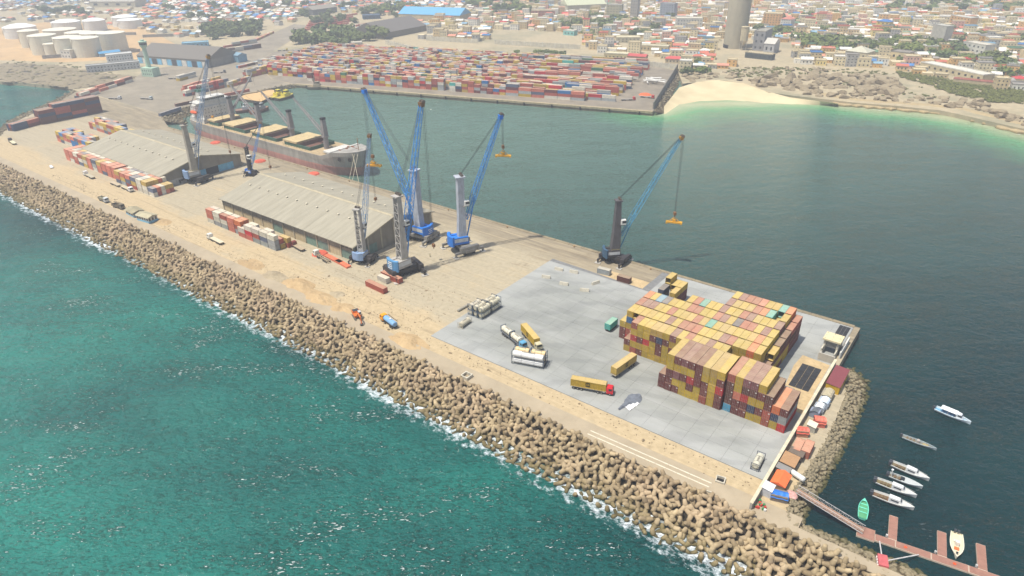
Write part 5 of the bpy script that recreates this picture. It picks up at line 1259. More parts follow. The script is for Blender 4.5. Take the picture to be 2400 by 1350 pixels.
        MB().box(L*.42, -.45, D*.5, L*.5, .45, D+.7).build('console', OCOLS, t, color=lin(170, 160, 150)); MB().box(L*.6, -.6, D*.5, L*.76, .6, D*.9).build('cargo', M('cargo_cloth', (150, 136, 96), .9), t)
        MB().box(-.7, -.25, .1, .0, .25, 1.3).build('outboard_motor', M('motor_dark', (70, 72, 76), .4), t)
    elif kind == 'console':
        MB().box(L*.42, -.5, D*.5, L*.52, .5, D+.9).build('console', OCOLS, t, color=lin(220, 214, 196)); MB().box(L*.3, -.7, D*.5, L*.38, .7, D*.95).build('seat', OCOLS, t, color=lin(214, 208, 190))
        MB().box(L*.58, -.55, D*.5, L*.68, .55, D*.95).build('cooler', OCOLS, t, color=lin(226, 110, 60)); MB().lathe([(.3, D*1.3), (.3, D*1.4), (0, D*1.42)], 8, L*.84, 0).build('bow_hatch', GLS, t)
        for s in (-.4, .4): MB().box(-.7, s-.24, .1, .0, s+.24, 1.3).build('outboard_motor', M('motor_dark', (70, 72, 76), .4), t)
    return t
def aim(a, b_, z=-3.0):
    A, B = G(*a, z), G(*b_, z); return A, math.atan2(B[1]-A[1], B[0]-A[0]), math.hypot(B[0]-A[0], B[1]-A[1])
for (a, b_, B, D, colr, kind, dk, lab, nm, gr) in (
    ((2192, 957), (2275, 992), 2.6, .9, (206, 214, 214), 'ferry', (110, 160, 186), 'white passenger boat with a canopy and light blue deck, farthest boat out', 'passenger_boat', None),
    ((2115, 1022), (2195, 1053), 1.9, .65, (150, 160, 160), 'skiff', (120, 116, 104), 'narrow grey skiff with an outboard, second boat from the top', 'skiff', None),
    ((2090, 1087), (2178, 1125), 2.7, .9, (190, 190, 184), 'patrol', (110, 100, 76), 'grey cabin patrol boat, farthest of the moored four', 'patrol_boat', 'patrol boats moored side by side'),
    ((2084, 1113), (2162, 1143), 2.3, .85, (176, 180, 176), 'arch', (116, 108, 92), 'open grey patrol boat with a radar arch and no cabin', 'patrol_boat', 'patrol boats moored side by side'),
    ((2054, 1127), (2148, 1164), 2.7, .9, (190, 190, 184), 'patrol', (116, 104, 72), 'grey cabin patrol boat, third from the top of the moored four', 'patrol_boat', 'patrol boats moored side by side'),
    ((2046, 1157), (2142, 1193), 2.7, .9, (196, 194, 186), 'patrol', (110, 84, 60), 'grey cabin patrol boat nearest the pontoon', 'patrol_boat', 'patrol boats moored side by side'),
    ((2021, 1215), (2026, 1170), 2.3, .7, (96, 190, 160), 'open', (86, 150, 106), 'mint green open rowing boat beside the gangway', 'rowing_boat', None),
    ((2242, 1250), (2242, 1308), 2.8, .8, (214, 206, 180), 'console', (206, 196, 166), 'cream open motor boat between the pontoon fingers', 'motor_boat', None)):
    A, an, L = aim(a, b_); boat(lab, A, an, L, B, D, colr, kind, dk, nm, gr)
# tugs and work boats across the basin
def tug(label, a, b_, B, hullc, housec, deckc, name='tug_boat'):
    A, an, L = aim(a, b_, -2.5); t = thing(name, label, 'boat', (A[0], A[1], SEA_Z), an)
    R = hullmesh(L, B, 2.6, 1.05, .9, 9, 3); m = MB(); m.loft(R, closed=False, caps=False); m.add(R[0], [tuple(range(7))]); m.build('hull', OCOLS, t, color=lin(*hullc))
    m = MB(); m.add([(r[0][0], r[0][1]*.97, r[0][2]-.3) for r in R]+[(r[6][0], r[6][1]*.97, r[6][2]-.3) for r in reversed(R)], [tuple(range(18))]); m.build('deck', OCOLS, t, color=lin(*deckc))
    MB().box(L*.38, -B*.3, 2.4, L*.74, B*.3, 5.2).build('deckhouse', OCOLS, t, color=lin(*housec)); w = MB().box(L*.5, -B*.22, 5.2, L*.68, B*.22, 7.6).build('wheelhouse', OCOLS, t, color=lin(*housec))
    MB().box(L*.49, -B*.23, 6.2, L*.69, B*.23, 7.1).build('window', GLS, w); MB().tube((L*.4, 0, 5.2), (L*.4, 0, 8), .5, 8).build('funnel', OCOLS, t, color=lin(60, 56, 50)); MB().tube((L*.55, 0, 7.6), (L*.55, 0, 11), .1, 5).build('mast', CHS, t)
    return t
tug('yellow tug moored nearest the riprap, second from the tip', (632, 232), (668, 222), 9, (60, 54, 44), (214, 196, 60), (190, 170, 60))
tug('yellow tug with a dark hull moored at the outer end', (648, 234), (688, 223), 9, (56, 52, 44), (214, 198, 66), (176, 160, 70))
tug('red hulled work boat behind the ship stern', (552, 262), (596, 258), 8, (128, 66, 58), (190, 190, 186), (140, 110, 92), 'work_boat')
tug('low red work boat just right of the ship superstructure', (590, 266), (630, 254), 7, (120, 70, 56), (160, 156, 150), (150, 110, 80), 'work_boat')
t = thing('barge', 'flat barge with a sandy deck moored beside the tugs', 'barge', (0, 0, SEA_Z)); P = [G(*q_, -1) for q_ in ((556, 230), (612, 238), (650, 219), (655, 211), (600, 209))]
MB().prism(P, -.8, 2.3).build('hull', M('barge_hull', (72, 62, 50), .9, .2), t); MB().prism([(x*.985+sum(p_[0] for p_ in P)/5*.015, y*.985+sum(p_[1] for p_ in P)/5*.015) for x, y in P], 2.31, 2.5).build('sand_deck', M('barge_sand', (196, 162, 112), .95, .12), t)
tug('rusty hulk lying against the far terminal corner', (722, 206), (762, 207), 8, (120, 110, 92), (150, 140, 116), (140, 128, 104), 'hulk')

# ================================================================== PONTOON AND GANGWAY
PZ = SEA_Z+.55; DK = M('pontoon_deck', (148, 108, 92), .85, .12, .8, stain=.2); EDG = M('pontoon_edge', (200, 180, 158), .8, .1)
t = thing('pontoon', 'red brown floating pontoon with finger berths', 'pontoon', (0, 0, 0))
a0 = (71.2, -24.2); an = dg_(8.6); ca, sa = math.cos(an), math.sin(an); PT = lambda x, y: (a0[0]+x*ca-y*sa, a0[1]+x*sa+y*ca)
def ppiece(nm, x0, x1, y0, y1):
    P = [PT(x0, y0), PT(x1, y0), PT(x1, y1), PT(x0, y1)]; c = (sum(q_[0] for q_ in P)/4, sum(q_[1] for q_ in P)/4)
    o = MB().prism(P, PZ-.5, PZ).build(nm, EDG, t); MB().prism([(c[0]+(x-c[0])*.975, c[1]+(y-c[1])*(.93 if nm == 'walkway' else .97)) for x, y in P], PZ+.005, PZ+.05).build('decking', DK, o)
for i in range(5): ppiece('walkway', i*8.2+(3.4 if i == 0 else 0), (i+1)*8.2-.08, .6, 3.0)
ppiece('landing', -1.0, 3.3, .1, 4.2)
for x in (7.4, 18.8, 27.6): ppiece('finger', x-1.05, x+1.05, 3.05, 12.0)
for x in (6.0, 17.2, 26.2):
    c = PT(x, 3.4); MB().box(c[0]-.25, c[1]-.25, PZ, c[0]+.25, c[1]+.25, PZ+.7).build('mooring_post', M('post_grey', (176, 174, 168), .6), t)
for x in (10.5, 21.5):
    c = PT(x, 1.8); MB().lathe([(.28, .06), (.42, .09), (.42, .16), (.28, .2)], 10, c[0], c[1]).build('life_ring', M('ring_orange', (206, 84, 44), .6), t, (0, 0, PZ))
q = G(2068, 1318); t = thing('anchor_block', 'faded red block with white tyres holding the pontoon struts', 'block', (q[0], q[1], -.6), .3); MB().box(-1.1, -1.8, 0, 1.1, 1.8, 1.5).build('block_body', M('block_red', (184, 92, 92), .8, .2), t)
for i in range(4): MB().lathe([(.15, -.12), (.3, -.12), (.3, .12), (.15, .12)], 8).build('tyre', M('tyre_white', (214, 206, 196), .8), t, (-1.2, -1.3+i*.85, .7)).rotation_euler = (0, PI/2, 0)
bq = (q[0], q[1], .3)
for i, (x, lab) in enumerate(((4.5, 'left white steel strut from the red block to the pontoon'), (13.5, 'right white steel strut from the red block to the pontoon'))):
    c = PT(x, .7); tag(MB().tube(bq, (c[0], c[1], PZ+.1), .16, 6).build('steel_strut', M('strut_white', (196, 190, 184), .6)), lab, 'strut')
A = Vector((*G(1868, 1150, .6), .6)); B = Vector((*G(2024, 1246, PZ+.2), PZ+.25)); d = (B-A); L = d.length; d.normalize(); sd_ = Vector((-d.y, d.x, 0)).normalized(); up = Vector((0, 0, 1))
t = thing('gangway', 'long steel truss gangway from the rocks down to the pontoon', 'gangway', A, 0)
m = MB(); m.loft([[(d*k+sd_*s_*.95)+up*z_ for s_, z_ in ((-1, 0), (1, 0), (1, .12), (-1, .12))] for k in (0, L)]); m.build('walkway', M('gang_boards', (150, 118, 96), .85, .15, .9), t)
for s_ in (-1, 1):
    m = MB(); n = 16
    m.tube(sd_*s_, sd_*s_+d*L, .1, 4); m.tube(sd_*s_+up*1.25, sd_*s_+d*L+up*1.25, .09, 4)
    for i in range(n):
        f0, f1 = i*L/n, (i+1)*L/n; m.tube(sd_*s_+d*f0, sd_*s_+d*f0+up*1.25, .06, 4); m.tube(sd_*s_+d*f0+up*(1.25 if i % 2 else 0), sd_*s_+d*f1+up*(0 if i % 2 else 1.25), .05, 4)
    m.build('truss_side', M('truss_steel', (176, 172, 168), .5, .1), t)

# ================================================================== APRON WALL, GATE TOWER, SHELTERS OUTSIDE THE WALL
t = thing('boundary_wall', 'long grey concrete wall closing the end of the apron', 'wall', (45.2, -35.5, 0)); WL = M('wall_concrete', (168, 162, 148), .9, .12, .2, stain=.35)
for i in range(17): MB().box(-.3, i*4.95+.03, 0, .3, (i+1)*4.95-.03, 2.5+random.uniform(-.04, .04)).build('wall_panel', WL, t)
MB().box(-.45, 0, 2.56, .45, 84.1, 2.75).build('coping', M('wall_coping', (196, 184, 156), .9), t)
t = thing('boundary_wall', 'short pale wall piece at the inner corner beside the gate tower', 'wall', (39.2, 48.8, 0)); MB().box(0, 0, .1, 5.6, .5, 3.2).build('wall_panel', WL, t); MB().box(0, .5, .1, .5, 6.5, 2.4).build('wall_panel', WL, t)
t = thing('gate_tower', 'concrete gate tower with a flat slab roof on columns', 'tower', (41.6, 57.2, 0))
for x, y in ((-2.2, -2), (2.2, -2), (-2.2, 2), (2.2, 2)): MB().box(x-.35, y-.35, .05, x+.35, y+.35, 5.6).build('column', CON, t)
MB().box(-3.1, -2.9, 5.6, 3.1, 2.9, 6.2).build('roof_slab', M('tower_roof', (204, 190, 150), .9, .1, .5), t); MB().box(-2.2, -1.7, 2.6, 2.2, 1.7, 2.9).build('mid_slab', CON, t); MB().box(-2.5, -5.5, .05, -2.1, 1.6, 3.4).build('side_wall', CON, t); MB().box(2.1, -5.5, .05, 2.5, 5.6, 2.6).build('side_wall', CON, t)
for i in range(9): MB().lathe([(.18, 6.2), (.12, 6.5), (.0, 6.52)], 6, -2.5+(i % 3)*2.4, -2.2+(i//3)*2.2).build('bolt_stub', CON, t)
t = thing('boundary_wall', 'white wall piece with a stair beside the gate tower on the quay corner', 'wall', (45.4, 56, 0)); MB().box(-.3, -2, .05, .2, 11, 2.6).build('wall_panel', M('white_wall', (200, 196, 184), .8, .08), t)
MAT_ = M('black_membrane', (46, 46, 48), .8, .25, .4)
for i, (x0, y0, x1, y1, lab) in enumerate(((35.7, 27, 42.4, 43, 'black mat of square panels behind the front container block'), (39.6, 66, 43.6, 78.3, 'black mat of panels at the far corner of the apron'))):
    t = thing('rubber_mat', lab, 'mat', (x0, y0, .2)); nx, ny = 3, 6
    for a_ in range(nx):
        for b2 in range(ny): MB().box(a_*(x1-x0)/nx+.05, b2*(y1-y0)/ny+.05, 0, (a_+1)*(x1-x0)/nx-.05, (b2+1)*(y1-y0)/ny-.05, .08+random.random()*.05).build('mat_panel', MAT_, t)
o = sheet('sand_patch', [(34.9, 26.2), (44.0, 26.2), (44.0, 47.5), (34.2, 48.5), (33.6, 40)], .215, M('patch_sand', (182, 158, 118), .95, .15, .3, stain=.3))
o = sheet('sand_patch', [(38.2, 14), (44.4, 14), (44.4, 27), (38.2, 27)], .21, MATS['patch_sand'])
o = sheet('sand_patch', [(-37.2, 60), (-37.2, 67), (-60, 67), (-60, 60)], .012, MATS['patch_sand'])
def shelter(label, c, ang, L, B, H, roofc, wallc, kind='flat', name='shelter', cat='shelter'):
    t = thing(name, label, cat, (c[0], c[1], 0), ang)
    MB().box(-L/2+.15, -B/2+.15, 0, L/2-.15, B/2-.15, H-.05).build('wall', OCOL, t, color=lin(*wallc)); m = MB()
    if kind == 'flat': m.loft([[(x, -B/2, H-.1), (x, B/2, H+.25), (x, B/2, H+.33), (x, -B/2, H)] for x in (-L/2, L/2)])
    elif kind == 'gable': m.loft([[(x, -B/2, H-.1), (x, 0, H+.8), (x, B/2, H-.1), (x, B/2, H-.22), (x, -B/2, H-.22)] for x in (-L/2, L/2)])
    else:
        n = 7; R_ = []
        for i in range(n):
            f = i/(n-1); x = -L/2+L*f; R_.append([(x, -B/2, H*.62+.1*math.sin(i*2)), (x+.1, -B*.3, H+.1*math.cos(i*3)), (x, 0, H+.35+.12*math.sin(i*2.3)), (x-.1, B*.3, H+.08*math.sin(i)), (x, B/2, H*.6)])
        m.loft(R_, closed=False, caps=False)
    rf_ = m.build('roof', OCOLS, t, color=lin(*roofc))
    MB().box(L/2-.17, -.45, .05, L/2-.1, .45, min(1.9, H-.3)).build('doorway', GLS, t)
    if kind == 'gable' or kind == 'flat':
        for k in range(3): MB().box(-L/2+(k+.3)*L/3, -B/2+.1, H*.45, -L/2+(k+.7)*L/3, -B/2+.16, H*.75).build('window', GLS, t)
    return t
V2 = PI/2
shelter('long dark red roofed shed with a yellow end wall outside the apron wall', (48.6, 37.8), V2, 13, 4.6, 3.0, (124, 64, 66), (206, 164, 40), 'flat', 'shed', 'shed')
shelter('beige cloth shelter just below the red roofed shed', (48.2, 27.5), V2, 5, 3.6, 2.4, (176, 164, 134), (150, 140, 120), 'cloth')
shelter('pale blue white vaulted tent, upper of two below the beige shelter', (48.4, 22.6), V2, 3.6, 3.4, 2.5, (206, 216, 220), (160, 170, 180), 'cloth', 'tent', 'tent')
shelter('white topped tent between the pale blue tent and the dark grey one', (48.0, 18.8), V2, 3, 3.3, 2.5, (224, 224, 216), (150, 156, 160), 'cloth', 'tent', 'tent')
shelter('dark grey cloth tent with pale lower edge', (47.6, 15.7), V2, 2.8, 3.2, 2.4, (96, 100, 104), (130, 136, 150), 'cloth', 'tent', 'tent')
shelter('round coral red awning tent beside the grey tent', (50.0, 12.0), .4, 3.4, 3.2, 2.5, (224, 110, 86), (190, 100, 84), 'cloth', 'tent', 'tent')
shelter('small cream box hut above the coral awnings', (48.8, 8.0), V2, 3, 2.8, 2.3, (216, 206, 180), (170, 166, 150), 'flat')
shelter('bright red orange awning against the wall', (46.9, 3.9), .5, 3.8, 3.0, 2.4, (226, 96, 78), (170, 120, 96), 'cloth', 'tent', 'tent')
for i, (x, y, cn, lab) in enumerate(((48.2, -4.0, 'coral', 'coral red container outside the wall, left of a pair'), (50.75, -3.2, 'coral', 'rust coral container outside the wall, right of a pair'))): container((x, y-3, 0), .02, cn, 6.06, 2.59, lab, None, True)
shelter('rusty sheet roofed hut with pale patches below the coral containers', (48.2, -12.3), V2, 5.5, 4.4, 2.6, (168, 130, 92), (120, 104, 90), 'flat')
shelter('dark brown sheet shack between the rusty hut and the containers', (48.8, -7.6), V2, 3, 4.2, 2.3, (110, 96, 82), (96, 84, 76), 'flat')
shelter('grey plank shack just below the rusty sheet hut', (47.8, -16.4), V2, 2.6, 4, 2.2, (134, 130, 124), (110, 100, 96), 'flat')
shelter('bright orange roofed shack with a dark stripe near the gangway', (48.6, -21.3), V2, 6, 4.2, 2.5, (232, 110, 60), (150, 120, 96), 'gable')
shelter('white box cabin at the end of the apron wall', (46.9, -26.6), V2, 3.4, 3.0, 2.6, (206, 204, 200), (190, 190, 190), 'flat', 'cabin', 'cabin')
shelter('bright blue tarpaulin shack beside the white box cabin', (50.0, -26.6), .3, 4.6, 3.2, 2.1, (44, 112, 190), (120, 110, 100), 'cloth')
q = G(1868, 1122); o = thing('water_tank', 'white horizontal water tank at the head of the gangway', 'tank', (q[0], q[1], 0), -.3); MB().hcyl((-2, 0, 1.2), (2, 0, 1.2), .8, 12, .25).build('vessel', OCOLS, o, color=lin(216, 214, 204))
for x in (-1.2, 1.2): MB().box(x-.2, -.6, 0, x+.2, .6, .6).build('cradle', CON, o)
rs_ = random.Random(8)
for i in range(12):
    x, y = 47+rs_.uniform(-1.4, 1.6), -32.2+rs_.uniform(-1.6, 1.2)
    cl = rs_.choice([((60, 120, 70), 'green'), ((180, 60, 50), 'red'), ((206, 204, 196), 'white')])
    o = MB().lathe([(.36, 0), (.4, .5), (.36, .95), (.0, .97)], 9).build('barrel', OCOLS, None, (x, y, 0), color=lin(*cl[0])); tag(o, '%s barrel in the cluster at the end of the wall' % cl[1], 'barrel', '%s barrels at the end of the wall' % cl[1])
PEB = M('net_pink', (196, 150, 140), .95, .3, 1.5); tag(MB().lathe([(2.0, 0), (1.7, .3), (.9, .55), (0, .6)], 10).build('net_pile', PEB, None, (*G(1852, 1160), 0)), 'pinkish heap of nets beside the gangway head', 'nets')

# ================================================================== STONES OF THE REVETMENT
import bmesh
def rock_mesh(seed, flat=.75, sub=2, rough=.28, mat=None, cuts=9, lo=.55):
    bm = bmesh.new(); bmesh.ops.create_icosphere(bm, subdivisions=sub, radius=1); rs_ = random.Random(seed)
    pl = [(Vector((rs_.gauss(0, 1), rs_.gauss(0, 1), rs_.gauss(0, 1))).normalized(), rs_.uniform(lo, .92)) for _ in range(cuts)]
    for v in bm.verts:
        for n_, d_ in pl:
            k = v.co.dot(n_)
            if k > d_: v.co -= n_*(k-d_)*.9
        v.co *= 1+rs_.uniform(-rough, rough)*.25; v.co.z *= flat
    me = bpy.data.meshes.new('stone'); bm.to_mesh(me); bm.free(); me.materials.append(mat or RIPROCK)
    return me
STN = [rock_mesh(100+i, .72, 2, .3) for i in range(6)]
def slope_stones(Tp, Bp, n, seed):
    rs_ = random.Random(seed); Tq = [G(*q_) for q_ in Tp]; Bq = [G(*q_, -3.9) for q_ in Bp]; out = []
    seg = [math.hypot(a[0]-b_[0], a[1]-b_[1]) for a, b_ in zip(Tq, Tq[1:])]; tot = sum(seg)
    for _ in range(n):
        s = rs_.uniform(0, tot); i = 0
        while s > seg[i] and i < len(seg)-1: s -= seg[i]; i += 1
        f = s/seg[i]; g = rs_.uniform(-.06, 1.0)
        tx, ty = Tq[i][0]+(Tq[i+1][0]-Tq[i][0])*f, Tq[i][1]+(Tq[i+1][1]-Tq[i][1])*f; bx_, by_ = Bq[i][0]+(Bq[i+1][0]-Bq[i][0])*f, Bq[i][1]+(Bq[i+1][1]-Bq[i][1])*f
        out.append((tx+(bx_-tx)*g, ty+(by_-ty)*g, -.1-3.7*max(0, g), rs_.uniform(.42, .9), g))
    return out, Tq, Bq
RT_ = ((1956, 868), (1984, 905), (1986, 932), (1960, 985), (1934, 1040), (1894, 1100), (1862, 1150), (1852, 1185), (1848, 1215)); RB_ = ((2000, 862), (2038, 893), (2034, 938), (2006, 1002), (1977, 1062), (1948, 1115), (1918, 1165), (1893, 1205), (1884, 1236))
S2T = ((1848, 1215), (1885, 1250), (1960, 1287), (2060, 1332), (2140, 1372), (2210, 1420)); S2B = ((1884, 1236), (1905, 1238), (1982, 1268), (2088, 1308), (2172, 1347), (2250, 1395))
so1, Tq, Bq = slope_stones(RT_, RB_, 1050, 1); so2, Tq2, Bq2 = slope_stones(S2T, S2B, 480, 2)
for a_, b_ in ((Tq, Bq), (Tq2, Bq2)): struct(MB().loft([[(x, y, -.15), (x2, y2, -3.95), (x2, y2, -8)] for (x, y), (x2, y2) in zip(a_, b_)], closed=False, caps=False).build('revetment_slope', M('rubble_base', (84, 72, 50), 1, .4, .8, bump=1)))
al = sorted(so1+so2, key=lambda s_: -s_[3]/math.hypot(s_[0]-CX, s_[1]-CY)); rest = []
for i, (x, y, z, r, g) in enumerate(al):
    me = STN[i % 6]; e = (random.uniform(-.6, .6), random.uniform(-.6, .6), random.random()*6.28); sc_ = (r*random.uniform(.85, 1.25), r*random.uniform(.8, 1.1), r*random.uniform(.8, 1.1))
    qx = PX(x, y, z)
    if i < 300 and qx[1] < 1350:
        o = obj('stone', me, None, (x, y, z)); o.name = 'armour_stone'; o.rotation_euler = e; o.scale = sc_
        zone = 'beside the pontoon path' if y < -33 or x > 60 and y < -30 else 'near the gangway' if y < -14 else 'below the coral containers' if y < 2 else 'below the tents' if y < 26 else 'by the red roofed shed'
        band = 'at the waterline' if g > .75 else 'low on the slope' if g > .5 else 'high on the slope' if g > .22 else 'at the top edge'
        tag(o, 'tan rubble stone %s, %s' % (band, zone), 'stone', 'rubble stones %s %s' % (band, zone))
    else: rest.append((me, Matrix.Translation((x, y, z)) @ Matrix.Rotation(e[2], 4, 'Z') @ Matrix.Rotation(e[0], 4, 'X') @ Matrix.Diagonal((*sc_, 1))))
def join(name, items, mats):
    V = []; F = []; n = 0
    for me, mx in items:
        co = np.empty(len(me.vertices)*3); me.vertices.foreach_get('co', co); co = co.reshape(-1, 3); Mx = np.array(mx); V.append(co @ Mx[:3, :3].T+Mx[:3, 3])
        F += [tuple(n+i for i in p_.vertices) for p_ in me.polygons]; n += len(co)
    me = bpy.data.meshes.new(name); me.from_pydata(np.concatenate(V).tolist(), [], F); me.materials.append(mats)
    return obj(name, me)
# stones on the inner slopes: behind the ship stern, below the tugs, beside the far terminal
def extra(Tp, Bp, n, seed, k=1.0):
    k *= 1.5
    s_, a_, b_ = slope_stones(Tp, Bp, n, seed)
    for i, (x, y, z, r, g) in enumerate(s_): rest.append((STN[i % 6], Matrix.Translation((x, y, z)) @ Matrix.Rotation(i*1.3, 4, 'Z') @ Matrix.Rotation(i*.7, 4, 'X') @ Matrix.Diagonal((r*k, r*k, r*k*.9, 1))))
    struct(MB().loft([[(x, y, -.1), (x2, y2, -3.95), (x2, y2, -8)] for (x, y), (x2, y2) in zip(a_, b_)], closed=False, caps=False).build('revetment_slope', MATS['rubble_base']))
extra(((385, 284), (378, 268), (420, 254), (462, 243), (540, 225)), ((440, 292), (436, 279), (452, 268), (480, 256), (552, 234)), 170, 6, 1.2)
extra(((600, 214), (640, 204), (692, 196)), ((612, 224), (655, 213), (700, 206)), 90, 7, 1.2)
extra(((1533, 262), (1560, 215), (1590, 168)), ((1560, 266), (1580, 222), (1600, 176)), 160, 8, 1.1)
extra(((-60, 348), (0, 318), (30, 288), (140, 237), (178, 213)), ((-80, 345), (-16, 312), (16, 283), (128, 232), (170, 212)), 150, 9, 1.2)
tag(join('rubble_stones', rest, RIPROCK), 'many small rubble stones filling the revetment slopes', 'stones', None, 'stuff')

# ================================================================== A PERSON ON THE CREST ROAD
def person(label, px_, z, ang, shirt, legs):
    q = G(*px_, z); t = thing('person', label, 'person', (q[0], q[1], z), ang)
    me = bpy.data.meshes.new('body')
    J = [(0, 0, .95), (0, 0, 1.2), (0, 0, 1.42), (0, 0, 1.54), (.02, 0, 1.66), (0, .2, 1.40), (.03, .26, 1.12), (.12, .24, .88), (0, -.2, 1.40), (-.03, -.26, 1.12), (.03, -.25, .86), (0, .1, .9), (.1, .11, .5), (.14, .12, .06), (.28, .12, .03), (0, -.1, .9), (-.06, -.11, .5), (-.14, -.12, .06), (.0, -.12, .03)]
    E = [(0, 1), (1, 2), (2, 3), (3, 4), (2, 5), (5, 6), (6, 7), (2, 8), (8, 9), (9, 10), (0, 11), (11, 12), (12, 13), (13, 14), (0, 15), (15, 16), (16, 17), (17, 18)]
    rad = [.15, .14, .14, .055, .105, .07, .05, .04, .07, .05, .04, .1, .065, .045, .04, .1, .065, .045, .04]
    me.from_pydata(J, E, []); o = obj('body', me, t)
    sm_ = o.modifiers.new('skin', 'SKIN')
    for v, r in zip(me.skin_vertices[0].data, rad): v.radius = (r, r)
    me.skin_vertices[0].data[0].use_root = True
    o.modifiers.new('sub', 'SUBSURF').levels = 1; me.materials.append(M('skin_brown', (92, 62, 46), .7))
    MB().loft([[(r_*1.25*math.cos(a)*.8, r_*1.25*math.sin(a)*1.15, z_) for a in np.linspace(0, 2*PI, 10, endpoint=False)] for z_, r_ in ((.88, .17), (1.1, .165), (1.3, .18), (1.46, .13))]).build('shirt', OCOL, t, color=lin(*shirt))
    for y, x in ((.11, .1), (-.11, -.06)): MB().loft([[(x*f+r_*math.cos(a), y+r_*math.sin(a), z_) for a in np.linspace(0, 2*PI, 8, endpoint=False)] for z_, r_, f in ((.95, .13, 0), (.5, .095, 1), (.1, .08, 1.4))]).build('trouser_leg', OCOL, t, color=lin(*legs))
    MB().lathe([(.09, 1.66), (.115, 1.72), (.09, 1.79), (0, 1.81)], 8, .01, 0).build('hair', OCOL, t, color=lin(24, 20, 18))
person('person in dark clothes walking on the crest road beside the tetrapods', (1023, 871), .33, .3, (60, 64, 80), (44, 44, 52))
person('person in a light shirt standing near the crane outriggers', (1008, 602), 0, 1.0, (196, 190, 120), (50, 50, 58))

# ================================================================== TREES
def leaf_material(name, a, b):
    t = NT(name); r = t.n('ObjectInfo').outputs['Random']; p = t.pos()
    c = t.mix(t.ramp(t.noise(p, .55, 4, .6), .3, .7), lin(*a), lin(*b)); c = t.mix(t.math('MULTIPLY', r, .45), c, lin(124, 124, 62))
    t.set('Base Color', c); t.set('Roughness', .8); t.set('Specular IOR Level', .15)
    return t.m
LEAF = leaf_material('leaves', (80, 96, 46), (116, 128, 60)); LEAFD = leaf_material('dark_leaves', (72, 86, 52), (104, 116, 66)); SCRUB = leaf_material('scrub_leaves', (86, 94, 48), (126, 124, 66))
BARK = M('bark', (88, 70, 52), .9, .2)
def crown_mb(seed, n=260, flat=.72, leaf=.34, clumps=9):
    rs_ = random.Random(seed); m = MB()
    cl = [(Vector((rs_.gauss(0, .5), rs_.gauss(0, .5), rs_.gauss(0, .33)*flat)), rs_.uniform(.3, .55)) for _ in range(clumps)]
    for i in range(n):
        c, r = cl[i % clumps]; d = Vector((rs_.gauss(0, 1), rs_.gauss(0, 1), rs_.gauss(0, 1))).normalized()
        q = c+d*r*rs_.uniform(.75, 1.05); q.z = q.z*flat+.02
        a = (d+Vector((rs_.uniform(-.7, .7), rs_.uniform(-.7, .7), rs_.uniform(-.2, .9)))).normalized(); u = a.orthogonal().normalized(); w = a.cross(u); s = leaf*rs_.uniform(.55, 1.0)
        th = rs_.random()*6.28; u, w = u*math.cos(th)+w*math.sin(th), w*math.cos(th)-u*math.sin(th)
        m.add([q-u*s*.5-w*s*.35, q+u*s*.5-w*s*.3, q+u*s*.35+w*s*.45, q-u*s*.4+w*s*.4], [(0, 1, 2, 3)])
    return m
CROWN = [crown_mb(i, 420, .8, .42, 10).mesh('crown', LEAF) for i in range(4)]+[crown_mb(20+i, 480, .85, .42, 13).mesh('crown', LEAFD) for i in range(2)]
BUSH = [crown_mb(40+i, 130, .6, .4, 5).mesh('crown', SCRUB) for i in range(3)]
def trunk_mesh(seed):
    rs_ = random.Random(seed); m = MB(); m.tube((0, 0, 0), (.05, .02, .55), .09, 6, .06)
    for k in range(4):
        a = k*1.6+rs_.random(); m.tube((.05, .02, .5), (.05+.4*math.cos(a), .02+.4*math.sin(a), .85+rs_.random()*.25), .05, 4, .02)
    return m.mesh('trunk', BARK)
TRUNK = [trunk_mesh(i) for i in range(3)]
def tree(x, y, r, label, group, k=None, z=0):
    r *= 1.25
    t = thing('tree', label, 'tree', (x, y, z), random.random()*6.28, group); k = random.randrange(6) if k is None else k
    a = obj('trunk', TRUNK[k % 3], t); a.scale = (r, r, r*.7); b_ = obj('crown', CROWN[k], t, (0, 0, r*.72)); b_.scale = (r, r, r*random.uniform(.75, .95))
    return t

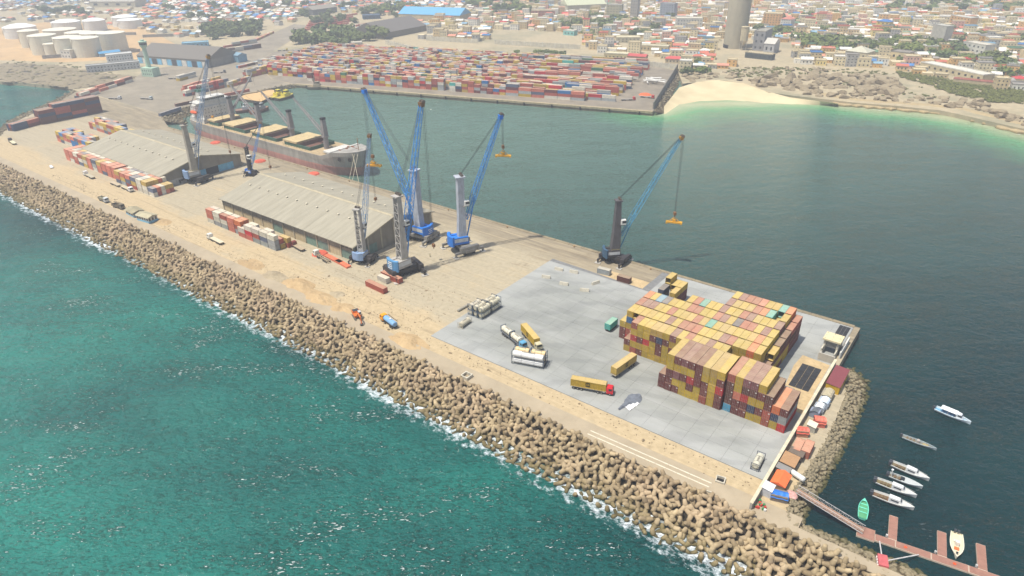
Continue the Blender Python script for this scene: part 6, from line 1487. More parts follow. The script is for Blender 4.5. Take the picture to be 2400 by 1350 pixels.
# ================================================================== FAR PORT BUILDINGS
def part_windows(parent, x0, x1, y, z0, z1, n, rows, face, w=.34, h=.36, mat=None):
    """a grid of single window parts on the -y (face 0) or the -x (face 1) side"""
    key = ('win', round((x1-x0)/n*w, 1), round((z1-z0)/rows*h, 1), face)
    if key not in CM:
        a, b_ = (x1-x0)/n*w/2, (z1-z0)/rows*h; m = MB(); m.box(-a, -.08, 0, a, .05, b_) if face == 0 else m.box(-.08, -a, 0, .05, a, b_); CM[key] = m.mesh('window', GLS)
    for r in range(rows):
        for i in range(n):
            c = x0+(i+.5)*(x1-x0)/n; z = z0+(r+.3)*(z1-z0)/rows
            obj('window', CM[key], parent, (c, y, z) if face == 0 else (y, c, z))
OCCB = []
def block(name, label, px_, ang, L, B, H, wallc, roofc, roof='flat', st=2, nw=6, ns=3, cat='building', group=None, loc=None):
    """near face centre at the ground point; L along the front, B deep"""
    q = loc or G(*px_); t = thing(name, label, cat, (q[0], q[1], 0), ang, group)
    if name != 'house': OCCB.append((q[0], q[1], math.cos(ang), math.sin(ang), L/2+9, B+8))
    MB().box(-L/2, 0, 0, L/2, B, H).build('wall', OCOL, t, color=lin(*wallc)); m = MB(); e = .5
    if roof == 'flat':
        m.box(-L/2-.15, -.15, H, L/2+.15, B+.15, H+.25)
        for a in ((-L/2-.15, -.15, L/2+.15, .15), (-L/2-.15, B-.15, L/2+.15, B+.15), (-L/2-.15, .15, -L/2+.15, B-.15), (L/2-.15, .15, L/2+.15, B-.15)): m.box(a[0], a[1], H+.25, a[2], a[3], H+1.0)
    elif roof == 'gable': m.loft([[(x, -e, H-.1), (x, B/2, H+B*.2), (x, B+e, H-.1), (x, B+e, H-.35), (x, -e, H-.35)] for x in (-L/2-e, L/2+e)])
    elif roof == 'hip':
        h2 = min(L, B)/2; zt = H+h2*.45
        m.add([(-L/2-e, -e, H), (L/2+e, -e, H), (L/2+e, B+e, H), (-L/2-e, B+e, H), (-max(.1, L/2-h2), B/2, zt), (max(.1, L/2-h2), B/2, zt)], [(0, 1, 5, 4), (1, 2, 5), (2, 3, 4, 5), (3, 0, 4), (3, 2, 1, 0)])
    m.build('roof', OCOLS if roof != 'flat' else OCOL, t, color=lin(*roofc))
    if nw: part_windows(t, -L/2+.6, L/2-.6, 0, .4, H-.2, nw, st, 0)
    if ns: part_windows(t, .6, B-.6, -L/2, .4, H-.2, ns, st, 1)
    return t
def ang_of(a, b_): A, B = G(*a), G(*b_); return math.atan2(B[1]-A[1], B[0]-A[0]), math.hypot(B[0]-A[0], B[1]-A[1]), ((A[0]+B[0])/2, (A[1]+B[1])/2)
def edge_block(name, label, a, b_, B, H, wallc, roofc, roof, st, nw, ns, cat='building'):
    an, L, c = ang_of(a, b_); return block(name, label, None, an, L, B, H, wallc, roofc, roof, st, nw, ns, cat, None, c)
# the dark roofed transit shed with blue and white bays
an, L, c = ang_of((330, 152), (500, 163))
t = edge_block('warehouse', 'dark roofed shed with blue and white painted bays in the port yard', (325, 148), (488, 160), 52, 9, (140, 134, 122), (112, 104, 92), 'gable', 1, 0, 0, 'warehouse')
for i in range(14): MB().box(-L/2+i*L/14+.4, -.2, .1, -L/2+(i+1)*L/14-.4, .05, 6.6).build('painted_bay', OCOL, t, color=lin(*((120, 180, 210), (214, 208, 196), (120, 180, 210), (70, 70, 72))[i % 4]))
edge_block('shed', 'light blue shed at the right end of the dark roofed shed', (535, 143), (560, 147), 12, 8, (104, 150, 172), (120, 150, 164), 'gable', 1, 0, 0, 'shed')
edge_block('shed', 'low light blue building behind the dark roofed shed', (428, 112), (490, 108), 12, 5, (110, 160, 186), (140, 180, 196), 'flat', 1, 6, 0, 'shed')
edge_block('warehouse', 'large shed with a bright light blue roof behind the container terminal', (935, 47), (1078, 52), 46, 10, (186, 170, 136), (98, 164, 200), 'gable', 1, 0, 0, 'warehouse')
edge_block('warehouse', 'dark grey low roofed shed below the light blue roofed one', (900, 92), (1000, 72), 60, 8, (120, 112, 98), (112, 104, 94), 'gable', 1, 0, 0, 'warehouse')
edge_block('shed', 'small dark blue shed behind the red covered trucks', (852, 46), (892, 44), 16, 6, (70, 90, 110), (96, 112, 130), 'flat', 1, 4, 0, 'shed')
edge_block('shed', 'grey pitched shed beyond the yard road', (735, 36), (790, 28), 26, 9, (110, 108, 104), (150, 140, 122), 'gable', 1, 0, 0, 'shed')
edge_block('building', 'flat roofed white pavilion among dark trees above the terminal', (790, 113), (850, 110), 22, 5, (190, 184, 170), (186, 178, 160), 'flat', 1, 9, 0)
edge_block('building', 'long white office building beside the green control tower', (205, 172), (330, 160), 10, 7, (186, 186, 182), (178, 176, 168), 'flat', 2, 16, 2)
edge_block('building', 'white terraced office block behind the long white building', (255, 152), (315, 146), 16, 10, (200, 202, 200), (190, 188, 180), 'flat', 3, 9, 2)
edge_block('shed', 'low shed with a blue roof in front of the cream tanks', (236, 134), (284, 128), 10, 4, (120, 150, 170), (84, 150, 190), 'gable', 1, 0, 0, 'shed')
edge_block('building', 'small white office with dark openings before the cream tanks', (145, 136), (168, 137), 8, 9, (206, 202, 190), (196, 190, 172), 'flat', 2, 3, 1)
edge_block('warehouse', 'big pale hall with a row of arches at the top left', (212, 17), (318, 17), 40, 11, (186, 176, 150), (176, 168, 150), 'gable', 1, 4, 0, 'warehouse')
q = G(347, 180); t = thing('control_tower', 'pale green port control tower on a green base building', 'tower', (q[0], q[1], 0), tqa)
GRT = M('pale_green', (166, 190, 166), .8, .12, .3, stain=.25)
MB().box(-8, 0, 0, 8, 10, 9).build('base_building', GRT, t); part_windows(t, -7, 7, 0, 1, 8, 5, 2, 0)
m = MB(); m.lathe([(2.6, 9), (2.1, 28), (3.9, 31), (3.9, 34.5), (4.3, 34.7), (4.3, 35.4), (2.0, 35.6), (1.8, 37)], 10, -2, 6); m.build('tower_shaft', GRT, t); MB().lathe([(3.95, 31.8), (3.95, 34)], 10, -2, 6).build('window', GLS, t)
# storage tanks
def otank(label, px_, wpx, h, colr, dome):
    h *= .86; wpx *= .94
    q = G(*px_); d = math.hypot(math.hypot(q[0]-CX, q[1]-CY), CH); r = wpx/2*d/FOC; q = (q[0]-(CX-q[0])/d*r*.0, q[1])
    t = thing('storage_tank', label, 'tank', (q[0]+(q[0]-CX)/d*r, q[1]+(q[1]-CY)/d*r, 0), 0, 'oil storage tanks'); n = 28
    MB().lathe([(r, 0), (r, h*.33), (r+.12, h*.335), (r, h*.34), (r, h*.66), (r+.12, h*.665), (r, h*.67), (r, h)], n).build('shell', OCOLS, t, color=lin(*colr)); MB().lathe([(r+.2, h-.1), (r+.2, h+.25), (r*.5, h+dome*.75), (0, h+dome)], n).build('roof', OCOLS, t, color=lin(*[min(255, c+10) for c in colr]))
    m = MB(); prev = None
    for i in range(9):
        a = -2.4+i*.13; cur = ((r+.5)*math.cos(a), (r+.5)*math.sin(a), h*i/8); prev and m.tube(prev, cur, .25, 4); prev = cur
    m.build('spiral_stair', M('stair_steel', (150, 140, 120), .7), t)
WT, CR = (226, 223, 214), (212, 205, 182)
for i, (p_, w, h, c_, dm, lab) in enumerate((((54, 91), 57, 17, WT, 5, 'large white tank at far left with a low cone roof'), ((162, 79), 52, 18, WT, 4, 'white tank, second from left in the back row'), ((227, 75), 42, 18, WT, 4, 'narrow white tank, third from left in the back row'), ((297, 64), 48, 17, WT, 3, 'white tank behind another at the right of the back row'), ((308, 68), 46, 14, WT, 2, 'white tank at the right end of the back row, in front'),
                                            ((78, 112), 36, 24, CR, 2, 'cream tank at the left of the front group, half hidden'), ((112, 129), 50, 26, CR, 2, 'tall cream tank at the left front of the group'), ((126, 131), 26, 16, CR, 1, 'small cream tank standing before the tall cream one'), ((150, 103), 60, 20, CR, 2, 'wide cream tank in the middle behind the front tanks'), ((192, 110), 48, 20, CR, 2, 'cream tank behind the front pair, centre'), ((228, 112), 50, 20, CR, 2, 'cream tank behind the front pair, right of centre'),
                                            ((170, 133), 52, 25, CR, 2, 'cream tank, left of the two front centre tanks'), ((211, 135), 52, 25, CR, 2, 'cream tank, right of the two front centre tanks'), ((271, 123), 54, 26, CR, 2, 'wide cream tank at the right end of the front group'))): otank(lab, p_, w, h, c_, dm)
# concrete grain silo
q = G(1706, 113); t = thing('grain_silo', 'very tall grey concrete silo cut off by the top edge', 'silo', (q[0]+4, q[1]+10, 0), 0)
SIL = M('silo_concrete', (168, 158, 132), .9, .12, .06, stain=.3, stain_col=(120, 112, 94)); r = 13.2
for i in range(11): MB().lathe([(r, .03), (r, 7.94), (r-.06, 8.0)], 36).build('ring_section', SIL, t, (0, 0, i*8))
MB().lathe([(r+1, 88), (r+1, 92), (0, 93)], 36).build('silo_cap', SIL, t)
for i in range(7):
    a = PI*1.02+i*.2; MB().box(-1.2, -.3, 0, 1.2, .3, 4).build('opening', DARK, t, ((r-.1)*math.cos(a), (r-.1)*math.sin(a), .1), a+PI/2)
q = G(1740, 117); t = thing('hopper_silo', 'small cream hopper silo on legs beside the tall silo', 'silo', (q[0], q[1], 0), 0); m = MB(); m.lathe([(.6, 5), (4.6, 11), (4.6, 26), (4.9, 26.1), (4.9, 27)], 18); m.build('bin', OCOL, t, color=lin(186, 172, 138))
for a in range(4): MB().tube((3.6*math.cos(a*1.57), 3.6*math.sin(a*1.57), 0), (4.3*math.cos(a*1.57), 4.3*math.sin(a*1.57), 12), .4, 5).build('leg', CON, t)
edge_block('mill_building', 'grey flat block with round vents right of the silo', (1762, 118), (1788, 120), 34, 22, (140, 138, 136), (150, 144, 130), 'flat', 3, 2, 3)
edge_block('mill_building', 'low white roofed annex of the grey mill', (1788, 124), (1812, 126), 24, 11, (170, 168, 164), (196, 190, 176), 'gable', 1, 2, 2)
edge_block('mill_building', 'long low dark fronted shed below the grey mill', (1745, 135), (1808, 142), 9, 6, (70, 74, 70), (186, 172, 140), 'flat', 1, 6, 0)
# long wall compound and shore buildings
for a, b_, lab in (((905, 104), (1000, 128), 'tall white sheeted fence left above the container terminal'), ((1000, 95), (1120, 102), 'long cream wall of the market above the sandy slope'), ((1160, 104), (1360, 116), 'white pillared compound wall above the far containers'), ((1480, 152), (1585, 163), 'pale grey wall at the right end of the terminal')):
    an, L, c = ang_of(a, b_); A = G(*a); t = thing('perimeter_wall', lab, 'wall', (A[0], A[1], 0), an); n = max(6, int(L/8))
    for i in range(n): MB().box(i*L/n+.1, -.25, 0, (i+1)*L/n-.1, .25, 5.5).build('wall_panel', OCOL, t, color=lin(196, 188, 166)); MB().box(i*L/n-.3, -.5, 0, i*L/n+.3, .5, 6.3).build('pillar', OCOL, t, color=lin(206, 200, 182))
an, L, c = ang_of((1530, 262), (1588, 166)); A = G(1533, 258); t = thing('perimeter_wall', 'dark stone wall down the right edge of the terminal', 'wall', (A[0]-2, A[1]+2, 0), an)
for i in range(14): MB().box(i*L/14+.1, -.4, 0, (i+1)*L/14-.1, .4, 6).build('wall_panel', OCOL, t, color=lin(126, 120, 108))
for args in (((2155, 160), (2300, 192), 14, 6, (190, 174, 136), (206, 200, 184), 'flat', 1, 10, 2, 'long cream shore building with dark square windows'), ((2232, 195), (2352, 207), 6, 4, (186, 168, 130), (176, 116, 100), 'flat', 1, 0, 0, 'low cream shore wall building with a reddish roof strip'), ((1978, 138), (2028, 144), 22, 9, (196, 182, 146), (190, 184, 160), 'hip', 1, 4, 1, 'cream hip roofed hall behind the rocky shore'), ((2085, 138), (2128, 143), 16, 8, (206, 186, 140), (140, 132, 120), 'flat', 1, 3, 1, 'yellow villa with tall white windows behind the rocks'),
             ((1445, 100), (1500, 100), 18, 6, (186, 176, 146), (196, 184, 150), 'flat', 2, 6, 1, 'cream courtyard block left of the sandy court'), ((1482, 118), (1565, 122), 12, 6, (190, 172, 130), (196, 186, 156), 'flat', 1, 10, 0, 'long low cream block with many windows above the terminal wall'), ((1415, 140), (1470, 143), 12, 7, (196, 178, 130), (206, 196, 164), 'flat', 1, 6, 0, 'cream flat roofed building just behind the far container rows'), ((1470, 143), (1512, 146), 10, 6, (180, 156, 120), (186, 80, 74), 'gable', 1, 5, 0, 'pink red roofed building right of the cream one behind the containers'),
             ((1558, 148), (1600, 150), 10, 5, (186, 170, 140), (196, 82, 78), 'hip', 1, 5, 0, 'red roofed low building above the terminal corner'), ((1785, 66), (1828, 68), 18, 20, (206, 160, 100), (196, 178, 140), 'flat', 6, 6, 2, 'tall orange apartment block right of the silo'), ((1826, 70), (1850, 72), 16, 15, (200, 196, 186), (190, 120, 100), 'hip', 5, 4, 2, 'white five storey block beside the orange apartments'), ((1585, 68), (1645, 68), 20, 14, (206, 200, 184), (200, 192, 170), 'flat', 3, 9, 3, 'white three storey school like block left of the silo'),
             ((1476, 42), (1492, 43), 10, 42, (160, 152, 138), (150, 144, 132), 'flat', 9, 3, 2, 'slim tall grey tower block at the top centre right'), ((1420, 42), (1456, 43), 14, 20, (176, 166, 130), (170, 164, 150), 'flat', 5, 5, 2, 'cream office block left of the slim tower'), ((1545, 42), (1578, 44), 14, 22, (150, 152, 156), (150, 148, 146), 'flat', 6, 5, 2, 'blue grey block with many floors near the top'), ((2175, 105), (2206, 112), 10, 24, (178, 172, 156), (186, 182, 168), 'flat', 1, 0, 2, 'blank pale grey tall block in the right town'),
             ((2222, 62), (2268, 70), 12, 15, (204, 158, 96), (196, 190, 176), 'flat', 4, 6, 1, 'orange four storey block with dark windows in the right town'), ((2250, 128), (2302, 138), 14, 14, (200, 196, 180), (196, 188, 170), 'flat', 3, 5, 2, 'cream three storey villa block near the right shore'), ((2050, 72), (2080, 75), 12, 13, (206, 178, 96), (60, 112, 170), 'hip', 3, 3, 1, 'yellow house with a bright blue hip roof'), ((1330, 30), (1420, 26), 40, 12, (186, 178, 150), (196, 196, 160), 'gable', 1, 0, 0, 'large pale roofed hall at the top centre'),
             ((1245, 42), (1300, 42), 16, 11, (176, 120, 100), (186, 170, 140), 'flat', 3, 7, 1, 'brick red three storey building at the top centre'), ((1260, 56), (1292, 56), 10, 5, (120, 140, 160), (70, 130, 186), 'gable', 1, 0, 0, 'small shed with a bright blue roof at top centre'), ((1320, 82), (1345, 84), 10, 6, (130, 186, 176), (200, 196, 180), 'flat', 1, 3, 1, 'turquoise walled house inside the walled compound')):
    a, b_, B, H, wc, rc_, rf_, st, nw, ns, lab = args; edge_block('building', lab, a, b_, B, H, wc, rc_, rf_, st, nw, ns)

# ================================================================== THE TOWN
OCC = []
for o in list(COL.objects):
    if o.parent is None and o.get('category') in ('building', 'warehouse', 'shed', 'silo', 'tank', 'tower') and o.location.y > 200:
        OCC.append((o.location.x, o.location.y))
W_P = lambda *pp: [G(*q_) for q_ in pp]
ZR = W_P((1590, 160), (1600, 176), (1660, 168), (1760, 148), (1960, 158), (2090, 163), (2300, 208), (2420, 226), (2500, 0), (2600, -30), (1180, -30), (1130, 20), (1000, 60), (1010, 92), (1120, 98), (1170, 100), (1360, 112), (1420, 138), (1500, 148))
ZL = W_P((360, 0), (380, -30), (1180, -30), (1120, 18), (900, 18), (720, 28), (640, 52), (600, 60), (480, 62), (420, 50), (330, 42), (330, 10))
ZLL = W_P((-60, -20), (200, -30), (200, 6), (100, 16), (60, 26), (-60, 30))
FREE = [W_P((1400, 140), (1440, 125), (1500, 128), (1590, 150), (1590, 165), (1480, 152)), W_P((1660, 160), (1680, 92), (1860, 100), (1860, 150), (1700, 152)), W_P((1150, 118), (1150, 70), (1370, 80), (1370, 118)), W_P((1440, 112), (1450, 88), (1500, 88), (1500, 118))]
WALLS = [((216, 200, 160), 'cream'), ((206, 182, 136), 'sand'), ((222, 216, 200), 'white'), ((220, 176, 108), 'ochre'), ((210, 168, 146), 'pink'), ((168, 164, 154), 'grey'), ((222, 200, 132), 'yellow')]
ROOFS = [((200, 184, 148), 'tan flat'), ((216, 210, 196), 'white sheet'), ((190, 108, 86), 'rust red'), ((206, 140, 114), 'salmon'), ((74, 120, 168), 'blue'), ((150, 144, 134), 'grey'), ((188, 66, 64), 'red'), ((128, 160, 176), 'pale blue'), ((96, 130, 100), 'green')]
NOGO = [TERM_P, YARD_P, W_P((700, 82), (710, 40), (850, 30), (930, 40), (920, 66), (830, 74))]
ZC = W_P((640, 52), (720, 28), (900, 18), (1120, 18), (1000, 60), (1010, 92), (905, 100), (720, 80), (690, 100), (640, 110))
ZT = W_P((-60, 40), (200, 10), (330, 12), (330, 45), (420, 52), (480, 64), (470, 100), (340, 80), (200, 50), (0, 60))
rt = random.Random(99); HS = []
for zi, (Z, sp, hmin, hmax, mix, rmix, nm) in enumerate(((ZR, 13.6, 3.2, 13, [7, 5, 4, 3, 1.2, 2, 2.4], [9, 5, 1.3, 1.6, .5, 2, .6, .7, .3], 'right town'), (ZL, 16, 2.8, 4.6, [3, 3, 4, 1, 3, 3, 1], [2, 6, 2, 3, 1.8, 3, .6, 2.2, .4], 'upper left town'), (ZLL, 18, 2.8, 5, [3, 3, 3, 1, 2, 3, 1], [3, 4, 1, 2, 1.5, 3, .3, 2, .4], 'far left town'), (ZC, 21, 2.8, 5.5, [4, 4, 4, 1, 2, 4, 1], [4, 5, 1, 2, .6, 4, .3, 1.5, .3], 'yards behind the terminal'), (ZT, 24, 2.8, 5, [4, 4, 4, 1, 1, 3, 1], [4, 4, .6, 1.5, .8, 4, .2, 1.5, .2], 'sandy ground behind the tanks'))):
    for row in range(100):
        d = 30+row*sp
        for k in range(-90, 110):
            s = k*sp*1.0+(row % 3)*4+rt.uniform(-3, 3); x, y, _ = TP(s, d+rt.uniform(-3.5, 3.5))
            if not inpoly(x, y, Z) or any(inpoly(x, y, f) for f in FREE): continue
            q = PX(x, y)
            if not (-40 < q[0] < 2440 and -14 < q[1] < 400): continue
            if rt.random() < (.09, .2, .2, .35, .5)[zi]: continue
            if any(abs(x-a) < 16 and abs(y-b_) < 16 for a, b_ in OCC): continue
            if any(abs((x-a)*c_+(y-b_)*s_) < hl and -12 < -(x-a)*s_+(y-b_)*c_ < dp for a, b_, c_, s_, hl, dp in OCCB): continue
            if any(inpoly(x, y, f) for f in NOGO): continue
            big = zi == 0 and rt.random() < .3
            HS.append((row, s, x, y, rt.uniform(8, 13)*(1.15 if big else 1), rt.uniform(7, 11), rt.uniform(6.5, hmax) if big else rt.uniform(hmin, 5.5 if zi == 0 else hmax), rt.choices(WALLS, mix)[0], rt.choices(ROOFS, rmix)[0], tqa+rt.gauss(0, .09)+(.12 if zi == 0 else -.05), nm))
dist_ = lambda h_: math.hypot(h_[2]-CX, h_[3]-CY)
HS.sort(key=lambda h_: -(h_[4]*(h_[6]+4))/dist_(h_)**2)
single = sorted([h_ for h_ in HS if PX(h_[2], h_[3])[1] > 4 and 0 < PX(h_[2], h_[3])[0] < 2400][:255], key=lambda h_: (h_[10], h_[0], h_[1])); sid = {id(h_) for h_ in single}
cnt = {}
for h_ in single:
    row, s, x, y, w, d, H, (wc, wn_), (rc_, rn), an, nm = h_; k = (nm, row); i = cnt.get(k, 0); cnt[k] = i+1
    st = max(1, int(H/3)); flat = rn in ('tan flat', 'grey') or H > 8
    lab = '%s %s house, %s roof, %s, %s row back, %s from left' % (wn_, {1: 'low', 2: 'two-storey', 3: 'three-storey', 4: 'four-storey'}.get(st, 'tall'), rn if not flat else 'tan flat' if rn == 'tan flat' else rn+' flat', nm, ordn(row), ordn(i))
    block('house', lab, None, an, w, d, H, wc, rc_, 'flat' if flat else ('hip' if int(s*7) % 3 == 0 else 'gable'), st, max(2, int(w/3.4)), 2, 'house', 'houses of the '+nm, (x, y))
hb_ = MB()
for h_ in HS:
    if id(h_) in sid: continue
    row, s, x, y, w, d, H, (wc, wn_), (rc_, rn), an, nm = h_; c, si = math.cos(an), math.sin(an); j = rt.uniform(.85, 1.1)
    P = lambda a, b_, z_: (x+a*c-b_*si, y+a*si+b_*c, z_)
    hb_.col = tuple(v*j for v in lin(*wc)[:3])+(1,); hb_.add([P(-w/2, 0, 0), P(w/2, 0, 0), P(w/2, d, 0), P(-w/2, d, 0), P(-w/2, 0, H), P(w/2, 0, H), P(w/2, d, H), P(-w/2, d, H)], [(0, 1, 5, 4), (1, 2, 6, 5), (2, 3, 7, 6), (3, 0, 4, 7)])
    hb_.col = tuple(v*j for v in lin(*rc_)[:3])+(1,)
    if H > 6 or rn == 'tan flat': hb_.add([P(-w/2, 0, H), P(w/2, 0, H), P(w/2, d, H), P(-w/2, d, H)], [(0, 1, 2, 3)])
    else: hb_.add([P(-w/2-.4, -.4, H-.1), P(w/2+.4, -.4, H-.1), P(w/2+.4, d+.4, H-.1), P(-w/2-.4, d+.4, H-.1), P(-w/2-.4, d/2, H+d*.18), P(w/2+.4, d/2, H+d*.18)], [(0, 1, 5, 4), (2, 3, 4, 5), (1, 2, 5), (3, 0, 4)])
    hb_.col = lin(84, 78, 70); st = max(1, int(H/3)); nw = max(2, int(w/3.2))
    for r_ in range(st):
        for i in range(nw):
            a = -w/2+(i+.5)*w/nw; zz = 1+r_*3
            hb_.add([P(a-.42, -.06, zz), P(a+.42, -.06, zz), P(a+.42, -.06, zz+1.05), P(a-.42, -.06, zz+1.05)], [(0, 1, 2, 3)])
tag(hb_.build('town_houses', VCOL), 'hundreds of small houses and shacks filling the town up to the horizon', 'houses', None, 'stuff')

# ---- trees of the town and port
rt = random.Random(314); cand = []
YZ = 0
def scatter(Zp, n, r0, r1, where, k=None):
    P = W_P(*Zp); xs_ = [q_[0] for q_ in P]; ys_ = [q_[1] for q_ in P]; tr_ = 0; got = 0
    while got < n and tr_ < n*60:
        tr_ += 1; x, y = rt.uniform(min(xs_), max(xs_)), rt.uniform(min(ys_), max(ys_))
        if inpoly(x, y, P): cand.append((x, y, rt.uniform(r0, r1), where, k)); got += 1
scatter(((485, 66), (560, 58), (610, 66), (600, 84), (520, 100), (480, 88)), 30, 6, 9, 'in the dark grove behind the blue and white shed', 4)
scatter(((690, 100), (720, 80), (800, 84), (860, 82), (900, 92), (890, 106), (780, 112), (700, 110)), 30, 6, 10, 'in the dark grove above the container terminal', 5)
scatter(((850, 30), (960, 10), (980, 24), (900, 34)), 9, 6, 9, 'left of the light blue roofed shed')
scatter(((1080, 20), (1140, 5), (1260, 10), (1260, 30), (1150, 36)), 16, 7, 11, 'in the green belt at the top centre')
scatter(((1285, 60), (1380, 50), (1380, 66), (1290, 70)), 8, 6, 9, 'beside the walled compound')
scatter(((1405, 62), (1490, 52), (1495, 66), (1410, 72)), 10, 6, 9, 'below the cream office block')
scatter(((1480, 84), (1530, 70), (1560, 80), (1500, 92)), 5, 5, 7, 'between the red roofs above the sandy court')
scatter(((1770, 82), (1850, 72), (1850, 90), (1780, 92)), 9, 5, 8, 'below the orange apartment block')
scatter(((1870, 100), (2010, 108), (2060, 115), (2050, 125), (1900, 120)), 26, 5, 9, 'in the green strip behind the shore halls')
scatter(((2060, 105), (2170, 108), (2200, 125), (2190, 135), (2080, 128)), 16, 5, 9, 'beside the blank grey block')
scatter(((2190, 130), (2240, 110), (2250, 128), (2210, 150)), 9, 5, 8, 'along the street right of the grey block')
scatter(((2250, 140), (2400, 150), (2400, 190), (2310, 175)), 16, 5, 9, 'in the gardens at the right edge')
scatter(((2000, 10), (2400, 0), (2400, 30), (2250, 40), (2050, 34)), 26, 6, 10, 'in the upper right gardens')
scatter(((380, 20), (900, 5), (900, 16), (500, 50), (400, 46)), 30, 4, 7, 'among the upper left roofs', 4)
scatter(((640, 60), (720, 30), (900, 20), (1000, 40), (900, 60), (720, 78)), 22, 4, 7, 'in the yards behind the terminal', 4)
scatter(((80, 28), (180, 26), (200, 40), (100, 45)), 8, 5, 8, 'behind the white tanks', 4)
scatter(((100, -8), (220, -8), (215, 4), (110, 8)), 14, 7, 11, 'in the wood at the top left corner', 4)
scatter(((1180, 116), (1480, 140), (1470, 150), (1190, 130)), 8, 3, 5, 'on the sandy bank behind the far containers')
scatter(((1590, 158), (1650, 150), (1660, 175), (1600, 180)), 7, 3, 5, 'on the rocks at the left end of the beach')
scatter(((1820, 40), (2050, 40), (2050, 95), (1830, 60)), 12, 4, 7, 'among the houses right of the silo')
scatter(((1200, 30), (1600, 30), (1640, 100), (1400, 95), (1200, 60)), 16, 4, 7, 'among the roofs left of the silo')
scatter(((2060, 40), (2400, 50), (2400, 130), (2080, 95)), 18, 4, 7.5, 'among the houses of the right town')
scatter(((1860, 122), (2160, 138), (2150, 152), (1870, 138)), 10, 3, 5, 'in the yards just behind the rocky shore')
by = {}
for x, y, r, where, k in cand:
    i = by.get(where, 0); by[where] = i+1
    tree(x, y, r, 'green tree %s' % where, 'trees '+where, k if k is None else k)
# ---- scrub along the right shore and the rocky slope: ground cover
its = []; rt = random.Random(77)
def scrub(Zp, n, r0, r1):
    P = W_P(*Zp); xs_ = [q_[0] for q_ in P]; ys_ = [q_[1] for q_ in P]; g = 0; tr_ = 0
    while g < n and tr_ < n*50:
        tr_ += 1; x, y = rt.uniform(min(xs_), max(xs_)), rt.uniform(min(ys_), max(ys_))
        if inpoly(x, y, P): r = rt.uniform(r0, r1); its.append((BUSH[g % 3], Matrix.Translation((x, y, .3*r)) @ Matrix.Rotation(rt.random()*6.28, 4, 'Z') @ Matrix.Diagonal((r, r, r*.6, 1)))); g += 1
scrub(((2105, 168), (2180, 178), (2260, 196), (2340, 204), (2410, 212), (2410, 244), (2320, 240), (2230, 222), (2180, 200), (2110, 182)), 560, 2.0, 3.6)
scrub(((1700, 165), (1780, 158), (1920, 160), (2040, 164), (2100, 172), (2060, 182), (1960, 170), (1820, 180), (1720, 182)), 150, 1.2, 2.6)
scrub(((1960, 195), (2100, 190), (2240, 225), (2200, 235), (2000, 225)), 50, 1.0, 2.2)
scrub(((0, 140), (150, 148), (330, 180), (200, 195), (0, 180)), 90, 1.2, 2.6)
tag(join('scrub', its, SCRUB), 'low green scrub covering the bank above the right shore', 'scrub', None, 'stuff')
# ---- boulders of the right shore
BLD = [rock_mesh(300+i, .66, 3, .22, ROCK, 17, .42) for i in range(7)]; rt = random.Random(55); bl_ = []
def boulders(Zp, n, r0, r1, where, mat=None, z=.3):
    P = W_P(*Zp); xs_ = [q_[0] for q_ in P]; ys_ = [q_[1] for q_ in P]; g = 0; tr_ = 0
    while g < n and tr_ < n*80:
        tr_ += 1; x, y = rt.uniform(min(xs_), max(xs_)), rt.uniform(min(ys_), max(ys_)); r = rt.uniform(r0, r1)
        if not inpoly(x, y, P) or any(math.hypot(x-a, y-b_) < (r+c)*.55 for a, b_, c in bl_): continue
        bl_.append((x, y, r)); o = obj('boulder', BLD[g % 7], None, (x, y, z)); o.rotation_euler = (rt.uniform(-.25, .25), rt.uniform(-.25, .25), rt.random()*6.28); o.scale = (r*rt.uniform(.9, 1.4), r*rt.uniform(.85, 1.15), r*rt.uniform(.75, 1.15)); g += 1
        size = 'huge' if r > 6 else 'large' if r > 4 else 'small'
        tag(o, '%s grey brown boulder %s' % (size, where), 'boulder', '%s boulders %s' % (size, where))
boulders(((1745, 190), (1800, 180), (1900, 172), (1990, 178), (1985, 205), (1900, 215), (1800, 208)), 52, 4, 8.5, 'above the right part of the beach')
boulders(((1985, 176), (2080, 182), (2120, 200), (2110, 225), (2000, 218), (1985, 200)), 44, 4, 9, 'in the middle of the rocky shore')
boulders(((1880, 212), (2000, 220), (2140, 232), (2130, 242), (2000, 232), (1890, 224)), 22, 3, 6, 'along the edge of the rock shelf')
boulders(((2140, 225), (2230, 228), (2330, 250), (2320, 265), (2220, 250), (2140, 240)), 26, 2.5, 6, 'below the green scrub bank')
boulders(((1600, 178), (1680, 168), (1745, 172), (1745, 190), (1690, 186), (1610, 192)), 26, 2, 5, 'at the back of the beach')
boulders(((1720, 158), (1850, 156), (1960, 164), (1950, 172), (1830, 176), (1730, 176)), 30, 1.5, 4, 'on the slope above the beach')
boulders(((2320, 262), (2400, 275), (2420, 300), (2350, 285)), 10, 3, 6, 'at the right edge of the shore')
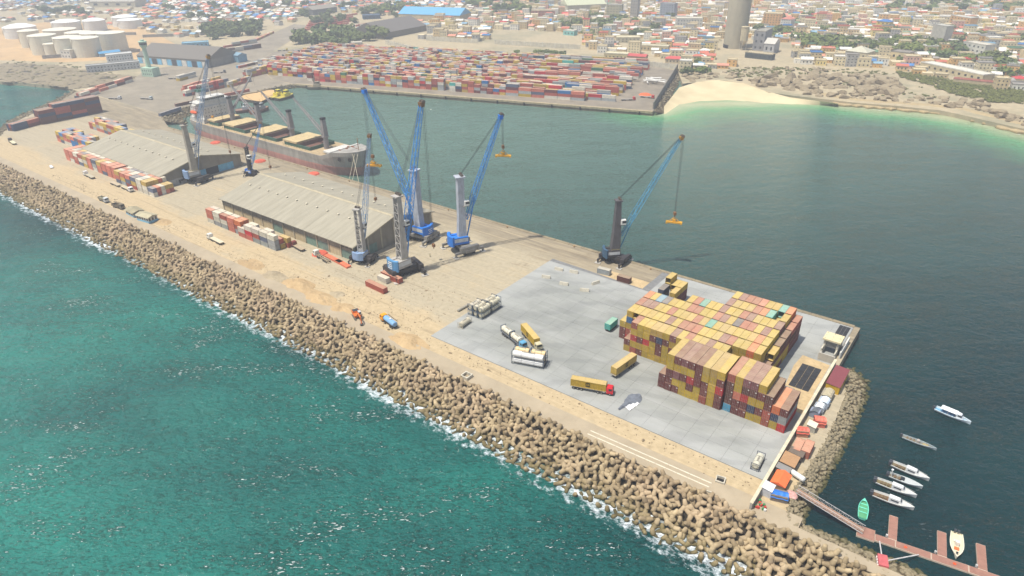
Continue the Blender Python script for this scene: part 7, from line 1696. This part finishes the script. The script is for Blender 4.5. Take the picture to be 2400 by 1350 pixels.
# ---- dark rocky ground of the left coast
its = []; P = W_P((-60, 150), (60, 150), (150, 158), (230, 172), (320, 180), (300, 190), (230, 202), (180, 208), (100, 196), (0, 188), (-60, 184)); xs_ = [q_[0] for q_ in P]; ys_ = [q_[1] for q_ in P]; g = 0
DK2 = [rock_mesh(400+i, .45, 2, .34, DARKROCK) for i in range(4)]
while g < 520:
    x, y = rt.uniform(min(xs_), max(xs_)), rt.uniform(min(ys_), max(ys_))
    if inpoly(x, y, P): r = rt.uniform(2, 6); its.append((DK2[g % 4], Matrix.Translation((x, y, -.4)) @ Matrix.Rotation(rt.random()*6.28, 4, 'Z') @ Matrix.Diagonal((r*1.5, r, r*.8, 1)))); g += 1
tag(join('coast_rocks', its, DARKROCK), 'dark weathered rocks covering the left coast behind the surf', 'rocks', None, 'stuff')
sheet('rocky_ground', P, .03, M('dark_ground', (84, 75, 61), .95, .3, .05, stain=.4))
sheet('tank_yard', W_P((-40, 140), (150, 146), (330, 138), (420, 108), (330, 60), (120, 50), (-40, 70)), .015, M('tank_yard_sand', (188, 156, 112), .95, .15, .02, stain=.35, stain_col=(130, 120, 100)))
# bund walls and yard clutter
for a, b_, lab in (((190, 84), (320, 82), 'grey bund wall behind the cream tanks'), ((335, 88), (450, 84), 'grey wall left of the dark grove'), ((100, 138), (330, 122), 'low grey wall before the cream tanks')):
    an, L, c = ang_of(a, b_); A = G(*a); t = thing('perimeter_wall', lab, 'wall', (A[0], A[1], 0), an); n = max(6, int(L/10))
    for i in range(n): MB().box(i*L/n+.06, -.3, 0, (i+1)*L/n-.06, .3, 4).build('wall_panel', OCOL, t, color=lin(146, 142, 134))
# lorries standing about the far yards
proto = None; rt = random.Random(12)
for i, (p_, a_, cc, lab) in enumerate((((1115, 207), .3, (60, 60, 66), 'dark cab flatbed on the far quay, left of two'), ((1160, 210), 3.5, (70, 70, 74), 'dark cab flatbed on the far quay, facing left'), ((1322, 232), .28, (196, 192, 180), 'pale cab skeletal trailer truck on the far quay edge'), ((1455, 236), .75, (190, 50, 44), 'red cab flatbed on the far quay corner, left'), ((1500, 228), .2, (190, 50, 44), 'red cab flatbed on the far quay corner, right'), ((1245, 212), 3.4, (196, 80, 44), 'orange cab truck before the far containers'),
                                      ((1050, 198), .3, (190, 186, 178), 'white cab truck before the middle of the far container row'), ((255, 232), .5, (206, 206, 202), 'white cab lorry beside the dark high container bank'), ((330, 232), .4, (190, 200, 196), 'white truck alone on the port yard'), ((500, 172), .9, (90, 90, 96), 'dark cab truck between the yard container rows'), ((740, 68), .8, (190, 60, 56), 'red cab truck at the head of the red covered trucks'), ((650, 120), .9, (206, 180, 80), 'yellow cab truck on the yard road'), ((640, 135), .9, (70, 84, 90), 'dark truck parked on the yard road'), ((395, 185), .5, (180, 180, 176), 'grey truck beside the yellow topped containers'))):
    q = G(*p_); semi(lab, q, tqa+a_-.3, cc, bed=(150, 142, 128), L=11)
# white scrap frames heaped in the terminal corner
t = thing('scrap_heap', 'heap of white steel crane frames in the terminal corner', 'scrap', (*G(1535, 195), 0), .4); rt = random.Random(2)
for i in range(16): MB().bar((rt.uniform(-12, 12), rt.uniform(-9, 9), rt.uniform(.3, 4)), (rt.uniform(-12, 12), rt.uniform(-9, 9), rt.uniform(.3, 5)), rt.uniform(.5, 1.1)).build('steel_frame', M('scrap_white', (206, 202, 192), .7, .1), t)
t = thing('scrap_heap', 'orange heap of folded tarpaulins near the terminal corner', 'heap', (*G(1512, 222), 0), .2); MB().lathe([(6, 0), (4.4, .9), (2, 1.5), (0, 1.6)], 12).build('folded_cover', OCOL, t, color=lin(220, 106, 62))
for i, (p_, lab) in enumerate((((610, 378), 'red orange folded cover on the quay beside the ship'), ((735, 408), 'red orange folded cover behind the middle shed'), ((505, 335), 'red lorry cover on the quay near the ship stern'), ((750, 595), 'red orange folded cover at the shed doors'))):
    q = G(*p_); tag(MB().lathe([(4, 0), (3.4, .7), (1.6, 1.3), (0, 1.35)], 9).build('folded_cover', OCOL, None, (q[0], q[1], 0), .3, color=lin(196, 92, 70)), lab, 'cover')
for i, (pa, pb) in enumerate((((765, 600), (800, 618)), ((790, 612), (818, 628)))):
    an, L, c = ang_of(pa, pb); A = G(*pa); tag(MB().box(0, -1.2, 0, L, 1.2, .9).build('plank_stack', OCOL, None, (A[0], A[1], 0), an, color=lin(206, 110, 78)), 'flat orange brown stack by the shed corner, %s of two' % ('left', 'right')[i], 'stack')

# ---- loose stones and debris strewn over the sandy strip and round the sheds
rt = random.Random(515); its = []; PEB2 = [rock_mesh(600+i, .6, 1, .4, None) for i in range(3)]
DEB = M('debris_stone', (128, 112, 88), .95, .35, 1.2)
for k in range(1500):
    if k % 5 < 3: x, y = rt.uniform(-420, 42), rt.gauss(-25.5, 2.2)
    elif k % 5 == 3: x, y = rt.uniform(-210, -90), rt.gauss(-20, 6)
    else: x, y = rt.uniform(-160, -90), rt.uniform(-18, 10)
    if y < -29.8 or (x > -86 and y > -22.8): continue
    r = rt.uniform(.08, .28)*(2 if rt.random() < .06 else 1); its.append((PEB2[k % 3], Matrix.Translation((x, y, r*.2)) @ Matrix.Rotation(rt.random()*6.28, 4, 'Z') @ Matrix.Diagonal((r*rt.uniform(1, 1.8), r, r, 1))))
tag(join('debris', its, DEB), 'loose stones and debris strewn over the sandy strip', 'debris', None, 'stuff')

# ================================================================== WHICH ONE OF MANY
share = {}
for o in COL.objects:
    if o.parent is None and o.get('category') and o.get('label') and o.get('kind') != 'stuff': share.setdefault(o['label'], []).append(o)
for lab, os_ in share.items():
    if len(os_) < 2: continue
    os_.sort(key=lambda o: PX(*o.location)[0])
    for i, o in enumerate(os_):
        nl = '%s, %s from left' % (lab, ordn(i))
        if len(nl.split()) <= 16: o['label'] = nl

# ================================================================== THE HAZE IN THE AIR
hz = bpy.data.materials.new('haze'); hz.use_nodes = True; nt = hz.node_tree; nt.nodes.clear(); o_ = nt.nodes.new('ShaderNodeOutputMaterial'); v_ = nt.nodes.new('ShaderNodeVolumePrincipled')
v_.inputs['Color'].default_value = (.97, .98, .98, 1); v_.inputs['Density'].default_value = .00040; v_.inputs['Anisotropy'].default_value = .2
nt.links.new(v_.outputs[0], o_.inputs['Volume'])
tag(MB().box(-4400, -2000, -10, 3000, 3800, 160).build('haze', hz), 'pale dusty haze lying over the whole harbour', 'haze', None, 'stuff')
